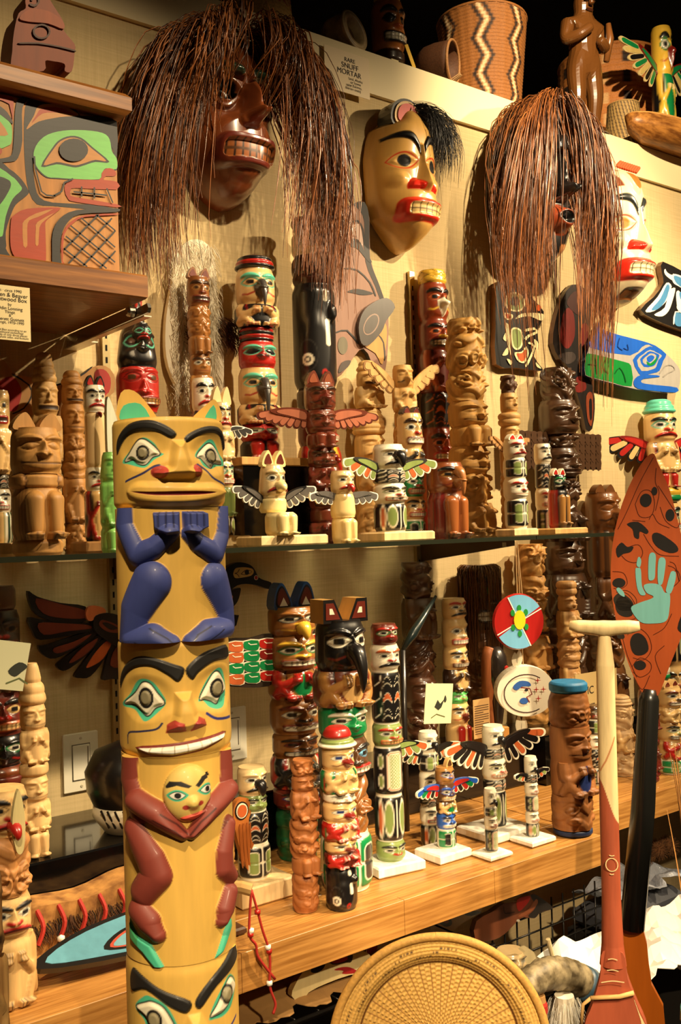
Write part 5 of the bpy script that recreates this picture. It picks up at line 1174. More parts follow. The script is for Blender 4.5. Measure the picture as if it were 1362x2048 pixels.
for x in (-0.5, 0.5): ear(t, x*R, H, R, 0.5*R, (110,68,34), None, MG)
beak(t, R, bd[0][0]+0.9*R, 0.7*R, 0.9*R, (110,68,34), MG, 0.35)
t, R, bd, H = pole('thunderbird_pole', 'red and teal faced pole with green hat and red feathered wings', 1338, 1440, 800, 62, -0.07,
   [('rings', 28, (1.05, .6), F_(n=3, base='t')), ('face', 58, 1.0, F_(base='n', brow='b', sock='t', lips='r', mouth='frown')), ('body', 60, 1.0, F_(base='n', limb='n', fine='b', wing='q')), ('legs', 30, .9, F_(limb='r')), ('rings', 28, 1.1, F_(n=2, base='y', c2='G')), ('face', 62, 1.05, F_(base='n', brow='b', sock='t', lips='r', teeth='w')), ('face', 50, 1.05, F_(base='r', brow='b', ew='t', lips='n')), ('body', 90, 1.0, F_(base='n', limb='r', fine='b')), ('form', 120, 1.0, F_(k=0)), ('face', 60, 1, F_())], base='n', m=MG, z=ZR+0.0005, phi=0.35)
for s in (-1, 1): wing(t, s, R, bd[2][1]-0.2*R, 2.0*R, 5, 0.3, 0.1, ('r', 'n'), 'b', MG, 'q', 0.75, 0.85)
# ------------------------------------------------------------------ carvings on the wooden shelf
def wp(name, label, px, bot, top, w, segs, **k):
    Y = max(YW+0.03, min(-0.05, atZ(px, bot, ZW).y)); k['z'] = ZW+0.0012
    return pole(name, label, px, bot, top, w, Y, segs, **k)
def rp(name, label, px, top, w, Y, segs, **k):      # on the black risers
    k['z'] = ZR+0.0005; return pole(name, label, px, 1480, top, w, Y, segs, **k)
brn = (150,96,44)
def cells(parent, side, R, z, L, h, grid, m, off=0.85, name='wing'):
    """flat wing of coloured cells with cream outlines, each its own piece; grid rows from the body outwards"""
    b = MB(); o = cr([(0, h*0.5), (L*0.5, h*0.52), (L, h*0.47), (L*1.02, -h*0.3), (L*0.85, -h*0.5), (0, -h*0.5)], 4)
    if side < 0: o = [(-x, y) for x, y in o]
    b.poly(o, 0.004, -0.004, (52,42,34)); w = b.build(name, m, parent); w.location = (side*R*off, 0.0, z)
    nr = len(grid)
    for r, row in enumerate(grid):
        nc = len(row)
        for c, cc in enumerate(row):
            x0, x1 = L*(0.02+0.96*c/nc), L*(0.02+0.96*(c+1)/nc); z1 = h*(0.47-0.94*r/nr); z0 = z1-h*0.94/nr
            q = [(x0, z1), (x1, z1), (x1, z0+0.25*(z1-z0)), (x0+0.5*(x1-x0), z0), (x0, z0+0.05*(z1-z0))]
            q = [(side*x, y) for x, y in q]
            b = MB(); b.poly(cr(q, 2), -0.004, -0.0055, 'w'); b.poly(cr(scaled(q, 0.86), 2), -0.0055, -0.0062, cc)
            xm, zm = side*(x0+0.55*(x1-x0)), z0+0.6*(z1-z0); b.poly(strip([(side*(x0+0.15*(x1-x0)), zm), (xm, zm), (xm+side*0.15*(x1-x0), zm+0.18*(z1-z0))], 0.0009), None, -0.0066, 'w'); b.build('feather', m, w)
    return w
# -- the eared pole with checkered wings
t, R, bd, H = wp('thunderbird_pole', 'tall eared pole with yellow beak, many faces and checkered red and green wings', 596, 1712, 1212, 92,
   [('face', 56, 1.02, F_(base=brn, brow=None, sock='g', nose='y', lips='y', mouth='line')), ('face', 66, 1.05, F_(base=brn, brow='y', sock='G', ew='w', nose='y', lips='m')), ('body', 58, 1.0, F_(base=brn, limb='r', wing=brn, belly='G', fine='b')), ('face', 68, 1.05, F_(base=brn, brow='m', ew='w', lips='m', mouth='fangs', nose='b')), ('face', 45, .98, F_(base=brn, brow='b', ew='m', lips='b', nose='b')), ('body', 60, 1.0, F_(base=brn, limb='b', fine='w', wing='r')), ('face', 40, 1.0, F_(base='m', sock='U', ew='w', lips='r', nose='w')), ('carve', 100, .9, F_(base=(30,90,50), k=71, rel=.6))], base=brn, m=MG, phi=0.1)
beak(t, R, bd[0][0]+0.35*R, 0.4*R, 0.5*R, 'y', MG, 0.34)
for s in (-1, 1):
    b = MB(); o = cr([(s*0.1*R, -0.1*R), (s*0.35*R, 0.7*R), (s*0.62*R, 1.05*R), (s*0.9*R, 0.7*R), (s*0.95*R, -0.1*R)], 4)
    b.poly(o, 0.35*R, -0.35*R, (40,80,140)); b.poly(scaled(o, 0.78), -0.35*R, -0.37*R, 'b'); b.poly(scaled(o, 0.62), -0.37*R, -0.385*R, 'm'); b.poly([(s*0.35*R, 0.05*R), (s*0.55*R, 0.42*R), (s*0.75*R, 0.05*R)], -0.385*R, -0.395*R, 'w'); e = b.build('ear', MG, t); e.location = (0, 0, H)
    cells(t, s, R, bd[1][0]+0.45*R, 2.35*R, 1.95*R, ((('r','G','o')), ('q','G','o'), ('G','G','G'), ('r','G','o')), MG)
# -- raven pole
t, R, bd, H = wp('raven_pole', 'broad raven pole with long black beak over a green faced figure', 694, 1772, 1238, 104,
   [('face', 98, (1.0, .92), F_(base='b', brow=None, ew='w', out='w', nose='b', lips='m', mouth='beak', er=1.1)), ('body', 70, 1.0, F_(base=(110,50,28), limb='k', hand='k', wing='m', fine='b', belly='c')), ('face', 62, .92, F_(base='G', brow='w', ew='w', lips='b', nose='G', mouth='none')), ('face', 75, .95, F_(base='d', brow='b', ew='l', lips='r', nose='g')), ('carve', 110, .9, F_(base=(140,88,40), k=81)), ('form', 110, .98, F_(base='w', ink='G', pat='g', acc='U', k=0))], base='b', m=MG, phi=0.1)
beak(t, R, bd[0][0]+0.75*R, 0.65*R, 1.5*R, 'b', MG, 0.34)
for s in (-1, 1):
    b = MB(); o = [(s*0.1*R, -0.1*R), (s*0.5*R, 0.8*R), (s*0.98*R, 0.8*R), (s*1.0*R, -0.1*R)]
    b.poly(o, 0.5*R, -0.5*R, 'b', (206,160,92)); b.poly(scaled(o, 0.7), -0.5*R, -0.52*R, 'm'); b.poly(scaled(o, 0.25), -0.52*R, -0.53*R, 'w'); e = b.build('ear', MG, t); e.location = (0, 0, H)
# -- front row left
t, R, bd, H = wp('totem_pole', 'painted pole with cream and green brimmed hat over stacked owl faces and black whale head', 684, 1818, 1452, 64,
   [('rings', 24, (.9, .6), F_(base='r', n=1)), ('rings', 20, (1.25, .8), F_(base='s', n=2, c2='w')), ('face', 50, 1.0, F_(base='n', brow=None, ew='w', pu='U', lips='m', nose='q', mouth='beak', er=1.15)), ('body', 50, 1.05, F_(base='n', limb='n', wing='G', fine='b', feather='r')), ('face', 22, 1.0, F_(base='w', lips='m', teeth='w')), ('face', 42, 1.05, F_(base='n', brow=None, ew='w', pu='U', lips='m', nose='q', mouth='beak', er=1.15)), ('body', 40, 1.05, F_(base='n', limb='r', wing='r', fine='w', feather='G')), ('face', 30, 1.0, F_(base='n', brow=None, mouth='beak', nose='m')), ('body', 30, 1.05, F_(base='m', limb='r', fine='w')), ('whale', 95, (1.0, 1.0), F_(base='b'))], base='n', m=MG)
t, R, bd, H = wp('totem_pole', 'bare reddish cedar pole with carved standing figures beside the hatted pole', 612, 1820, 1518, 52,
   [('carve', 34, .85, F_(k=91)), ('face', 32, .85, B(mouth='line')), ('body', 60, 1.0, F_(limb=(176,108,56), fine='K')), ('carve', 80, 1.05, F_(k=93)), ('legs', 36, 1.0, F_(toe='K')), ('carve', 80, 1.0, F_(k=95, rel=.7))], base=(176,108,56), m=MW, rel=1.3)
t, R, bd, H = wp('eagle_pole', 'black and cream bird pole with brown round tipped wing on a bare block', 510, 1792, 1532, 62,
   [('face', 58, .95, F_(base='N', brow=None, lips='b', nose='b', mouth='frown', teeth='o')), ('face', 34, .92, F_(base='s', brow='b', lips='N', mouth='none', nose=None)), ('form', 70, 1.0, F_(base='w', acc='o', k=2)), ('form', 75, 1.05, F_(base='w', k=0))], base='N', m=MG, foot=(0.115, 0.10, 0.035, 'N', 0.0), phi=0.0)
beak(t, R, bd[0][0]+0.7*R, 0.35*R, 0.7*R, 'b', MG, 0.4)
wb = MB(); o = cr([(-0.55*R, 0.9*R), (-0.95*R, 1.3*R), (-1.5*R, 1.2*R), (-1.8*R, 0.5*R), (-1.6*R, -1.0*R), (-1.0*R, -3.0*R), (-0.5*R, -3.4*R), (-0.45*R, -1.5*R)], 4)
wb.poly(o, 0.004, -0.008, (186,112,52)); wo = wb.build('wing', MG, t); wo.location = (-0.05*R, -0.4*R, bd[1][0]-0.3*R)
for rr, c_, yy in ((0.5, 'b', 0.0), (0.42, 'w', 0.001), (0.34, 'o', 0.002)):
    b = MB(); b.poly(ell(-1.2*R, 0.55*R, rr*R, rr*R*1.15), -0.008-yy, -0.009-yy, c_); b.build('painted_ring', MG, wo)
for i in range(4):
    b = MB(); x0 = (-1.45+0.26*i)*R; b.poly(cr([(x0, -0.5*R), (x0+0.1*R, -2.6*R), (x0+0.24*R, -2.9*R), (x0+0.22*R, -0.5*R)], 3), -0.008, -0.0105, (170,96,44)); b.build('feather', MG, wo)
t, R, bd, H = wp('totem_pole', 'tiny glossy brown monkey pole with red lips at the shelf edge', 452, 1868, 1640, 36,
   [('face', 40, 1.0, F_(base='K', brow='D', ew='k', lips='D')), ('body', 50, 1.0, F_(limb='k', fine='D')), ('carve', 40, 1.0, F_(k=99)), ('face', 45, 1.1, F_(base='K', lips=(200,60,40), mouth='frown', teeth=None)), ('carve', 50, 1.1, F_(k=98))], base=(150,92,40), m=MG, foot=(0.05, 0.05, 0.012, 'd'))
# -- tall black and cream pole
t, R, bd, H = wp('totem_pole', 'tall slim black and cream pole with lattice panel and sage ovals on a white block', 782, 1738, 1247, 58,
   [('face', 42, .92, F_(base='m', brow='r', ew='w', sock='G', mouth='line', lips='b')), ('face', 52, 1.0, F_(base='w', brow='o', lips='b', mouth='frown', teeth='o')), ('form', 108, 1.0, F_(base='w', k=2)), ('face', 44, 1.02, F_(base='s', brow='r', ew='w', lips='o', teeth='c', mouth='grin')), ('form', 100, 1.0, F_(base='w', k=1)), ('form', 92, 1.02, F_(base='w', k=3)), ('face', 40, 1.0, F_(base='s', brow='b', ew='w', lips='w', mouth='none'))], base='w', m=MG, foot=(0.105, 0.085, 0.02, 'W', 0.0), phi=0.15)
wing(t, 1, R, bd[4][1]-0.2*R, 1.7*R, 4, 0.0, 0.0, ('s', 'o'), 'w', MG, 'b', 0.6)
# -- on the riser behind
t, R, bd, H = rp('totem_pole', 'very dark brown carved pole in the shadow under the glass shelf', 842, 1124, 62, -0.075,
   [('carve', 70, .95, F_(k=101)), ('body', 80, 1.0, F_(limb='d', fine='D')), ('carve', 70, 1.0, F_(k=103)), ('face', 60, 1.05, B(mouth='line')), ('carve', 80, 1.05, F_(k=104))], base=(70,40,22), m=MG, rel=1.4)
t, R, bd, H = rp('totem_pole', 'slim pole of stacked cream owl faces with red lips and green frog', 916, 1196, 48, -0.13,
   [('face', 40, 1.0, F_(base='n', brow='r', ew='w', nose='b', lips='b', mouth='frown')), ('face', 55, 1.05, F_(base='n', brow=None, ew='w', lips='r', nose='w')), ('face', 42, 1.05, F_(base='n', brow='b', ew='w', lips='m', nose='m')), ('body', 42, 1.0, F_(base='n', limb='D', wing='D', fine='b')), ('face', 24, .9, F_(base='e', brow=None, mouth='line', lips='b')), ('face', 40, 1.0, F_(base='n', brow='b', nose='m', mouth='beak')), ('legs', 46, 1.0, F_(base='n', limb='r', toe='b'))], base='n', m=MG)
t, R, bd, H = rp('hair_figure', 'brown haired carved figure with white teeth standing under the glass shelf', 968, 1130, 70, -0.065,
   [('face', 110, 1.0, F_(base='D', brow='b', ew='G', pu='b', lips='b', teeth='w', nose='D')), ('carve', 90, 1.0, F_(k=111)), ('carve', 90, .95, F_(k=112))], base=(120,74,36), m=MG, cat='wood carving')
def hh(rnd, seg):
    a = rnd.uniform(-2.6, 1.6); L = rnd.uniform(0.10, 0.30); ca, sa = math.sin(a), -math.cos(a); o = rnd.uniform(1.0, 1.25); ph = rnd.uniform(0, 6)
    return [(R*ca*o*min(1, 0.55+2.2*j/seg)+0.002*math.sin(ph+j), R*sa*o*min(1, 0.55+2.2*j/seg), H+0.012*math.sin(math.pi*min(1, 2*j/seg))-L*(j/seg)**1.3) for j in range(seg+1)]
strands(t, 'hair', hh, 420, 0.0011, 8, 31, (30,16,8), (150,96,50))
p = atY(975, 1440, -0.125); b = MB(); b.box((-0.045, -0.03, 0), (0.045, 0.03, 0.03), (196,140,70), None, 0.002); o = b.build('wooden_block', MW); o.location = (p.x, -0.125, ZR+0.0005); tag(o, 'bare wooden block on the black riser below the brown haired figure', 'block')
t = thing('bird_rattle', 'black and blue loon head rattle with red eye leaning before the haired figure', 'rattle', (p.x+0.02, -0.14, ZR+0.031), -0.0)
b = MB(); hh_ = 0.20; b.tube(cr([(0, 0, 0), (0, -0.002, 0.08), (0, -0.004, 0.14), (0, 0.0, hh_)], 4, False), list(np.interp(np.linspace(0, 1, 13), [0, .35, .6, .85, 1], [0.010, 0.022, 0.030, 0.026, 0.012])), 14, (36,28,24)); b.build('head', MG, t, True)
b = MB(); b.tube(cr([(0.004, -0.006, 0.125), (0.006, -0.010, 0.10), (0.006, -0.009, 0.07), (0.004, -0.004, 0.045)], 3, False), [0.0265, 0.0265, 0.0255, 0.0245, 0.0235, 0.022, 0.019, 0.016, 0.012, 0.008], 14, (60,132,190)); b.build('blue_breast', MG, t, True)
b = MB(); b.lathe([(0, 0), (0.008, 0), (0.006, 0.003), (0, 0.004)], 14, 'r', Matrix.Translation((0.004, -0.0325, 0.148)) @ Matrix.Rotation(math.pi/2, 4, 'X')); b.build('eye', MG, t)
b = MB(); b.tube(cr([(-0.02, 0.004, 0.0), (-0.026, 0.004, 0.09), (-0.022, 0.006, 0.17), (-0.012, 0.008, 0.195)], 4, False), [0.010]*4+[0.016]*9, 10, (150,84,40)); b.build('handle', MW, t, True)
card('story_card', 'small tan card of fine print hung before the brown haired figure', 944, 1340, 979, 1412, -0.20, [('~~~~~~~~~', 0.10, 0.14+0.09*i, 0.0) for i in range(0)], (186,146,92))
t = [o for o in bpy.data.objects if o.name.startswith('story_card')][0]
cw = (atY(979, 1376, -0.2).x-atY(944, 1376, -0.2).x); ch = atY(960, 1340, -0.2).z-atY(960, 1412, -0.2).z
b = MB()
for i in range(13): b.box((-cw*0.4, -0.0006, ch*(0.9-0.064*i)-0.0008), (cw*(0.4 if i % 4 != 3 else 0.1), -0.0002, ch*(0.9-0.064*i)+0.0008), (70,50,30))
b.build('lines_of_print', flat('brown_print', (90,64,38), 0.8), t)
t.location.z = ZR+0.03
rp('totem_pole', 'yellowish bare carved pole behind the hanging drum', 1072, 1088, 56, -0.065,
   [('carve', 60, .95, F_(k=121)), ('carve', 70, 1.0, F_(k=122)), ('face', 45, 1.0, B(mouth='grin')), ('body', 60, 1.05, F_(limb=(200,146,78), fine='K')), ('carve', 100, 1.0, F_(k=124))], base=(200,146,78), m=MW, rel=1.4)
rp('totem_pole', 'small bare carved pole in front of the tall dark pole', 1142, 1162, 40, -0.15,
   [('rings', 30, .9, F_(n=2)), ('face', 32, .9, B(mouth='line')), ('body', 55, 1.1, F_(limb='c', fine='K')), ('carve', 60, 1.1, F_(k=131)), ('body', 60, 1.0, F_(limb='c', fine='K')), ('carve', 60, 1.0, F_(k=132))], base=(190,142,86), m=MW, rel=1.3)
t, R, bd, H = wp('totem_pole', 'stout brown cedar pole with bright blue painted hollows', 1146, 1672, 1362, 80,
   [('plain', 22, .95, F_(base=(40,120,170))), ('carve', 70, 1.0, F_(k=141, rel=.5)), ('face', 70, 1.0, B(mouth='line', lo=.97)), ('body', 70, 1.0, F_(limb=(150,94,46), belly='U', fine='D', lo=.97)), ('carve', 70, 1.0, F_(k=147, lo=.97, rel=.7)), ('plain', 14, .97, F_(base=(30,50,90)))], base=(150,94,46), m=MW, rel=.9)
# -- winged black and cream poles on white blocks
def orm(label, px, bot, top, w, segs, wings, foot, **k):
    t, R, bd, H = wp('eagle_pole', label, px, bot, top, w, segs, m=MG, foot=foot, base='w', **k)
    beak(t, R, bd[0][0]+0.75*R, 0.35*R, 0.7*R, 'b', MG, 0.4)
    for s in (-1, 1):
        if wings: wing(t, s, R, bd[1][1]-0.1*R, wings[0]*R, wings[1], wings[2], -0.1, wings[3], 'w', MG, 'b', wings[4], 0.85)
    return t, R, bd, H
eh = ('face', 46, .95, F_(base='w', brow=None, lips='b', nose='b', mouth='frown', teeth='o'))
orm('black and cream eagle pole with rust fan wings behind the blue and green pole', 862, 1690, 1462, 40, [eh, ('form', 46, 1.0, F_(k=0)), ('face', 46, 1.02, F_(base='w', brow='b', lips='r')), ('form', 30, 1.0, F_(k=2)), ('face', 40, 1.02, F_(base='w', brow='b', lips='r')), ('form', 50, 1.0, F_(k=3))], (2.2, 5, 0.25, ('b', 'o', 's'), 0.6), None)
t, R, bd, H = wp('totem_pole', 'blue, green and black pole with red and blue patterned wings on a pale block', 894, 1712, 1533, 38,
   [('face', 42, 1.0, F_(base='k', brow='b', sock='u', ew='w', nose='u', lips='b', mouth='line')), ('face', 46, 1.05, F_(base='d', brow='u', sock='u', ew='w', lips='n', nose='U')), ('body', 30, 1.0, F_(base='d', limb='n', belly='G', fine='b')), ('face', 40, 1.0, F_(base='u', brow='b', ew='w', lips='w', nose='b')), ('form', 50, 1.02, F_(base='w', ink='G', pat='b', acc='r', k=0))], base='d', m=MG, foot=(0.085, 0.075, 0.018, 'W', -0.01))
for s in (-1, 1): wing(t, s, R, bd[1][1]-0.3*R, 2.5*R, 5, 0.1, -0.15, ('r', 'b', 'r', 'G', 'u'), 'w', MG, 'u', 0.5, 0.85)
ear(t, 0.5*R, H, R, 0.9*R, 'n', 'd', MG)
orm('black and cream eagle pole with widest rust and sage wings on a large pale block', 992, 1668, 1450, 46, [eh, ('form', 22, 1.0, F_(k=2)), ('face', 42, 1.05, F_(base='w', brow='b', sock='s', lips='o')), ('form', 24, 1.0, F_(k=2)), ('form', 75, 1.0, F_(k=3))], (3.4, 6, 0.3, ('b', 'b', 'o'), 0.62), (0.125, 0.11, 0.018, 'W', 0.0))
t = [o for o in bpy.data.objects if o.name.startswith('eagle_pole')][-1]
orm('tiny black and cream pole with lattice panel in front of the widest winged pole', 984, 1713, 1576, 26, [eh, ('form', 26, 1.0, F_(k=0)), ('face', 30, 1.0, F_(base='w', brow='b', lips='r')), ('form', 60, 1.0, F_(k=1))], None, (0.062, 0.055, 0.010, 'W'))
orm('small slender black and cream winged pole beside the blue hollowed cedar pole', 1066, 1684, 1512, 27, [eh, ('form', 22, 1.0, F_(k=2)), ('face', 32, 1.0, F_(base='w', brow='b', lips='r')), ('form', 44, 1.0, F_(k=1)), ('face', 28, 1.0, F_(base='w', brow='b', lips='r')), ('form', 36, 1.0, F_(k=3))], (2.0, 4, 0.25, ('b', 'o', 's'), 0.55), (0.072, 0.062, 0.012, 'W'))
# -- photograph card, thin wand
c = card('photo_card', 'small photograph card of flying birds among the poles', 845, 1372, 902, 1442, -0.33, [], (214,214,170), 'photograph')
b = MB(); wv = [(-0.012,0.035),(-0.004,0.05),(0.004,0.042),(0.016,0.052),(0.008,0.034),(0.0,0.028)]
b.poly(wv, None, -0.0006, (40,44,34)); b.poly(strip([(-0.02,0.012),(-0.005,0.02),(0.02,0.014)], 0.001), None, -0.0006, (90,90,50)); b.poly(cr([(0.014,0.05),(0.018,0.06),(0.022,0.05),(0.018,0.044)], 3), None, -0.0006, (50,50,40)); b.build('printed_birds', M_plain(), c)
c.rotation_euler = (0, 0.12, 0)
a0, a1 = atY(806, 1300, -0.24), atY(872, 1192, -0.24)
t = thing('carved_wand', 'slender black wand slanting up among the poles', 'wand', tuple(a0)); b = MB(); b.tube([(0, 0, 0), (0.3*(a1.x-a0.x), 0, 0.3*(a1.z-a0.z)), (a1.x-a0.x, 0, a1.z-a0.z)], [0.005, 0.011, 0.003], 10, (20,34,34)); b.build('blade', MG, t, True)
b = MB(); b.tube([(-0.004, 0, ZW+0.0015-a0.z), (0, 0, 0)], [0.006, 0.006], 8, (30,26,24)); b.build('shaft', MG, t, True)
# -- sign behind the staff
card('paper_sign', 'tan paper sign lettered TIC behind the pale paddle shaft', 1150, 1350, 1236, 1425, -0.21, [('TIC', 0.24, 0.46, -0.2), ('RT', 0.24, 0.84, -0.16)], (196,168,112))
t = [o for o in bpy.data.objects if o.name.startswith('paper_sign')][0]; 
# -- hanging rattle, drum and feathers
px, py = 1036, 1243; p = atY(px, py, -0.392); zt = ZG-0.009
t = thing('spirit_rattle', 'round red and sky blue rattle with yellow turtle hung from the glass shelf', 'rattle', (p.x, -0.392, p.z), -0.35)
r_ = 0.062; b = MB(); b.lathe([(0, -0.006), (r_*0.96, -0.006), (r_, 0), (r_*0.96, 0.006), (0, 0.006)], 40, (170,30,26), Matrix.Rotation(math.pi/2, 4, 'X')); b.build('disc', MG, t)
b = MB()
for q0 in (0.35, 0.35+math.pi):
    b.poly([(0, 0)]+[(r_*0.95*math.cos(q0+1.45*i/10+0.2), r_*0.95*math.sin(q0+1.45*i/10+0.2)) for i in range(11)], None, -0.0066, (120,186,224))
for q0 in (0.35, 0.35+math.pi/2, 0.35+math.pi, 0.35+1.5*math.pi): b.poly(strip([(0, 0), (r_*0.97*math.cos(q0+0.1), r_*0.97*math.sin(q0+0.1))], 0.0012), None, -0.007, 'W')
b.build('painted_quarters', MG, t)
b = MB(); b.poly(ell(0, 0.004, 0.014, 0.021), -0.006, -0.009, (236,206,40)); b.build('turtle_shell', MG, t)
for x, z in ((-0.016, 0.02), (0.016, 0.02), (-0.016, -0.012), (0.016, -0.012), (0, 0.03), (0, -0.026)):
    b = MB(); b.poly(ell(x, z, 0.005, 0.007), -0.006, -0.008, (40,140,60)); b.build('turtle_limb', MG, t)
for c0, c1 in (((0, 0, r_), (0, 0, zt-p.z)), ((0.012, 0, r_*0.98), (0.004, 0, zt-p.z))):
    b = MB(); b.tube([c0, c1], 0.0011, 6, (196,166,120)); b.build('cord', flat('hide_cord', (190,158,110), 0.8), t)
p2 = atY(1048, 1380, -0.365)
t = thing('hand_drum', 'small white hide drum painted with a sun face and red stars', 'drum', (p2.x, -0.365, p2.z), -0.6)
r_ = 0.066; b = MB(); b.lathe([(0, -0.022), (r_*0.9, -0.022), (r_*0.98, -0.018), (r_, 0.0), (r_*0.98, 0.02), (0, 0.022)], 40, (240,228,200), Matrix.Rotation(math.pi/2, 4, 'X') @ Matrix.Scale(0.86, 4, (0, 1, 0))); b.build('drum_body', flat('white_hide', (242,232,208), 0.6), t)
b = MB(); b.poly(strip([(0.05*math.cos(q), -0.004+0.042*math.sin(q)) for q in np.linspace(0.9, 5.3, 24)], 0.0012), None, -0.0268, (60,30,24))
b.poly(cr([(-0.03,0.012),(-0.015,0.024),(0.005,0.022),(0.01,0.012),(-0.008,0.012),(-0.022,0.004)], 3), None, -0.0264, (40,90,170)); b.poly(strip([(-0.012,0.01),(0.008,0.006),(0.012,-0.006),(0.0,-0.012),(0.006,-0.024)], 0.0013), None, -0.0268, (120,30,26)); b.poly(ell(-0.006, -0.02, 0.01, 0.007), None, -0.0264, (40,90,170)); b.poly(ell(0.0, 0.004, 0.004, 0.003), None, -0.027, 'b')
for sx, sz in ((0.026,0.024), (0.022,0.004), (0.038,0.004), (0.026,-0.016)):
    b.poly([(sx-0.008, sz), (sx-0.0012, sz+0.0012), (sx, sz+0.008), (sx+0.0012, sz+0.0012), (sx+0.008, sz), (sx+0.0012, sz-0.0012), (sx, sz-0.008), (sx-0.0012, sz-0.0012)], None, -0.0266, 'r')
o = b.build('painted_sun_face', M_plain(), t); o.location.y = 0.003
for c0, c1 in (((0, 0, r_*0.85), (-0.004, 0.003, zt-p2.z)), ((0, 0, -r_*0.85), (0.008, 0, -0.125))):
    b = MB(); b.tube([c0, c1], 0.001, 6, (196,166,120)); b.build('cord', MATS['hide_cord'], t)
for k, (dx, z0, z1) in enumerate(((-0.016, 0.085, 0.05), (-0.006, 0.09, 0.052), (-0.012, -0.055, -0.10), (0.0, -0.056, -0.108))):
    b = MB(); b.poly(cr([(dx-0.002, z0), (dx-0.010, (z0+z1)/2), (dx-0.003, z1), (dx+0.005, (z0+z1)/2)], 4), 0.0005, -0.0005, (226,214,186)); b.build('feather', MM, t)
# -- right hand section, behind the paddles
def r2(name, label, px, bot, top, w, Y, segs, **k):
    return pole(name, label, px, bot, top, w, Y, segs, z=ZW+0.0012, **k)
r2('totem_pole', 'small black, cream and red pole between the cedar pole and the pale paddle', 1192, 1640, 1410, 34, -0.27, [('face', 40, 1, F_(base='d', brow='b', lips='r')), ('form', 50, 1, F_(k=0)), ('face', 40, 1, F_(base='w', lips='o', mouth='frown')), ('form', 60, 1, F_(k=2)), ('form', 50, 1, F_(acc='r', k=1))], base='w', m=MG)
r2('totem_pole', 'dusty bare pole with frilled hat directly behind the pale paddle shaft', 1246, 1640, 1390, 46, -0.26, [('rings', 30, (1, .6), F_(n=3)), ('carve', 70, 1, F_(k=151)), ('body', 70, 1, F_(limb='c', fine='k')), ('carve', 70, 1, F_(k=152))], base=(196,160,112), m=MW)
r2('totem_pole', 'dark red mahogany carved pole close behind the black paddle shaft', 1300, 1615, 1380, 36, -0.345, [('face', 45, 1, B(mouth='grin')), ('body', 60, 1, F_(limb='m', fine='D')), ('face', 45, 1, B(mouth='grin')), ('body', 60, 1, F_(limb='m', fine='D')), ('carve', 30, 1, F_(k=161))], base=(104,34,26), m=MG, rel=1.4)
t, R, bd, H = r2('totem_pole', 'cream owl faced pole with sage frog at the end of the shelf', 1342, 1605, 1372, 50, -0.33, [('face', 55, 1, F_(base='n', brow='m', lips='m', nose='b', mouth='fangs')), ('body', 40, 1, F_(base='n', limb='n', fine='b')), ('face', 50, 1, F_(base='n', sock='s', lips='b', nose='s')), ('body', 50, 1, F_(base='n', limb='r', fine='b')), ('form', 40, 1, F_(base='w', ink='G', k=0))], base='n', m=MG)
for x in (-0.5, 0.5): ear(t, x*R, H, R, 0.5*R, 'n', 'm', MG)
r2('totem_pole', 'green, red and white banded pole half hidden at the paddle edge', 1322, 1560, 1320, 44, -0.245, [('rings', 50, 1, F_(n=3, base='w', c2='G')), ('feather', 60, 1, F_(c1='q', c2='t')), ('face', 60, 1, F_(base='g', brow='b', mouth='line')), ('form', 90, 1, F_(k=2))], base='w', m=MG)
# ------------------------------------------------------------------ lower left
def lp(name, label, px, bot, top, w, Y, segs, z=ZW+0.0012, **k): return pole(name, label, px, bot, top, w, Y, segs, z=z, **k)
t, R, bd, H = lp('totem_pole', 'glossy dark painted pole with green and red bands beside the pale pointed hat pole', 8, 1600, 1172, 84, -0.13,
   [('plain', 40, .8, F_(base='d')), ('face', 70, .95, F_(base='D', brow='b', ew='d', lips='m')), ('body', 60, 1, F_(base='D', limb='d', fine='b')), ('face', 70, 1, F_(base='m', brow='b', ew='n', lips='o', teeth='n')), ('face', 50, 1, F_(base='b', sock='G', ew='w', mouth='beak', nose='b')), ('rings', 60, 1, F_(n=4, base=(120,60,28), c2='m')), ('legs', 40, 1, F_(base='b')), ('rings', 30, 1, F_(n=1, base='G'))], base='d', m=MG, z=ZR+0.0005, phi=0.2)
c = card('photo_card', 'grey photograph card of a bird leaning on the dark painted pole', -30, 1286, 46, 1375, -0.31, [], (196,196,160), 'photograph'); c.rotation_euler = (0, 0.2, 0)
b = MB(); b.poly(cr([(0.0,0.03),(0.015,0.045),(0.03,0.04),(0.022,0.03),(0.012,0.022)], 3), None, -0.0006, (40,44,36)); b.poly(strip([(0.0,0.01),(0.02,0.02),(0.035,0.012)], 0.0012), None, -0.0006, (90,100,60)); b.build('printed_bird', M_plain(), c)
lp('totem_pole', 'pale bare wood pole with tall pointed hat standing on the black box', 72, 1650, 1326, 52, -0.225,
   [('plain', 30, (.75, .45)), ('rings', 34, (1.0, .75), F_(n=2)), ('face', 40, .95, B(mouth='line', brow=None)), ('body', 52, 1.0, F_(limb='n', fine='k')), ('rings', 20, 1.0, F_(n=1)), ('face', 40, 1.0, B(mouth='line')), ('body', 45, 1.0, F_(limb='n', fine='k')), ('legs', 40, 1.0, F_(toe='k'))], base=(224,184,124), m=MW, z=ZR+0.0005)
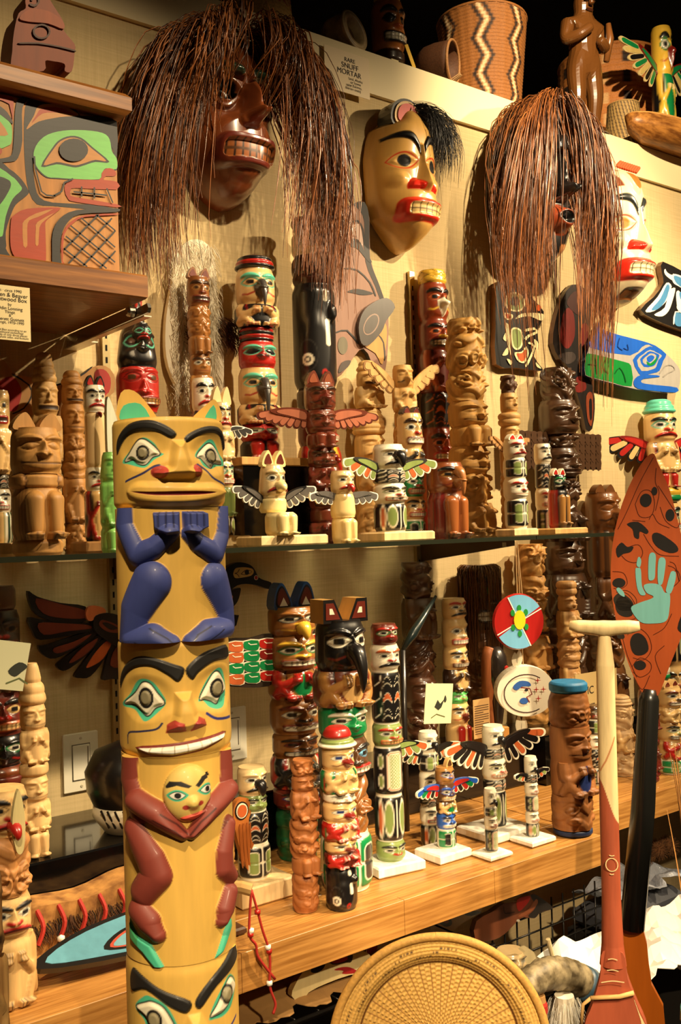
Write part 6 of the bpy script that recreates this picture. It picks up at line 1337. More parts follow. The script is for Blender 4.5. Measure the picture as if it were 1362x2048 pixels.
# red and black thunderbird wings on the wall
T = Trace((0, 1140), K3, -0.012, (500, 330)); bk = (18,15,14); rd = (110,42,24)
t = thing('thunderbird_plaque', 'black and dark red spread wing plaque above the light switch', 'plaque', tuple(T.o))
b = MB(); b.poly(T.p([(505,300),(520,255),(590,240),(680,260),(760,250),(760,420),(660,440),(560,380),(515,340)], 3), 0.0, -0.022, bk); b.poly(T.p([(535,300),(560,280),(640,310),(670,350),(600,350),(555,330)], 3), -0.022, -0.023, rd); b.poly(T.p([(555,300),(580,295),(640,325),(600,335)], 3), -0.023, -0.024, bk); b.build('body', M_gloss(), t)
fe = [([(145,118),(200,150),(330,185),(470,205),(490,280),(350,300),(220,265),(165,210)], [(190,160),(340,195),(460,225),(470,270),(350,272),(230,245)]),
      ([(150,268),(260,285),(500,300),(520,340),(400,365),(220,395),(175,350)], [(205,300),(330,300),(480,310),(500,330),(370,345),(235,365)]),
      ([(205,430),(260,420),(500,345),(530,370),(420,440),(300,500),(235,480)], [(290,440),(400,405),(500,360),(480,385),(400,440),(310,470)]),
      ([(310,540),(350,500),(530,375),(560,395),(480,480),(400,545),(345,570)], [(380,515),(450,440),(540,385),(490,460),(400,520)]),
      ([(410,600),(440,550),(560,400),(620,400),(580,500),(500,600),(440,610)], [(475,545),(530,460),(590,400),(620,405),(570,500),(500,545)]),
      ([(570,620),(580,560),(620,420),(690,420),(690,600),(620,615)], [(610,540),(640,440),(690,440),(690,540)])]
for i, (o_, n_) in enumerate(fe):
    b = MB(); b.poly(T.p(o_, 3), -0.002+0.001*(i % 2), -0.012+0.001*(i % 2), bk); b.poly(T.p(n_, 3), -0.0118, -0.0135, rd if i != 4 else (190,84,40)); b.build('feather', M_gloss(), t)
b = MB(); b.poly(T.p([(465,240),(490,200),(560,210),(578,240),(530,260),(500,285),(475,280)], 3), -0.012, -0.02, (206,110,66)); b.build('shoulder', M_gloss(), t)
# loon
T = Trace((0, 1140), K3, -0.20, (620, 1200))
p = atY(222, 1600, -0.20); t = thing('loon_carving', 'black and sky blue loon carving with striped breast behind the yellow pole', 'bird carving', (p.x+0.035, -0.20, ZR+0.0005))
T.o = Vector(t.location)
b = MB(); b.lathe([(0.02, 0.01), (0.055, 0.03), (0.075, 0.075), (0.078, 0.11), (0.06, 0.145), (0.02, 0.16), (0, 0.161)], 30, bk); b.build('head', M_gloss(), t, True)
b = MB(); b.poly(T.p([(622,1130),(650,1090),(700,1090),(700,1220),(650,1210),(625,1180)], 3), -0.06, -0.079, (110,170,190)); b.build('cheek', M_gloss(), t)
b = MB(); b.lathe([(0.0, 0), (0.045, 0.001), (0.066, 0.03), (0.064, 0.05)], 30, (236,226,200)); b.build('breast', M_gloss(), t, True)
for k in range(9):
    q0 = math.radians(200+k*12); b = MB(); b.tube([((0.062-0.002*j)*1.12*math.cos(q0+0.04*j), (0.062-0.002*j)*1.12*math.sin(q0+0.04*j), 0.05-0.008*j) for j in range(5)], 0.002, 6, bk); b.build('stripe', M_gloss(), t)
# foreground carvings at the left edge
t, R, bd, H = pole('totem_pole', 'weathered bare floor pole with carved owl face in front of the painted bird', 18, 2048, 1690, 66, -0.72,
   [('carve', 30, .8, F_(k=171)), ('face', 100, 1.0, B(mouth='grin')), ('body', 120, 1.05, F_(limb='c', fine='k')), ('face', 110, 1.05, B(mouth='line')), ('plain', 500, 1.05), ('plain', 400, 1.05)], base=(196,150,92), m=MW, z=0.0, rel=1.2)
t, R, bd, H = lp('bird_carving', 'painted bare wood bird with red beak and pale wing tip behind the weathered pole', 18, 1850, 1575, 92, -0.46,
   [('face', 60, .95, F_(base='n', brow='b', ew='n', lips='r', mouth='frown', nose='r')), ('carve', 80, 1, F_(k=181)), ('face', 55, 1, F_(base='n', lips='r', mouth='frown', nose='r', teeth=None)), ('body', 90, 1, F_(base='n', limb='c', fine='b'))], base=(200,140,80), m=MW, phi=0.0, cat='bird carving')
b = MB(); b.poly(cr([(0.2*R, 0), (0.05*R, 1.3*R), (0.35*R, 2.6*R), (0.6*R, 1.3*R), (0.5*R, 0)], 4), 0.004, -0.004, (214,198,140)); o = b.build('wing', MM, t); o.location = (-0.2*R, -1.3*R, bd[0][0]-0.5*R)
beak(t, R, bd[0][0]+0.5*R, 0.7*R, 0.5*R, 'r', MG, 0.3)
# painted paddle lying on the shelf
T0 = atZ(60, 2030, ZW); T1 = atZ(235, 1950, ZW)
t = thing('painted_paddle', 'sky blue paddle blade with black and red outlines lying on the shelf', 'paddle', (T0.x+0.025, max(YW+0.05, T0.y+0.06), ZW+0.0012), math.atan2(T1.y-T0.y, T1.x-T0.x)*0.35)
M_ = Matrix.Rotation(math.radians(-62), 4, 'X')
def pl_(pts, d0, d1, c, nm):
    b = MB(); b.poly(cr(pts, 4), d0, d1, c, None, M_); o = b.build(nm, M_gloss(), t); o.location.z = 0.0345; return o
pl_([(0,0.0),(0.1,0.038),(0.25,0.045),(0.31,0.044),(0.31,-0.044),(0.25,-0.045),(0.1,-0.03)], 0.005, -0.005, bk, 'blade')
pl_([(0.02,0.0),(0.1,0.03),(0.25,0.037),(0.28,0.0),(0.22,-0.035),(0.1,-0.022)], -0.005, -0.006, (92,150,172), 'painted_panel')
pl_([(0.11,-0.012),(0.15,0.012),(0.22,0.016),(0.24,-0.012),(0.17,-0.026)], -0.006, -0.0066, bk, 'painted_ovoid')
pl_([(0.12,-0.012),(0.155,0.008),(0.215,0.011),(0.23,-0.011),(0.17,-0.022)], -0.0066, -0.007, (176,74,56), 'painted_ovoid')
pl_([(0.126,-0.012),(0.158,0.005),(0.21,0.008),(0.225,-0.011),(0.17,-0.019)], -0.007, -0.0074, (110,160,176), 'painted_ovoid')
pl_([(0.30,0.036),(0.30,0.038),(0.30,-0.036),(0.31,-0.036),(0.33,0.0)], -0.005, -0.006, (110,160,176), 'painted_panel')
# beaded hide
p = atZ(150, 1885, ZW); t = thing('beaded_pouch', 'brown fur and hide pouch with red thongs and white beads', 'pouch', (p.x+0.02, p.y+0.02, ZW+0.0012))
b = MB(); 
V = cr([(-0.13, 0.0), (-0.14, 0.05), (-0.10, 0.075), (0.0, 0.07), (0.08, 0.085), (0.14, 0.075), (0.15, 0.02), (0.1, 0.0), (0.0, 0.0)], 4); b.poly(V, 0.03, -0.03, (176,122,58)); b.build('hide', speck('tan_hide', (120,76,34), (196,142,74), 30, 0.8), t)
def fur2(rnd, seg):
    x, z = rnd.uniform(-0.13, 0.14), rnd.uniform(0.03, 0.05); return [(x+0.004*math.sin(j+x*99), -0.03-0.012*math.sin(2*j/seg), z-0.02*j/seg) for j in range(seg+1)]
strands(t, 'fur', fur2, 500, 0.001, 3, 77, (30,16,8), (110,66,30), MATS['fur_fibre'])
for k in range(8):
    x = -0.12+0.035*k; b = MB(); b.tube(cr([(x, -0.028, 0.07), (x+0.006, -0.04, 0.045), (x-0.004, -0.042, 0.02)], 4, False), 0.004, 6, (166,36,22)); b.build('thong', flat('red_thong', (170,40,26), 0.7), t)
    if k % 2 == 0:
        b = MB(); b.lathe([(0, -0.006), (0.006, -0.003), (0.006, 0.003), (0, 0.006)], 12, (244,238,220)); o = b.build('bead', flat('white_bead', (246,240,225), 0.3), t, True); o.location = (x-0.003, -0.045, 0.022)
# ------------------------------------------------------------------ on top of the wall
ZC = ZT1+0.0125
M_basket = attr_mat('woven_basket', 0.7, 0, 0.25, 0.3, (1, 1, 1), 220)
def basket(label, px, top, w, Y, rb, rt, base, paint, coils=22, z=ZC, nth=120, belly=0.0, name='basket', cat='basket', bot=None, inner=(40,24,12), rot=None):
    p = atY(px, 200, Y); R = w*mpp((p.x, Y, z))/2; H = solve_z(p.x, Y, top)-z
    t = thing(name, label, cat, (p.x, Y, z))
    def f(C):
        q = (C.Y/C.a*coils) % 1.0; C.d += 0.018*np.sqrt(np.clip(1-(2*q-1)**2, 0, 1))+0.006*np.sin(C.X*90)
        paint(C, C.Y/C.a)
    pr = lambda V: rb+(rt-rb)*V+belly*np.sin(np.pi*V)
    column(t, 'woven_side', R, 0.0, H, f, base, M_basket, nth, coils*5, pr, 1, 1, 1.0, False)
    b = MB(); b.lathe([(0, 0.004), (R*rb*0.97, 0.004), (R*rt*0.96, H), (R*rt*1.01, H+0.002), (R*rt*1.02, H-0.004)], 40, inner); b.build('inner_lining', M_basket, t, True)
    b = MB(); b.tube([(R*rt*math.cos(q), R*rt*math.sin(q), H) for q in np.linspace(0, 2*math.pi, 49)], R*0.035, 6, base, False); b.build('rim', M_basket, t, True)
    return t, R, H
def zig(c1, c2, per=0.9):
    def f(C, v):
        for k, off in enumerate((0.0, 0.13, 0.26)):
            tri = np.abs(((v*6) % 2)-1)*0.22
            sd = np.abs(((C.X+tri+off+10) % per)-per/2)-0.045; C.paint(np.where(np.sin(C.X*60)*np.sin(v*140) > -0.3, sd, 1.0), c1 if k % 2 == 0 else c2)
    return f
basket('pale yellow woven hat basket on the wall top behind the raffia hair', 520, -70, 150, 0.10, 0.95, 0.8, (214,170,92), lambda C, v: C.paint(np.where((v > 0.35) & (v < 0.55), np.abs(((C.X*3+v*9) % 1)-0.5)-0.12, 1.0), 'r'), 18)
basket('large brown coiled basket with white and black zigzag bands', 968, 48, 176, 0.14, 0.78, 1.0, (150,94,40), zig((40,24,16), (226,196,150)), 30)
def dots(C, v):
    for k in range(7):
        sd = np.abs(((C.X*1.0+k*0.9+10) % 0.9)-0.45)-0.09
    C.paint(np.where((((C.X+10) % 0.62) < 0.16) & ((v*14 % 2) < 1.1) & (v > 0.12), -1.0, 1.0), (44,28,18)); C.paint(np.where((((C.X+9.75) % 0.62) < 0.1) & ((v*14 % 2) < 1.1), -1.0, 1.0), (206,160,104))
basket('wide dark brown basket with columns of pale dashes', 1222, 132, 200, 0.38, 0.92, 1.0, (186,116,52), dots, 26, belly=0.06)
basket('small grey openwork basket in front of the wide brown basket', 1246, 212, 76, 0.11, 1.1, 0.8, (176,142,84), lambda C, v: C.paint(np.where((np.abs(((C.X*5+v*4) % 1)-0.5) < 0.16), -1.0, 1.0), (54,40,28)), 12)
# tipped basket
p = atY(873, 120, 0.035); R = 0.058; t = thing('basket', 'small dark basket tipped on its side showing its mouth', 'basket', (p.x, 0.035, ZC+R), 0.0)
b = MB(); M_ = Matrix.Rotation(math.pi/2+0.1, 4, 'X') @ Matrix.Rotation(0.5, 4, 'Y')
prof = [(R*0.55, -0.05), (R*0.8, -0.03), (R*0.92, 0.0), (R*0.95, 0.03), (R*0.98, 0.045)]
b.lathe(prof+[(R*0.9, 0.045), (R*0.8, 0.0), (R*0.5, -0.04)], 36, (86,50,24), M_); b.build('woven_side', M_basket, t, True)
b = MB(); b.tube([M_ @ Vector((R*0.95*math.cos(q), R*0.95*math.sin(q), 0.046)) for q in np.linspace(0, 2*math.pi, 41)], 0.004, 6, (170,120,70), False); b.build('rim', M_basket, t, True)
for k in range(5):
    b = MB(); q = 4.4+0.14*k; b.tube([M_ @ Vector((R*0.9*math.cos(q), R*0.9*math.sin(q), 0.048)), M_ @ Vector((R*(0.6-0.06*k)*math.cos(q+0.1), R*0.6*math.sin(q), 0.07))], 0.0015, 5, (190,150,100)); b.build('loose_fibre', M_basket, t)
# snuff mortar
p = atY(688, 92, 0.03); R = 0.045; t = thing('snuff_mortar', 'worn grey brown bone mortar with dark round hollow above its card', 'mortar', (p.x, 0.03, ZC))
b = MB(); M_ = Matrix.Translation((0, 0, R)) @ Matrix.Rotation(math.pi/2-0.1, 4, 'X') @ Matrix.Rotation(0.35, 4, 'Y')
b.lathe([(0, -0.04), (R*0.8, -0.04), (R, -0.02), (R, 0.02), (R*0.95, 0.035), (R*0.7, 0.035), (R*0.62, 0.01), (0, -0.01)], 36, (150,128,90), M_, 1.25, 1.0); b.build('bowl', speck('old_bone', (92,70,44), (176,152,110), 18, 0.5), t, True)
b = MB(); b.tube([M_ @ Vector((R*1.2*math.cos(q), R*0.96*math.sin(q), 0.03)) for q in np.linspace(0, 2*math.pi, 41)], 0.005, 8, (168,146,104), False); b.build('lip', MATS['old_bone'], t, True)
# painted pole top
t, R, bd, H = pole('totem_pole', 'short painted pole with bared teeth on the wall top beside the mortar', 778, 100, -20, 66, 0.05, [('rings', 25, .7, F_(base='b', c2='y', n=2)), ('face', 80, 1, F_(base=(190,116,52), brow='b', ew='b', lips='b', teeth='w', nose='o')), ('plain', 20, 1.0, F_(base='D'))], z=ZC, base='o', m=MG, foot=(0.08, 0.07, 0.016, (60,44,30)))
b = MB(); b.box((-0.012, -0.002, -0.008), (0.012, 0, 0.008), (196,170,110)); o = b.build('price_label', M_paper(), t); o.location = (-0.012, -0.037, 0.009)
b = MB(); b.box((-0.006, -0.0015, -0.03), (0.006, 0, 0.03), (230,190,60)); o = b.build('yellow_tag', flat('yellow_tag', (232,186,60), 0.6), t); o.location = (R*0.8, -R*1.05, 0.035); o.rotation_euler = (0, -0.45, 0)
# small canoe bowl
p = atY(862, 40, 0.17); t = thing('canoe_bowl', 'small white and red painted canoe shaped bowl behind the tipped basket', 'bowl', (p.x, 0.17, ZC+0.062), 0.0); t.rotation_euler = (0, -0.42, 0.0)
def hull(C):
    C.paint(np.abs(C.Y-C.a*0.62)-C.a*0.16, 'w'); C.paint(np.where((C.X*4 % 1) < 0.4, np.abs(C.Y-C.a*0.62)-C.a*0.13, 1.0), 'r')
column(t, 'hull', 0.03, 0.0, 0.045, hull, (226,206,160), MG, 80, 24, lambda V: 0.45+0.55*np.sqrt(V), 2.6, 0.9, 1.0, True)
b = MB(); b.box((-0.02, -0.02, -0.0625), (0.02, 0.02, 0.0), (40,30,24)); o = b.build('stand', flat('dark_stand', (34,26,20), 0.6), t)
# standing human figure
def figure():
    p = atY(1170, 205, 0.05); H = solve_z(p.x, 0.05, -12)-ZC; t = thing('figure_carving', 'dark polished wooden standing human figure with folded arms', 'figurine', (p.x, 0.05, ZC), -0.2)
    s = H/1.0; me = bpy.data.meshes.new('body')
    J = [(0,0,.52,.10),(0,0,.60,.095),(0,0,.70,.11),(0,0,.78,.09),(0,-.01,.83,.055),(0,-.015,.89,.075),(0,-.015,.95,.07),(0,-.01,.99,.045),
         (.07,0,.44,.075),(.075,-.02,.28,.06),(.07,0,.12,.045),(.07,-.02,.03,.04),(.07,-.07,.02,.032),(-.07,0,.44,.075),(-.075,-.02,.28,.06),(-.07,0,.12,.045),(-.07,-.02,.03,.04),(-.07,-.07,.02,.032),
         (.13,0,.76,.055),(.16,-.01,.64,.045),(.11,-.10,.60,.038),(.03,-.13,.64,.034),(-.13,0,.76,.055),(-.16,-.01,.64,.045),(-.10,-.10,.66,.038),(-.02,-.13,.72,.034)]
    E = [(0,1),(1,2),(2,3),(3,4),(4,5),(5,6),(6,7),(0,8),(8,9),(9,10),(10,11),(11,12),(0,13),(13,14),(14,15),(15,16),(16,17),(3,18),(18,19),(19,20),(20,21),(3,22),(22,23),(23,24),(24,25)]
    me.from_pydata([(a*s, b_*s, c*s) for a, b_, c, r in J], E, [])
    o = bpy.data.objects.new('body', me); link(o, t); md = o.modifiers.new('skin', 'SKIN'); o.modifiers.new('sub', 'SUBSURF').levels = 2; o.modifiers['sub'].render_levels = 2
    for i, v in enumerate(me.skin_vertices[0].data): v.radius = (J[i][3]*s,)*2; v.use_root = (i == 0)
    me.materials.append(flat('polished_walnut', (104,64,28), 0.25, 0, 0.5))
    for x in (-0.028, 0.028):
        b = MB(); b.poly(ell(x*s, 0.915*s, 0.018*s, 0.009*s), -0.083*s, -0.088*s, (40,22,10)); b.build('eye', MG, t)
    b = MB(); b.tube([(0, -0.08*s, 0.93*s), (0, -0.105*s, 0.885*s)], [0.008*s, 0.018*s], 8, (110,66,30)); b.build('nose', MG, t, True)
    b = MB(); b.poly(ell(0, 0.855*s, 0.03*s, 0.01*s), -0.075*s, -0.082*s, (60,28,14)); b.build('mouth', MG, t)
    b = MB(); b.tube([(.13*s, -0.08*s, 0.52*s), (.16*s, -0.09*s, 0.68*s), (.15*s, -0.09*s, 0.78*s)], [0.02*s, 0.028*s, 0.018*s], 8, (120,74,34)); b.build('held_club', MG, t, True)
    b = MB(); b.lathe([(0, 0), (0.16*s, 0), (0.15*s, 0.03*s), (0, 0.03*s)], 20, (70,42,20)); b.build('base', MG, t)
figure()
p = atY(1088, 175, 0.03); b = MB(); b.poly(cr([(-0.03, 0), (-0.035, 0.04), (0.0, 0.048), (0.022, 0.02), (0.024, -0.0)], 2), 0.001, -0.001, (206,178,110)); o = b.build('paper_tag', M_paper()); o.location = (p.x, 0.03, ZC+0.001); tag(o, 'torn cream paper tag standing between the baskets', 'tag')
# bird pole at the far right
t, R, bd, H = pole('eagle_pole', 'painted eagle pole with green and yellow spread wing by the wide basket', 1332, 250, 58, 40, 0.105, [('face', 60, 1, F_(base='y', brow='b', sock='G', nose='q', mouth='beak', lips='r')), ('body', 60, 1, F_(base='G', limb='y', wing='b', fine='w')), ('form', 60, 1, F_(base='r', ink='b', pat='G', k=3))], z=ZC, base='y', m=MG)
for s in (-1, 1): wing(t, s, R, bd[0][0]+0.4*R, 3.4*R, 7, 0.55, 0.0, ('G', 'b', (214,186,110)), (214,190,130), MG, 'q', 0.85)
# carved long dish overhanging the wall top
p = atY(1300, 330, -0.03); t = thing('wooden_dish', 'long carved brown wooden dish jutting over the wall edge', 'dish', (p.x+0.12, -0.035, ZC))
b = MB(); b.lathe([(0, 0.001), (0.07, 0.001), (0.10, 0.03), (0.105, 0.07), (0.095, 0.07), (0.06, 0.02), (0, 0.015)], 40, (150,96,40), None, 2.2, 0.66); b.build('trough', speck('oiled_dish_wood', (112,66,26), (182,124,58), 12, 0.4, (1, 8, 8), 0.1), t, True)
b = MB(); b.tube([(0.1*2.2*math.cos(q), 0.1*0.66*math.sin(q), 0.071) for q in np.linspace(0, 2*math.pi, 61)], 0.005, 8, (196,140,70), False); b.build('woven_rim', M_basket, t, True)
# ------------------------------------------------------------------ paddles and things below the shelf
class Facing:
    """upright thing turned to the room at distance D on image column px: local x right, z up from the floor"""
    def __init__(s, px, D):
        s.c = atD(px, 1060, D); s.px, s.mm = px, D/F; s.yaw = math.atan2(s.c.x-EYE.x, s.c.y-EYE.y)
    def p(s, pts, n=4, smooth=True):
        q = [((x-s.px)*s.mm+(y-1060)*_roll*-s.mm, solve_z(s.c.x, s.c.y, y)) for x, y in pts]; return cr(q, n) if smooth else q
    def thing(s, name, label, cat): return thing(name, label, cat, (s.c.x, s.c.y, 0.0), -s.yaw)
# ---- orange paddle with hand print
A = Facing(1292, 1.80); t = A.thing('painted_paddle', 'tall orange paddle with black formline and pale blue hand print', 'paddle')
og, bk, bu = (186,88,44), (38,36,36), (128,200,200)
bl_ = A.p([(1305,908),(1316,930),(1338,985),(1356,1060),(1372,1130),(1376,1200),(1362,1260),(1336,1330),(1316,1385),(1302,1394),(1286,1388),(1264,1345),(1240,1270),(1226,1190),(1224,1130),(1232,1060),(1252,990),(1282,930)], 4)
b = MB(); b.poly(bl_, 0.006, -0.006, og, (70,36,20)); b.build('blade', M_gloss(), t)
K = lambda pts, n=3: A.p([(882+x/K3, 740+y/K3) for x, y in pts], n)
K2 = lambda pts, n=3: A.p([(882+x/K3, 1100+y/K3) for x, y in pts], n)
b = MB()
for i, pts in enumerate([ell(1163, 740, 32, 38), ell(1293, 828, 24, 34), [(1200,930),(1240,930),(1320,990),(1335,1030),(1290,1040),(1230,1010),(1200,970)], [(1060,870),(1120,860),(1175,910),(1165,930),(1130,915),(1125,955),(1100,945),(1090,900)], [(1000,1010),(1030,975),(1060,1000),(1095,1000),(1080,1030),(1040,1040),(1010,1060)], ell(1210, 690, 16, 24), ell(1015, 1205, 36, 28), [(985,1290),(1020,1262),(1070,1290),(1095,1330),(1080,1362),(1020,1362),(995,1330)]]):
    b = MB(); b.poly(K(pts, 1 if len(pts) > 15 else 3), -0.006, -0.0068, bk); b.build('black_ovoid', M_gloss(), t)
for i, pts in enumerate([[(995,300),(1020,260),(1060,270),(1095,320),(1085,370),(1040,375),(1005,350)], [(1075,520),(1090,480),(1125,470),(1160,500),(1175,560),(1150,590),(1110,595),(1085,570)], ell(1128, 652, 33, 27), [(1330,440),(1362,350),(1400,340),(1400,460),(1362,470)], [(1005,480),(1040,478),(1042,500),(1010,500)]]):
    b = MB(); b.poly(K2(pts, 1 if len(pts) > 15 else 3), -0.006, -0.0068, bk); b.build('black_ovoid', M_gloss(), t)
b = MB()
for pts in ([(1205,500),(1130,640),(1060,800),(1010,900)], [(1105,760),(1130,830),(1190,830),(1210,760),(1190,690),(1140,690),(1105,760)], [(1230,660),(1290,760),(1340,850),(1330,900),(1270,860),(1240,780)], [(1050,1010),(1120,990),(1145,1040),(1110,1090),(1060,1080),(1030,1050)], [(1150,930),(1190,1000),(1240,1050),(1340,1060)], [(980,1140),(1040,1150),(1060,1210),(1020,1240),(985,1235)], [(1000,1260),(1060,1250),(1110,1300),(1100,1362)], [(1180,850),(1200,820),(1230,870),(1290,900)], [(1090,850),(1160,860)], [(1290,1090),(1320,1110),(1340,1200)], [(1220,560),(1215,640),(1235,700),(1215,800)], [(1295,1160),(1330,1140),(1345,1190),(1310,1230)]):
    b.poly(K(strip(cr(pts, 4, False), 2.0), 1), None, -0.0064, (90,36,18))
for pts in ([(985,270),(1050,240),(1100,300),(1110,380),(1040,400)], [(1060,480),(1110,440),(1170,480),(1190,560),(1150,620),(1090,610)], [(1085,660),(1128,610),(1185,640),(1180,690),(1128,720),(1090,690)], [(1095,720),(1140,790),(1180,710)], [(1200,480),(1260,440),(1300,360)], [(1240,700),(1210,600),(1260,540)], [(1030,480),(1060,600),(1110,720)], [(1280,90),(1320,110),(1340,180)]):
    b.poly(K2(strip(cr(pts, 4, False), 2.0), 1), None, -0.0064, (90,36,18))
b.build('formlines', M_gloss(), t)
b = MB()
hand = [[(1080,330),(1120,300),(1190,275),(1200,260),(1165,240),(1150,200),(1190,188),(1240,200),(1262,240),(1290,250),(1288,330),(1270,400),(1200,415),(1130,405)],
        [(1105,110),(1118,100),(1135,110),(1140,200),(1160,250),(1130,250),(1112,200)], [(1118,45),(1128,38),(1137,60),(1130,95),(1112,85)], [(1178,40),(1195,14),(1215,30),(1213,100),(1208,160),(1185,172),(1175,150)], [(1230,60),(1248,42),(1268,60),(1262,130),(1250,190),(1230,195),(1225,140)], [(1288,150),(1300,122),(1322,130),(1318,180),(1295,245),(1270,235),(1275,200)], [(1000,220),(1015,210),(1040,235),(1045,262),(1020,250)]]
for i, h_ in enumerate(hand): b.poly(K2(h_, 4), None, -0.0072-0.00004*i, bu)
b.build('hand_print', M_gloss(), t)
b = MB(); P0 = A.p([(1298,1378),(1296,1400),(1284,1620),(1262,1860)], 1, False); b.tube([(P0[0][0], 0.0, P0[0][1]), (P0[1][0], 0, P0[1][1]), (P0[2][0], 0, P0[2][1]), (P0[3][0], 0, P0[3][1])], [0.012, 0.018, 0.021, 0.022], 18, (24,24,22)); b.build('shaft', M_gloss(), t, True)
P1 = A.p([(1262,1861),(1258,1900),(1262,2100)], 1, False); lo = P1[2]
b = MB(); b.poly(cr([(P1[0][0]-0.02, P1[0][1]), (P1[0][0]+0.02, P1[0][1]), (P1[1][0]+0.035, P1[1][1]-0.06), (lo[0]+0.06, lo[1]), (lo[0]+0.03, 0.004), (lo[0]-0.03, 0.004), (lo[0]-0.04, lo[1]), (P1[1][0]-0.02, P1[1][1]-0.06)], 3), 0.007, -0.007, (178,92,24)); b.build('lower_blade', M_gloss(), t)
# ---- pale paddle with T grip
Bf = Facing(1215, 1.55); t = Bf.thing('wooden_paddle', 'pale wooden paddle with T grip and rust red lower shaft', 'paddle')
pale, rust = (240,214,158), (170,82,52)
g = Bf.p([(1142,1252),(1175,1256),(1208,1262),(1240,1258),(1270,1252)], 3, True); g = Bf.p([(1140,1250),(1158,1253),(1190,1256),(1208,1258),(1226,1256),(1258,1254),(1276,1252)], 1, False)
b = MB(); b.tube([(x, 0, z) for x, z in g], [0.007, 0.0105, 0.0115, 0.0135, 0.0115, 0.0105, 0.007], 14, pale); b.build('grip', M_wood(), t, True)
def shaftpts(ys): return [(x, z) for x, z in Bf.p([(float(np.interp(y, [1262,1400,1650,1900,2048], [1208,1212,1217,1222,1226])), y) for y in ys], 1, False)]
def sh_paint(C):
    b0 = C.a*(1930-1600)/(1930-1264)
    sd = C.Y-(b0-C.a*0.075*np.tanh(C.X*1.2)); C.paint(sd, rust); C.line(C.pl([(-0.9, b0+C.a*0.09), (-0.2, b0+C.a*0.12), (0.9, b0+C.a*0.19)]), 0.08, (196,120,70))
P0 = shaftpts([1930, 1264]); o = column(t, 'shaft', 0.0145, 0.0, P0[1][1]-P0[0][1], sh_paint, pale, M_wood(), 64, 400, lambda V: np.interp(V, [0, .06, .2, .9, .97, 1], [1.4, 1.15, 1.0, 0.95, 0.7, 0.6]), 1, 0.9, 1.0, True)
o.location = (P0[0][0], 0, P0[0][1]); o.rotation_euler = (0, math.atan2(P0[1][0]-P0[0][0], P0[1][1]-P0[0][1]), 0)
b = MB(); b.poly(Bf.p([(1203,1900),(1198,1950),(1182,2010),(1166,2060),(1150,2200),(1175,2400),(1225,2450),(1275,2400),(1305,2200),(1290,2060),(1268,2000),(1250,1950),(1241,1900)], 4), 0.012, -0.012, rust); b.build('blade', M_matte(), t)
b = MB(); b.poly(Bf.p([(1262,1990),(1272,2015),(1288,2055),(1300,2150),(1270,2160),(1280,2060)], 3), None, -0.0125, pale); b.build('bare_edge', M_wood(), t)
def curl(pts, w_): return strip(cr(pts, 5, False), w_)
b = MB(); c0 = Bf.p(ell(1221, 1724, 11.5, 13, 24), 1, False); c0.append(c0[0]); b.poly(strip(c0, 0.0007), None, -0.0152, pale)
for y_, w_ in ((1705, 5), (1742, 4)): b.poly(curl(Bf.p([(1221-w_, y_), (1221, y_+1.5), (1221+w_, y_)], 1, False), 0.0007), None, -0.0152, pale)
for y_, w_ in ((1908, 9), (1930, 11)): b.poly(curl(Bf.p([(1222-w_, y_+2), (1222, y_), (1222+w_, y_+2)], 1, False), 0.0007), None, -0.0205, pale)
b.poly(curl(Bf.p([(1200, 1957), (1222, 1952), (1244, 1953)], 1, False), 0.0008), None, -0.0205, pale); b.build('painted_marks', M_matte(), t)
l0 = Bf.p([(1180,1992),(1205,1988),(1235,1984),(1262,1974)], 1, False); b = MB(); b.tube([(x, -0.017, z) for x, z in l0], 0.0035, 8, (216,172,104)); b.tube([(l0[0][0], -0.017, l0[0][1]), (l0[0][0]-0.012, -0.014, l0[0][1]-0.012), (l0[0][0]-0.016, -0.014, l0[0][1]-0.045)], 0.0028, 8, (206,160,92)); b.build('lashing', flat('hide_lashing', (214,170,104), 0.7), t, True)
# ---- big woven tray
Tf = Facing(848, 1.36); rad = 215*Tf.mm; zc = solve_z(Tf.c.x, Tf.c.y, 2104)
t = thing('woven_tray', 'large round golden woven tray with dark stepped line round its rim', 'tray', (Tf.c.x, Tf.c.y, zc-rad), -Tf.yaw+0.08)
nr, na = 110, 420; rr = np.linspace(0.02, 1, nr+1); aa = np.linspace(-math.pi, math.pi, na+1); A_, R_ = np.meshgrid(aa, rr)
C = Canvas(A_, R_, (216,170,88), 0.01)
inn = R_ < 0.74
spk = np.abs(((A_/(2*math.pi)*42) % 1)-0.5); weave = np.sin(R_*150+np.pi*(np.floor(A_/(2*math.pi)*84) % 2)); 
C.d += np.where(inn, 0.012*np.sign(weave)*np.abs(weave)**0.6*(0.4+spk)+0.012*(spk > 0.42), 0.010*np.sin(R_*200)+0.006*np.sin(A_*150))
C.col *= np.where(inn, 0.8+0.25*(weave > -0.2), 0.85+0.2*(np.sin(R_*200) > -0.3))[..., None]
C.paint(np.where(inn, spk-0.05, 1.0), (150,100,42))
C.paint(np.abs(R_-0.755)-0.012, (120,74,28)); 
stp = 0.86+0.035*np.sign(np.sin(A_*14))*(np.abs(np.sin(A_*7)) > 0.3); C.paint(np.where(np.sin(A_*160) > -0.2, np.abs(R_-stp)-0.008, 1.0), (62,36,18))
dep = np.where(inn, 0.0, -0.014*np.clip((R_-0.74)/0.1, 0, 1)) - C.d*0.1+0.0
P = np.stack([R_*rad*np.sin(A_), dep-0.02*np.cos(R_*1.2)*0, R_*rad*np.cos(A_)+rad], -1).reshape(-1, 3)
o = mesh_np('woven_face', P, grid_faces(nr, na), M_basket, t, C.col.reshape(-1, 3))
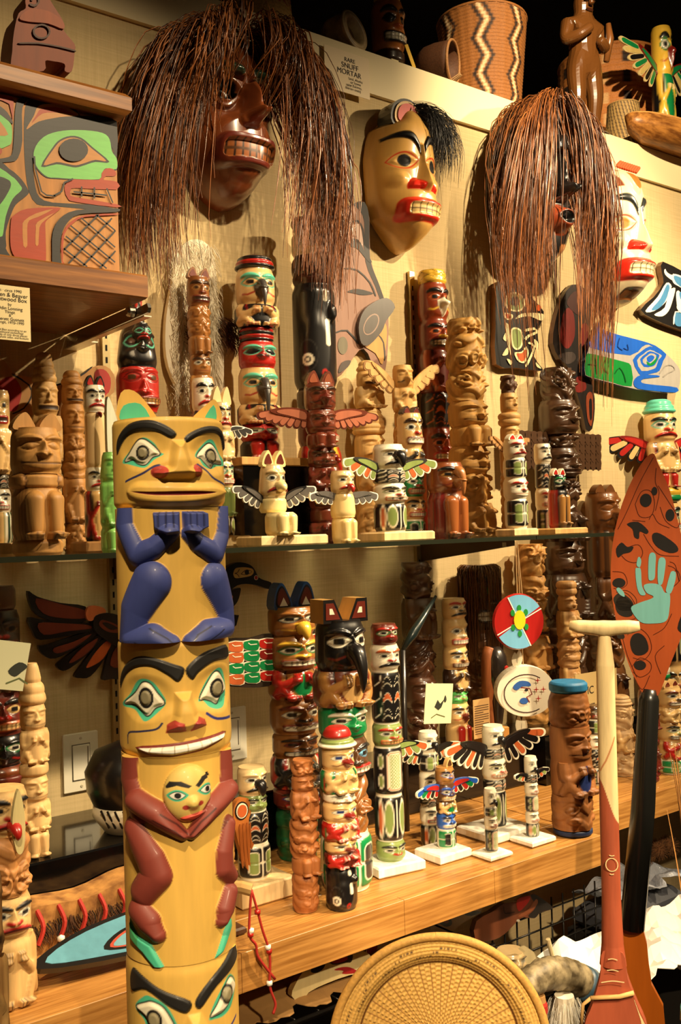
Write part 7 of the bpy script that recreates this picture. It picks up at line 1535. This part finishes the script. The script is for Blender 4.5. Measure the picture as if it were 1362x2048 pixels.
b = MB(); b.tube([(rad*math.sin(q), -0.014, rad+rad*math.cos(q)) for q in np.linspace(0, 2*math.pi, 81)], 0.006, 8, (196,148,72), False); b.build('rim', M_basket, t, True)
b = MB(); b.lathe([(rad*0.98, 0.0), (rad*0.9, 0.012), (rad*0.72, 0.02), (0, 0.02)], 60, (150,104,48), Matrix.Translation((0, 0.006, rad)) @ Matrix.Rotation(-math.pi/2, 4, 'X')); b.build('back', M_basket, t, True)
t.rotation_euler[0] = -0.12
b = MB(); zb_ = zc-rad; b.box((-0.16, -0.05, 0), (0.16, 0.10, zb_-0.02), (30,22,16)); o = b.build('tray_stand', speck('stained_crate', (40,26,16), (66,44,26), 10, 0.7)); o.location = (Tf.c.x, Tf.c.y, 0); o.rotation_euler = (0, 0, -Tf.yaw+0.08); tag(o, 'dark wooden crate under the round woven tray', 'crate')
# ---- wire shelf under the counter
ZS = 0.775; YS = atZ(690, 2005, ZS).y
t = thing('wire_shelf', 'black wire shelf beneath the wooden counter', 'wire shelf', (0, 0, ZS))
for y_, z_ in ((YS, 0), (YS+0.03, -0.02), ((YS-0.05)/2, 0), (-0.05, 0)):
    b = MB(); b.tube([(-0.9, y_, z_), (xr-0.28, y_, z_)], 0.0035, 8, (30,28,26)); b.build('rod', flat('black_wire', (36,34,32), 0.25, 0.7), t, True)
k = -0.9
while k < xr-0.3:
    b = MB(); b.tube([(k, YS, 0.003), (k, -0.05, 0.003)], 0.0018, 6, (30,28,26)); b.build('cross_wire', MATS['black_wire'], t, True); k += 0.05
# cabinet behind
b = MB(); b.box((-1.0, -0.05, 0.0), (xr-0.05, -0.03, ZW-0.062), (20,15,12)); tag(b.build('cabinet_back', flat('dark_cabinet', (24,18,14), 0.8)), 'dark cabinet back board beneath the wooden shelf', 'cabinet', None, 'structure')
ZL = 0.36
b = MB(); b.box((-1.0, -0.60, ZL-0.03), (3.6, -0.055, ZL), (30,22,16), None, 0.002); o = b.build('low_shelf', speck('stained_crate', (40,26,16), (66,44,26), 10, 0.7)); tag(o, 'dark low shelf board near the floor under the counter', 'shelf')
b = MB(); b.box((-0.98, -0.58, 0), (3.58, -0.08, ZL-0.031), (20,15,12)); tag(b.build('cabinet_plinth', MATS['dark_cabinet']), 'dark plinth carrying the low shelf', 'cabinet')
# things on the wire shelf
T = Trace((440, 1700), 3.7833, YS+0.04, (800, 950)); zoff = 0.006
def lying(name, label, T, out, base, edge, layers, cat='plaque', bz=None):
    t = plaque(name, label, T, out, base, edge, layers, 0.012, M_gloss(), cat)
    zmin = min(p[1] for p in T.p(out, 2)); return t
lying('bird_board', 'cream bird head board with red ovals lying on the wire shelf', T, [(512,1085),(540,1000),(600,900),(680,815),(780,765),(900,745),(1050,745),(1120,800),(1150,880),(1100,905),(950,930),(780,990),(640,1060),(582,1140)], (226,206,150), (150,110,60),
  [('b', [(655,900),(680,850),(730,830),(765,845),(740,890),(690,912)]), ((60,50,40), [(760,790),(800,752),(900,745),(970,770),(960,830),(920,835),(820,850)]), ((170,40,30), [(775,795),(815,765),(895,758),(930,785),(920,820),(825,840)]), ((170,40,44), [(830,890),(880,870),(950,870),(1010,905),(930,920),(890,915),(900,895)])])
T2 = Trace((440, 1700), 3.7833, YS+0.10, (1200, 700))
lying('fish_board', 'red, black and cream painted board behind the round tray', T2, [(1090,700),(1150,640),(1362,600),(1500,520),(1560,560),(1540,700),(1440,780),(1250,860),(1120,905),(1060,850)], (222,200,150), (120,84,48),
  [((150,30,26), [(1080,740),(1150,680),(1160,720),(1110,830)]), ((40,38,38), [(1100,880),(1130,800),(1250,720),(1362,640),(1380,700),(1240,810),(1160,880)]), ((176,40,44), [(1165,860),(1200,790),(1300,720),(1362,680),(1370,750),(1260,810)])])
T3 = Trace((780, 1700), 3.8914, YS+0.16, (500, 480))
lying('tusk_board', 'tan carved board with dark red oval under the wooden counter', T3, [(230,720),(235,520),(280,420),(420,370),(600,360),(680,460),(560,540),(480,600),(380,680)], (190,150,88), (110,78,40),
  [((30,26,24), [(285,470),(340,440),(400,470),(450,540),(440,575),(390,580),(320,530)]), ((150,36,28), [(300,480),(345,455),(390,480),(425,535),(415,555),(380,550),(325,520)]), ((30,26,24), [(535,485),(560,465),(680,470),(600,500)])])
T4 = Trace((780, 1700), 3.8914, YS+0.07, (800, 560))
lying('winged_mask', 'rust brown bird mask with red comb and dark wing points under the counter', T4, [(630,680),(640,540),(760,470),(860,400),(960,390),(1060,330),(1110,340),(1240,440),(1140,470),(1090,520),(1000,510),(940,560),(860,640),(760,690)], (124,70,44), (60,34,20),
  [((206,40,30), [(955,375),(1050,345),(1045,390),(970,465)]), ((40,34,32), [(1060,345),(1110,342),(1235,438),(1140,468),(1095,515),(1040,500),(1100,430)]), ((150,84,50), [(960,500),(1040,450),(1100,370),(1115,400),(1070,460),(1000,505)]), ((70,36,24), strip([(850,430),(860,480),(930,470)], 4), 2), ((200,190,170), ell(962, 535, 14, 10), 1)], 'mask')
# torn brown paper
def sheet(name, label, x0, x1, y0, y1, z, col, seed, amp=0.008, m=None, cat='paper', nx=40, ny=14, kind=None):
    rnd = np.random.RandomState(seed); U, V = np.meshgrid(np.linspace(0, 1, nx+1), np.linspace(0, 1, ny+1))
    zz = sum(np.sin(U*a+b_)*np.sin(V*c+d)*amp/(1+k*0.5) for k, (a, b_, c, d) in enumerate(rnd.uniform([3, 0, 2, 0], [22, 6, 14, 6], (6, 4))))
    ed = 0.012*np.sin(U*37+seed)+0.008*np.sin(U*71)
    P = np.stack([x0+(x1-x0)*U, y0+(y1-y0)*V+ed*(1-V), z+amp*2.2+zz], -1).reshape(-1, 3)
    o = mesh_np(name, P, grid_faces(ny, nx), m or flat(name+'_%d' % seed, col, 0.8), None, None, False)
    so = o.modifiers.new('thickness', 'SOLIDIFY'); so.thickness = 0.0015; so.offset = 1
    return tag(o, label, cat)
sheet('wrapping_paper', 'torn brown wrapping paper spread along the wire shelf', atZ(300, 2060, ZS).x, atZ(830, 1960, ZS).x, YS+0.002, -0.2, ZS+0.004, (176,132,76), 3, 0.006)
# ---- horn with fur, small figures on the low shelf
def stand_z(px, py, Y): p = atY(px, py, Y); return p
hp_ = [atY(x, y, -0.50) for x, y in ((1040,2005),(1052,1975),(1080,1952),(1110,1946),(1140,1952),(1160,1962))]
t = thing('horn_rattle', 'curved grey ridged horn with dark blue capped end and white fur', 'horn', tuple(atY(1100, 2048, -0.50)))
og_ = Vector(t.location); rel_ = [p-og_ for p in hp_]
b = MB(); cp = cr([tuple(p) for p in rel_], 6, False); n_ = len(cp); b.tube(cp, [float(np.interp(i/(n_-1), [0, .5, 1], [0.024, 0.032, 0.034]))*(1+0.06*math.sin(i*2.1)) for i in range(n_)], 16, (150,136,104)); b.build('horn', speck('grey_horn', (84,72,50), (168,152,118), 40, 0.5, (1, 1, 1), 0.3), t, True)
e0, e1 = Vector(cp[-1]), Vector(cp[-1])+(Vector(cp[-1])-Vector(cp[-3])).normalized()*0.03
b = MB(); b.tube([e0, e1], [0.036, 0.037], 18, (44,66,84)); b.build('cap', flat('blue_cap', (52,78,96), 0.4), t, True)
f0 = atY(1128, 1990, -0.52)-og_
def fz(rnd, seg):
    a = rnd.uniform(0, 6.28); r_ = rnd.uniform(0.0, 0.032); z_ = rnd.uniform(-0.11, 0.0); return [(f0.x+r_*math.cos(a)+0.012*math.cos(a)*j/seg, f0.y+r_*math.sin(a)+0.012*math.sin(a)*j/seg, f0.z+z_-0.03*j/seg) for j in range(seg+1)]
strands(t, 'white_fur', fz, 1100, 0.0009, 3, 55, (224,220,206), (255,252,244), MATS['fur_fibre'])
b = MB(); b.tube([f0+Vector((0, 0, 0.0)), f0+Vector((0, 0, -0.16))], [0.02, 0.026], 12, (240,236,222)); b.build('fur_core', flat('white_fur', (240,230,205), 0.95), t)
c0 = atY(1077, 2020, -0.51)-og_
b = MB(); b.lathe([(0.016, -0.05), (0.018, 0.0), (0.014, 0.03)], 14, (150,110,60), Matrix.Translation(c0)); b.build('tassel', flat('tan_tassel', (168,124,70), 0.8), t)
b = MB(); b.lathe([(0.0185, -0.004), (0.019, 0.0), (0.0185, 0.012), (0.016, 0.018)], 14, 'r', Matrix.Translation(c0)); b.build('red_binding', flat('red_thong', (170,40,26), 0.7), t)
zb = og_.z-0.06
b = MB(); b.box((-0.12, -0.05, ZL+0.0005-og_.z), (0.10, 0.06, zb-og_.z), (24,18,14)); b.build('stand', MATS['dark_cabinet'], t)
st = atY(1096, 1878, -0.46); en = atY(1112, 1940, -0.46)
b = MB(); b.tube([st, st+(en-st)*3.0], 0.005, 8, (232,210,160)); tag(b.build('drum_stick', M_wood()), 'pale wooden stick leaning behind the grey horn', 'stick')
t, R, bd, H = pole('owl_carving', 'small cream and black owl figure with raised arm beside the horn', 1030, 2040, 1900, 62, -0.36, [('face', 60, 1, F_(base='N', brow='b', ew='w', lips='b', mouth='line', nose='b')), ('body', 70, 1.05, F_(base='b', limb='N', fine='b', wing='k')), ('legs', 120, 1.0, F_(base='G', limb='b')), ('plain', 260, 1.0, F_(base='d'))], z=ZL+0.0005, base='N', m=MG, cat='wood carving', phi=0.3)
b = MB(); b.poly(cr([(0.3*R, 0), (0.4*R, 1.1*R), (1.0*R, 1.4*R), (1.5*R, 0.8*R), (1.3*R, -0.2*R), (0.9*R, 0.4*R)], 4), 0.012, -0.012, (214,196,150)); o = b.build('raised_arm', MG, t); o.location = (0, -0.4*R, bd[0][0]-0.2*R)
# wire grid panel
Yg = -0.30; t = thing('wire_grid', 'black wire grid panel standing beneath the counter end', 'wire panel', (0, Yg, 0))
gx0, gx1 = atY(960, 1900, Yg).x, atY(1205, 1850, Yg).x; gz1 = solve_z((gx0+gx1)/2, Yg, 1800); gz0 = ZL+0.004
k = gx0
while k <= gx1:
    b = MB(); b.tube([(k, 0, gz0), (k, 0, gz1)], 0.0022, 6, (20,20,20)); b.build('wire', MATS['black_wire'], t, True); k += 0.04
k = gz0+0.01
while k <= gz1:
    b = MB(); b.tube([(gx0, -0.004, k), (gx1, -0.004, k)], 0.0022, 6, (20,20,20)); b.build('wire', MATS['black_wire'], t, True); k += 0.04
# plastic wrapped bundle, fur balls, white paper at the right
p = atZ(1315, 1990, ZL); Yp = max(-0.55, p.y)
zq = solve_z(p.x, -0.5, 1880)
x0 = atY(1262, 1940, -0.55).x; x1 = x0+0.55
b = MB(); b.box((gx1+0.01, -0.60, ZL+0.0005), (x1, -0.18, 0.56), (28,20,14)); tag(b.build('storage_box', MATS['dark_cabinet']), 'low dark box under the white paper behind the paddles', 'box')
sheet('tissue_paper', 'crumpled white tissue paper behind the orange paddle shaft', x0-0.05, x1-0.05, -0.59, -0.33, 0.562, (250,246,236), 8, 0.022, None, 'paper', 26, 10)
def plas(nt, b):
    b.inputs['Base Color'].default_value = (*lin((170,176,190)), 1); b.inputs['Roughness'].default_value = 0.18; b.inputs['Coat Weight'].default_value = 0.6
    bump(nt, b, noise(nt, 160, 2), 0.6, 0.004)
sheet('bubble_wrap', 'grey bubble wrap bundle behind the black paddle shaft', gx1+0.02, x1, -0.32, -0.19, 0.627, (170,176,190), 12, 0.014, mat('bubble_plastic', plas), 'bubble wrap', 30, 14)
b = MB(); b.box((gx1+0.02, -0.31, 0.561), (x1, -0.19, 0.625), (60,60,66), None, 0.02); tag(b.build('wrapped_parcel', flat('grey_parcel', (70,72,80), 0.5)), 'grey parcel beneath the bubble wrap', 'parcel')
for i, (x, y) in enumerate(((1288,1752),(1318,1735),(1340,1770))):
    q = atY(x, y, -0.25); q.z = max(q.z, 0.71); t = thing('fur_ball', ('brown fur ball close beside the black paddle shaft', 'brown fur ball in the middle of three on bubble wrap', 'brown fur ball farthest from the black paddle shaft')[i], 'fur', (q.x, -0.25, q.z-0.022), 0, 'fur balls on the bubble wrap')
    b = MB(); b.lathe([(0, 0), (0.015, 0.005), (0.022, 0.022), (0.015, 0.039), (0, 0.044)], 16, (90,56,28)); b.build('core', flat('brown_fur', (96,60,30), 0.95), t, True)
    def fb(rnd, seg):
        a, e_ = rnd.uniform(0, 6.28), math.asin(rnd.uniform(-1, 1)); d = Vector((math.cos(a)*math.cos(e_), math.sin(a)*math.cos(e_), math.sin(e_))); return [tuple(Vector((0, 0, 0.022))+d*(0.02+0.012*j/seg)) for j in range(seg+1)]
    strands(t, 'fur', fb, 350, 0.0008, 2, 60+i, (50,28,12), (150,100,54), MATS['fur_fibre'])
# beaded thong hanging over the shelf edge
q0 = atY(500, 1782, YW-0.03); t = thing('beaded_thong', 'red leather thong with white and red beads hanging over the shelf edge', 'cord', tuple(q0))
W_ = lambda x, y: atY(x, y, YW-0.03)-q0
for pts in ([(503,1780),(500,1820),(499,1870),(512,1890),(517,1915),(550,1958)], [(503,1780),(515,1822),(525,1860),(536,1893),(540,1920),(539,1965),(543,1985),(551,2008),(546,2028)]):
    b = MB(); b.tube(cr([tuple(W_(*a)) for a in pts], 4, False), 0.0023, 6, (170,60,44)); b.build('thong', flat('red_thong', (170,40,26), 0.7), t, True)
for x, y, c in ((502,1861,'W'),(501,1869,'r'),(515,1824,'r'),(536,1894,'W'),(538,1902,'r'),(539,1966,'W')):
    b = MB(); b.lathe([(0, -0.0045), (0.0048, -0.003), (0.0048, 0.003), (0, 0.0045)], 12, c); o = b.build('bead', M_gloss(), t, True); o.location = W_(x, y)
b = MB(); b.tube([W_(503, 1780), W_(490, 1778)+Vector((0, 0.01, 0.0)), W_(465, 1782)+Vector((0, 0.03, 0))], 0.010, 10, (190,150,86)); b.build('hide_roll', flat('tan_roll', (190,150,90), 0.7), t)

# ---- dark vase with dried stalks at the right edge
V_ = Facing(1366, 1.15); t = V_.thing('stalk_vase', 'dark glazed vase with teal band holding dried brown stalks', 'vase')
zt = solve_z(V_.c.x, V_.c.y, 1872); b = MB(); b.lathe([(0, 0), (0.05, 0), (0.07, zt*0.3), (0.055, zt*0.7), (0.018, zt*0.93), (0.015, zt), (0.011, zt), (0.012, zt*0.9)], 32, (14,14,22)); b.build('body', M_gloss(), t, True)
zb2 = solve_z(V_.c.x, V_.c.y, 2028); rb_ = float(np.interp(zb2/zt, [0.3, 0.7, 0.93], [0.07, 0.055, 0.018]))
b = MB(); b.lathe([(rb_+0.003, zb2-0.008), (rb_+0.002, zb2+0.008)], 32, (60,190,190)); b.build('teal_band', M_gloss(), t, True)
zs_ = solve_z(V_.c.x, V_.c.y, 1470)
def stalks(rnd, seg):
    a, r_, L = rnd.uniform(0, 6.28), rnd.uniform(0.0, 0.009), (zs_-zt)*rnd.uniform(0.6, 1.0); dx = rnd.uniform(-0.03, 0.03)
    return [(r_*math.cos(a)+dx*(j/seg)**1.5, r_*math.sin(a)+0.2*dx*j/seg, zt-0.05+(L+0.05)*j/seg) for j in range(seg+1)]
strands(t, 'dried_stalks', stalks, 26, 0.0022, 8, 91, (110,66,28), (196,140,80))
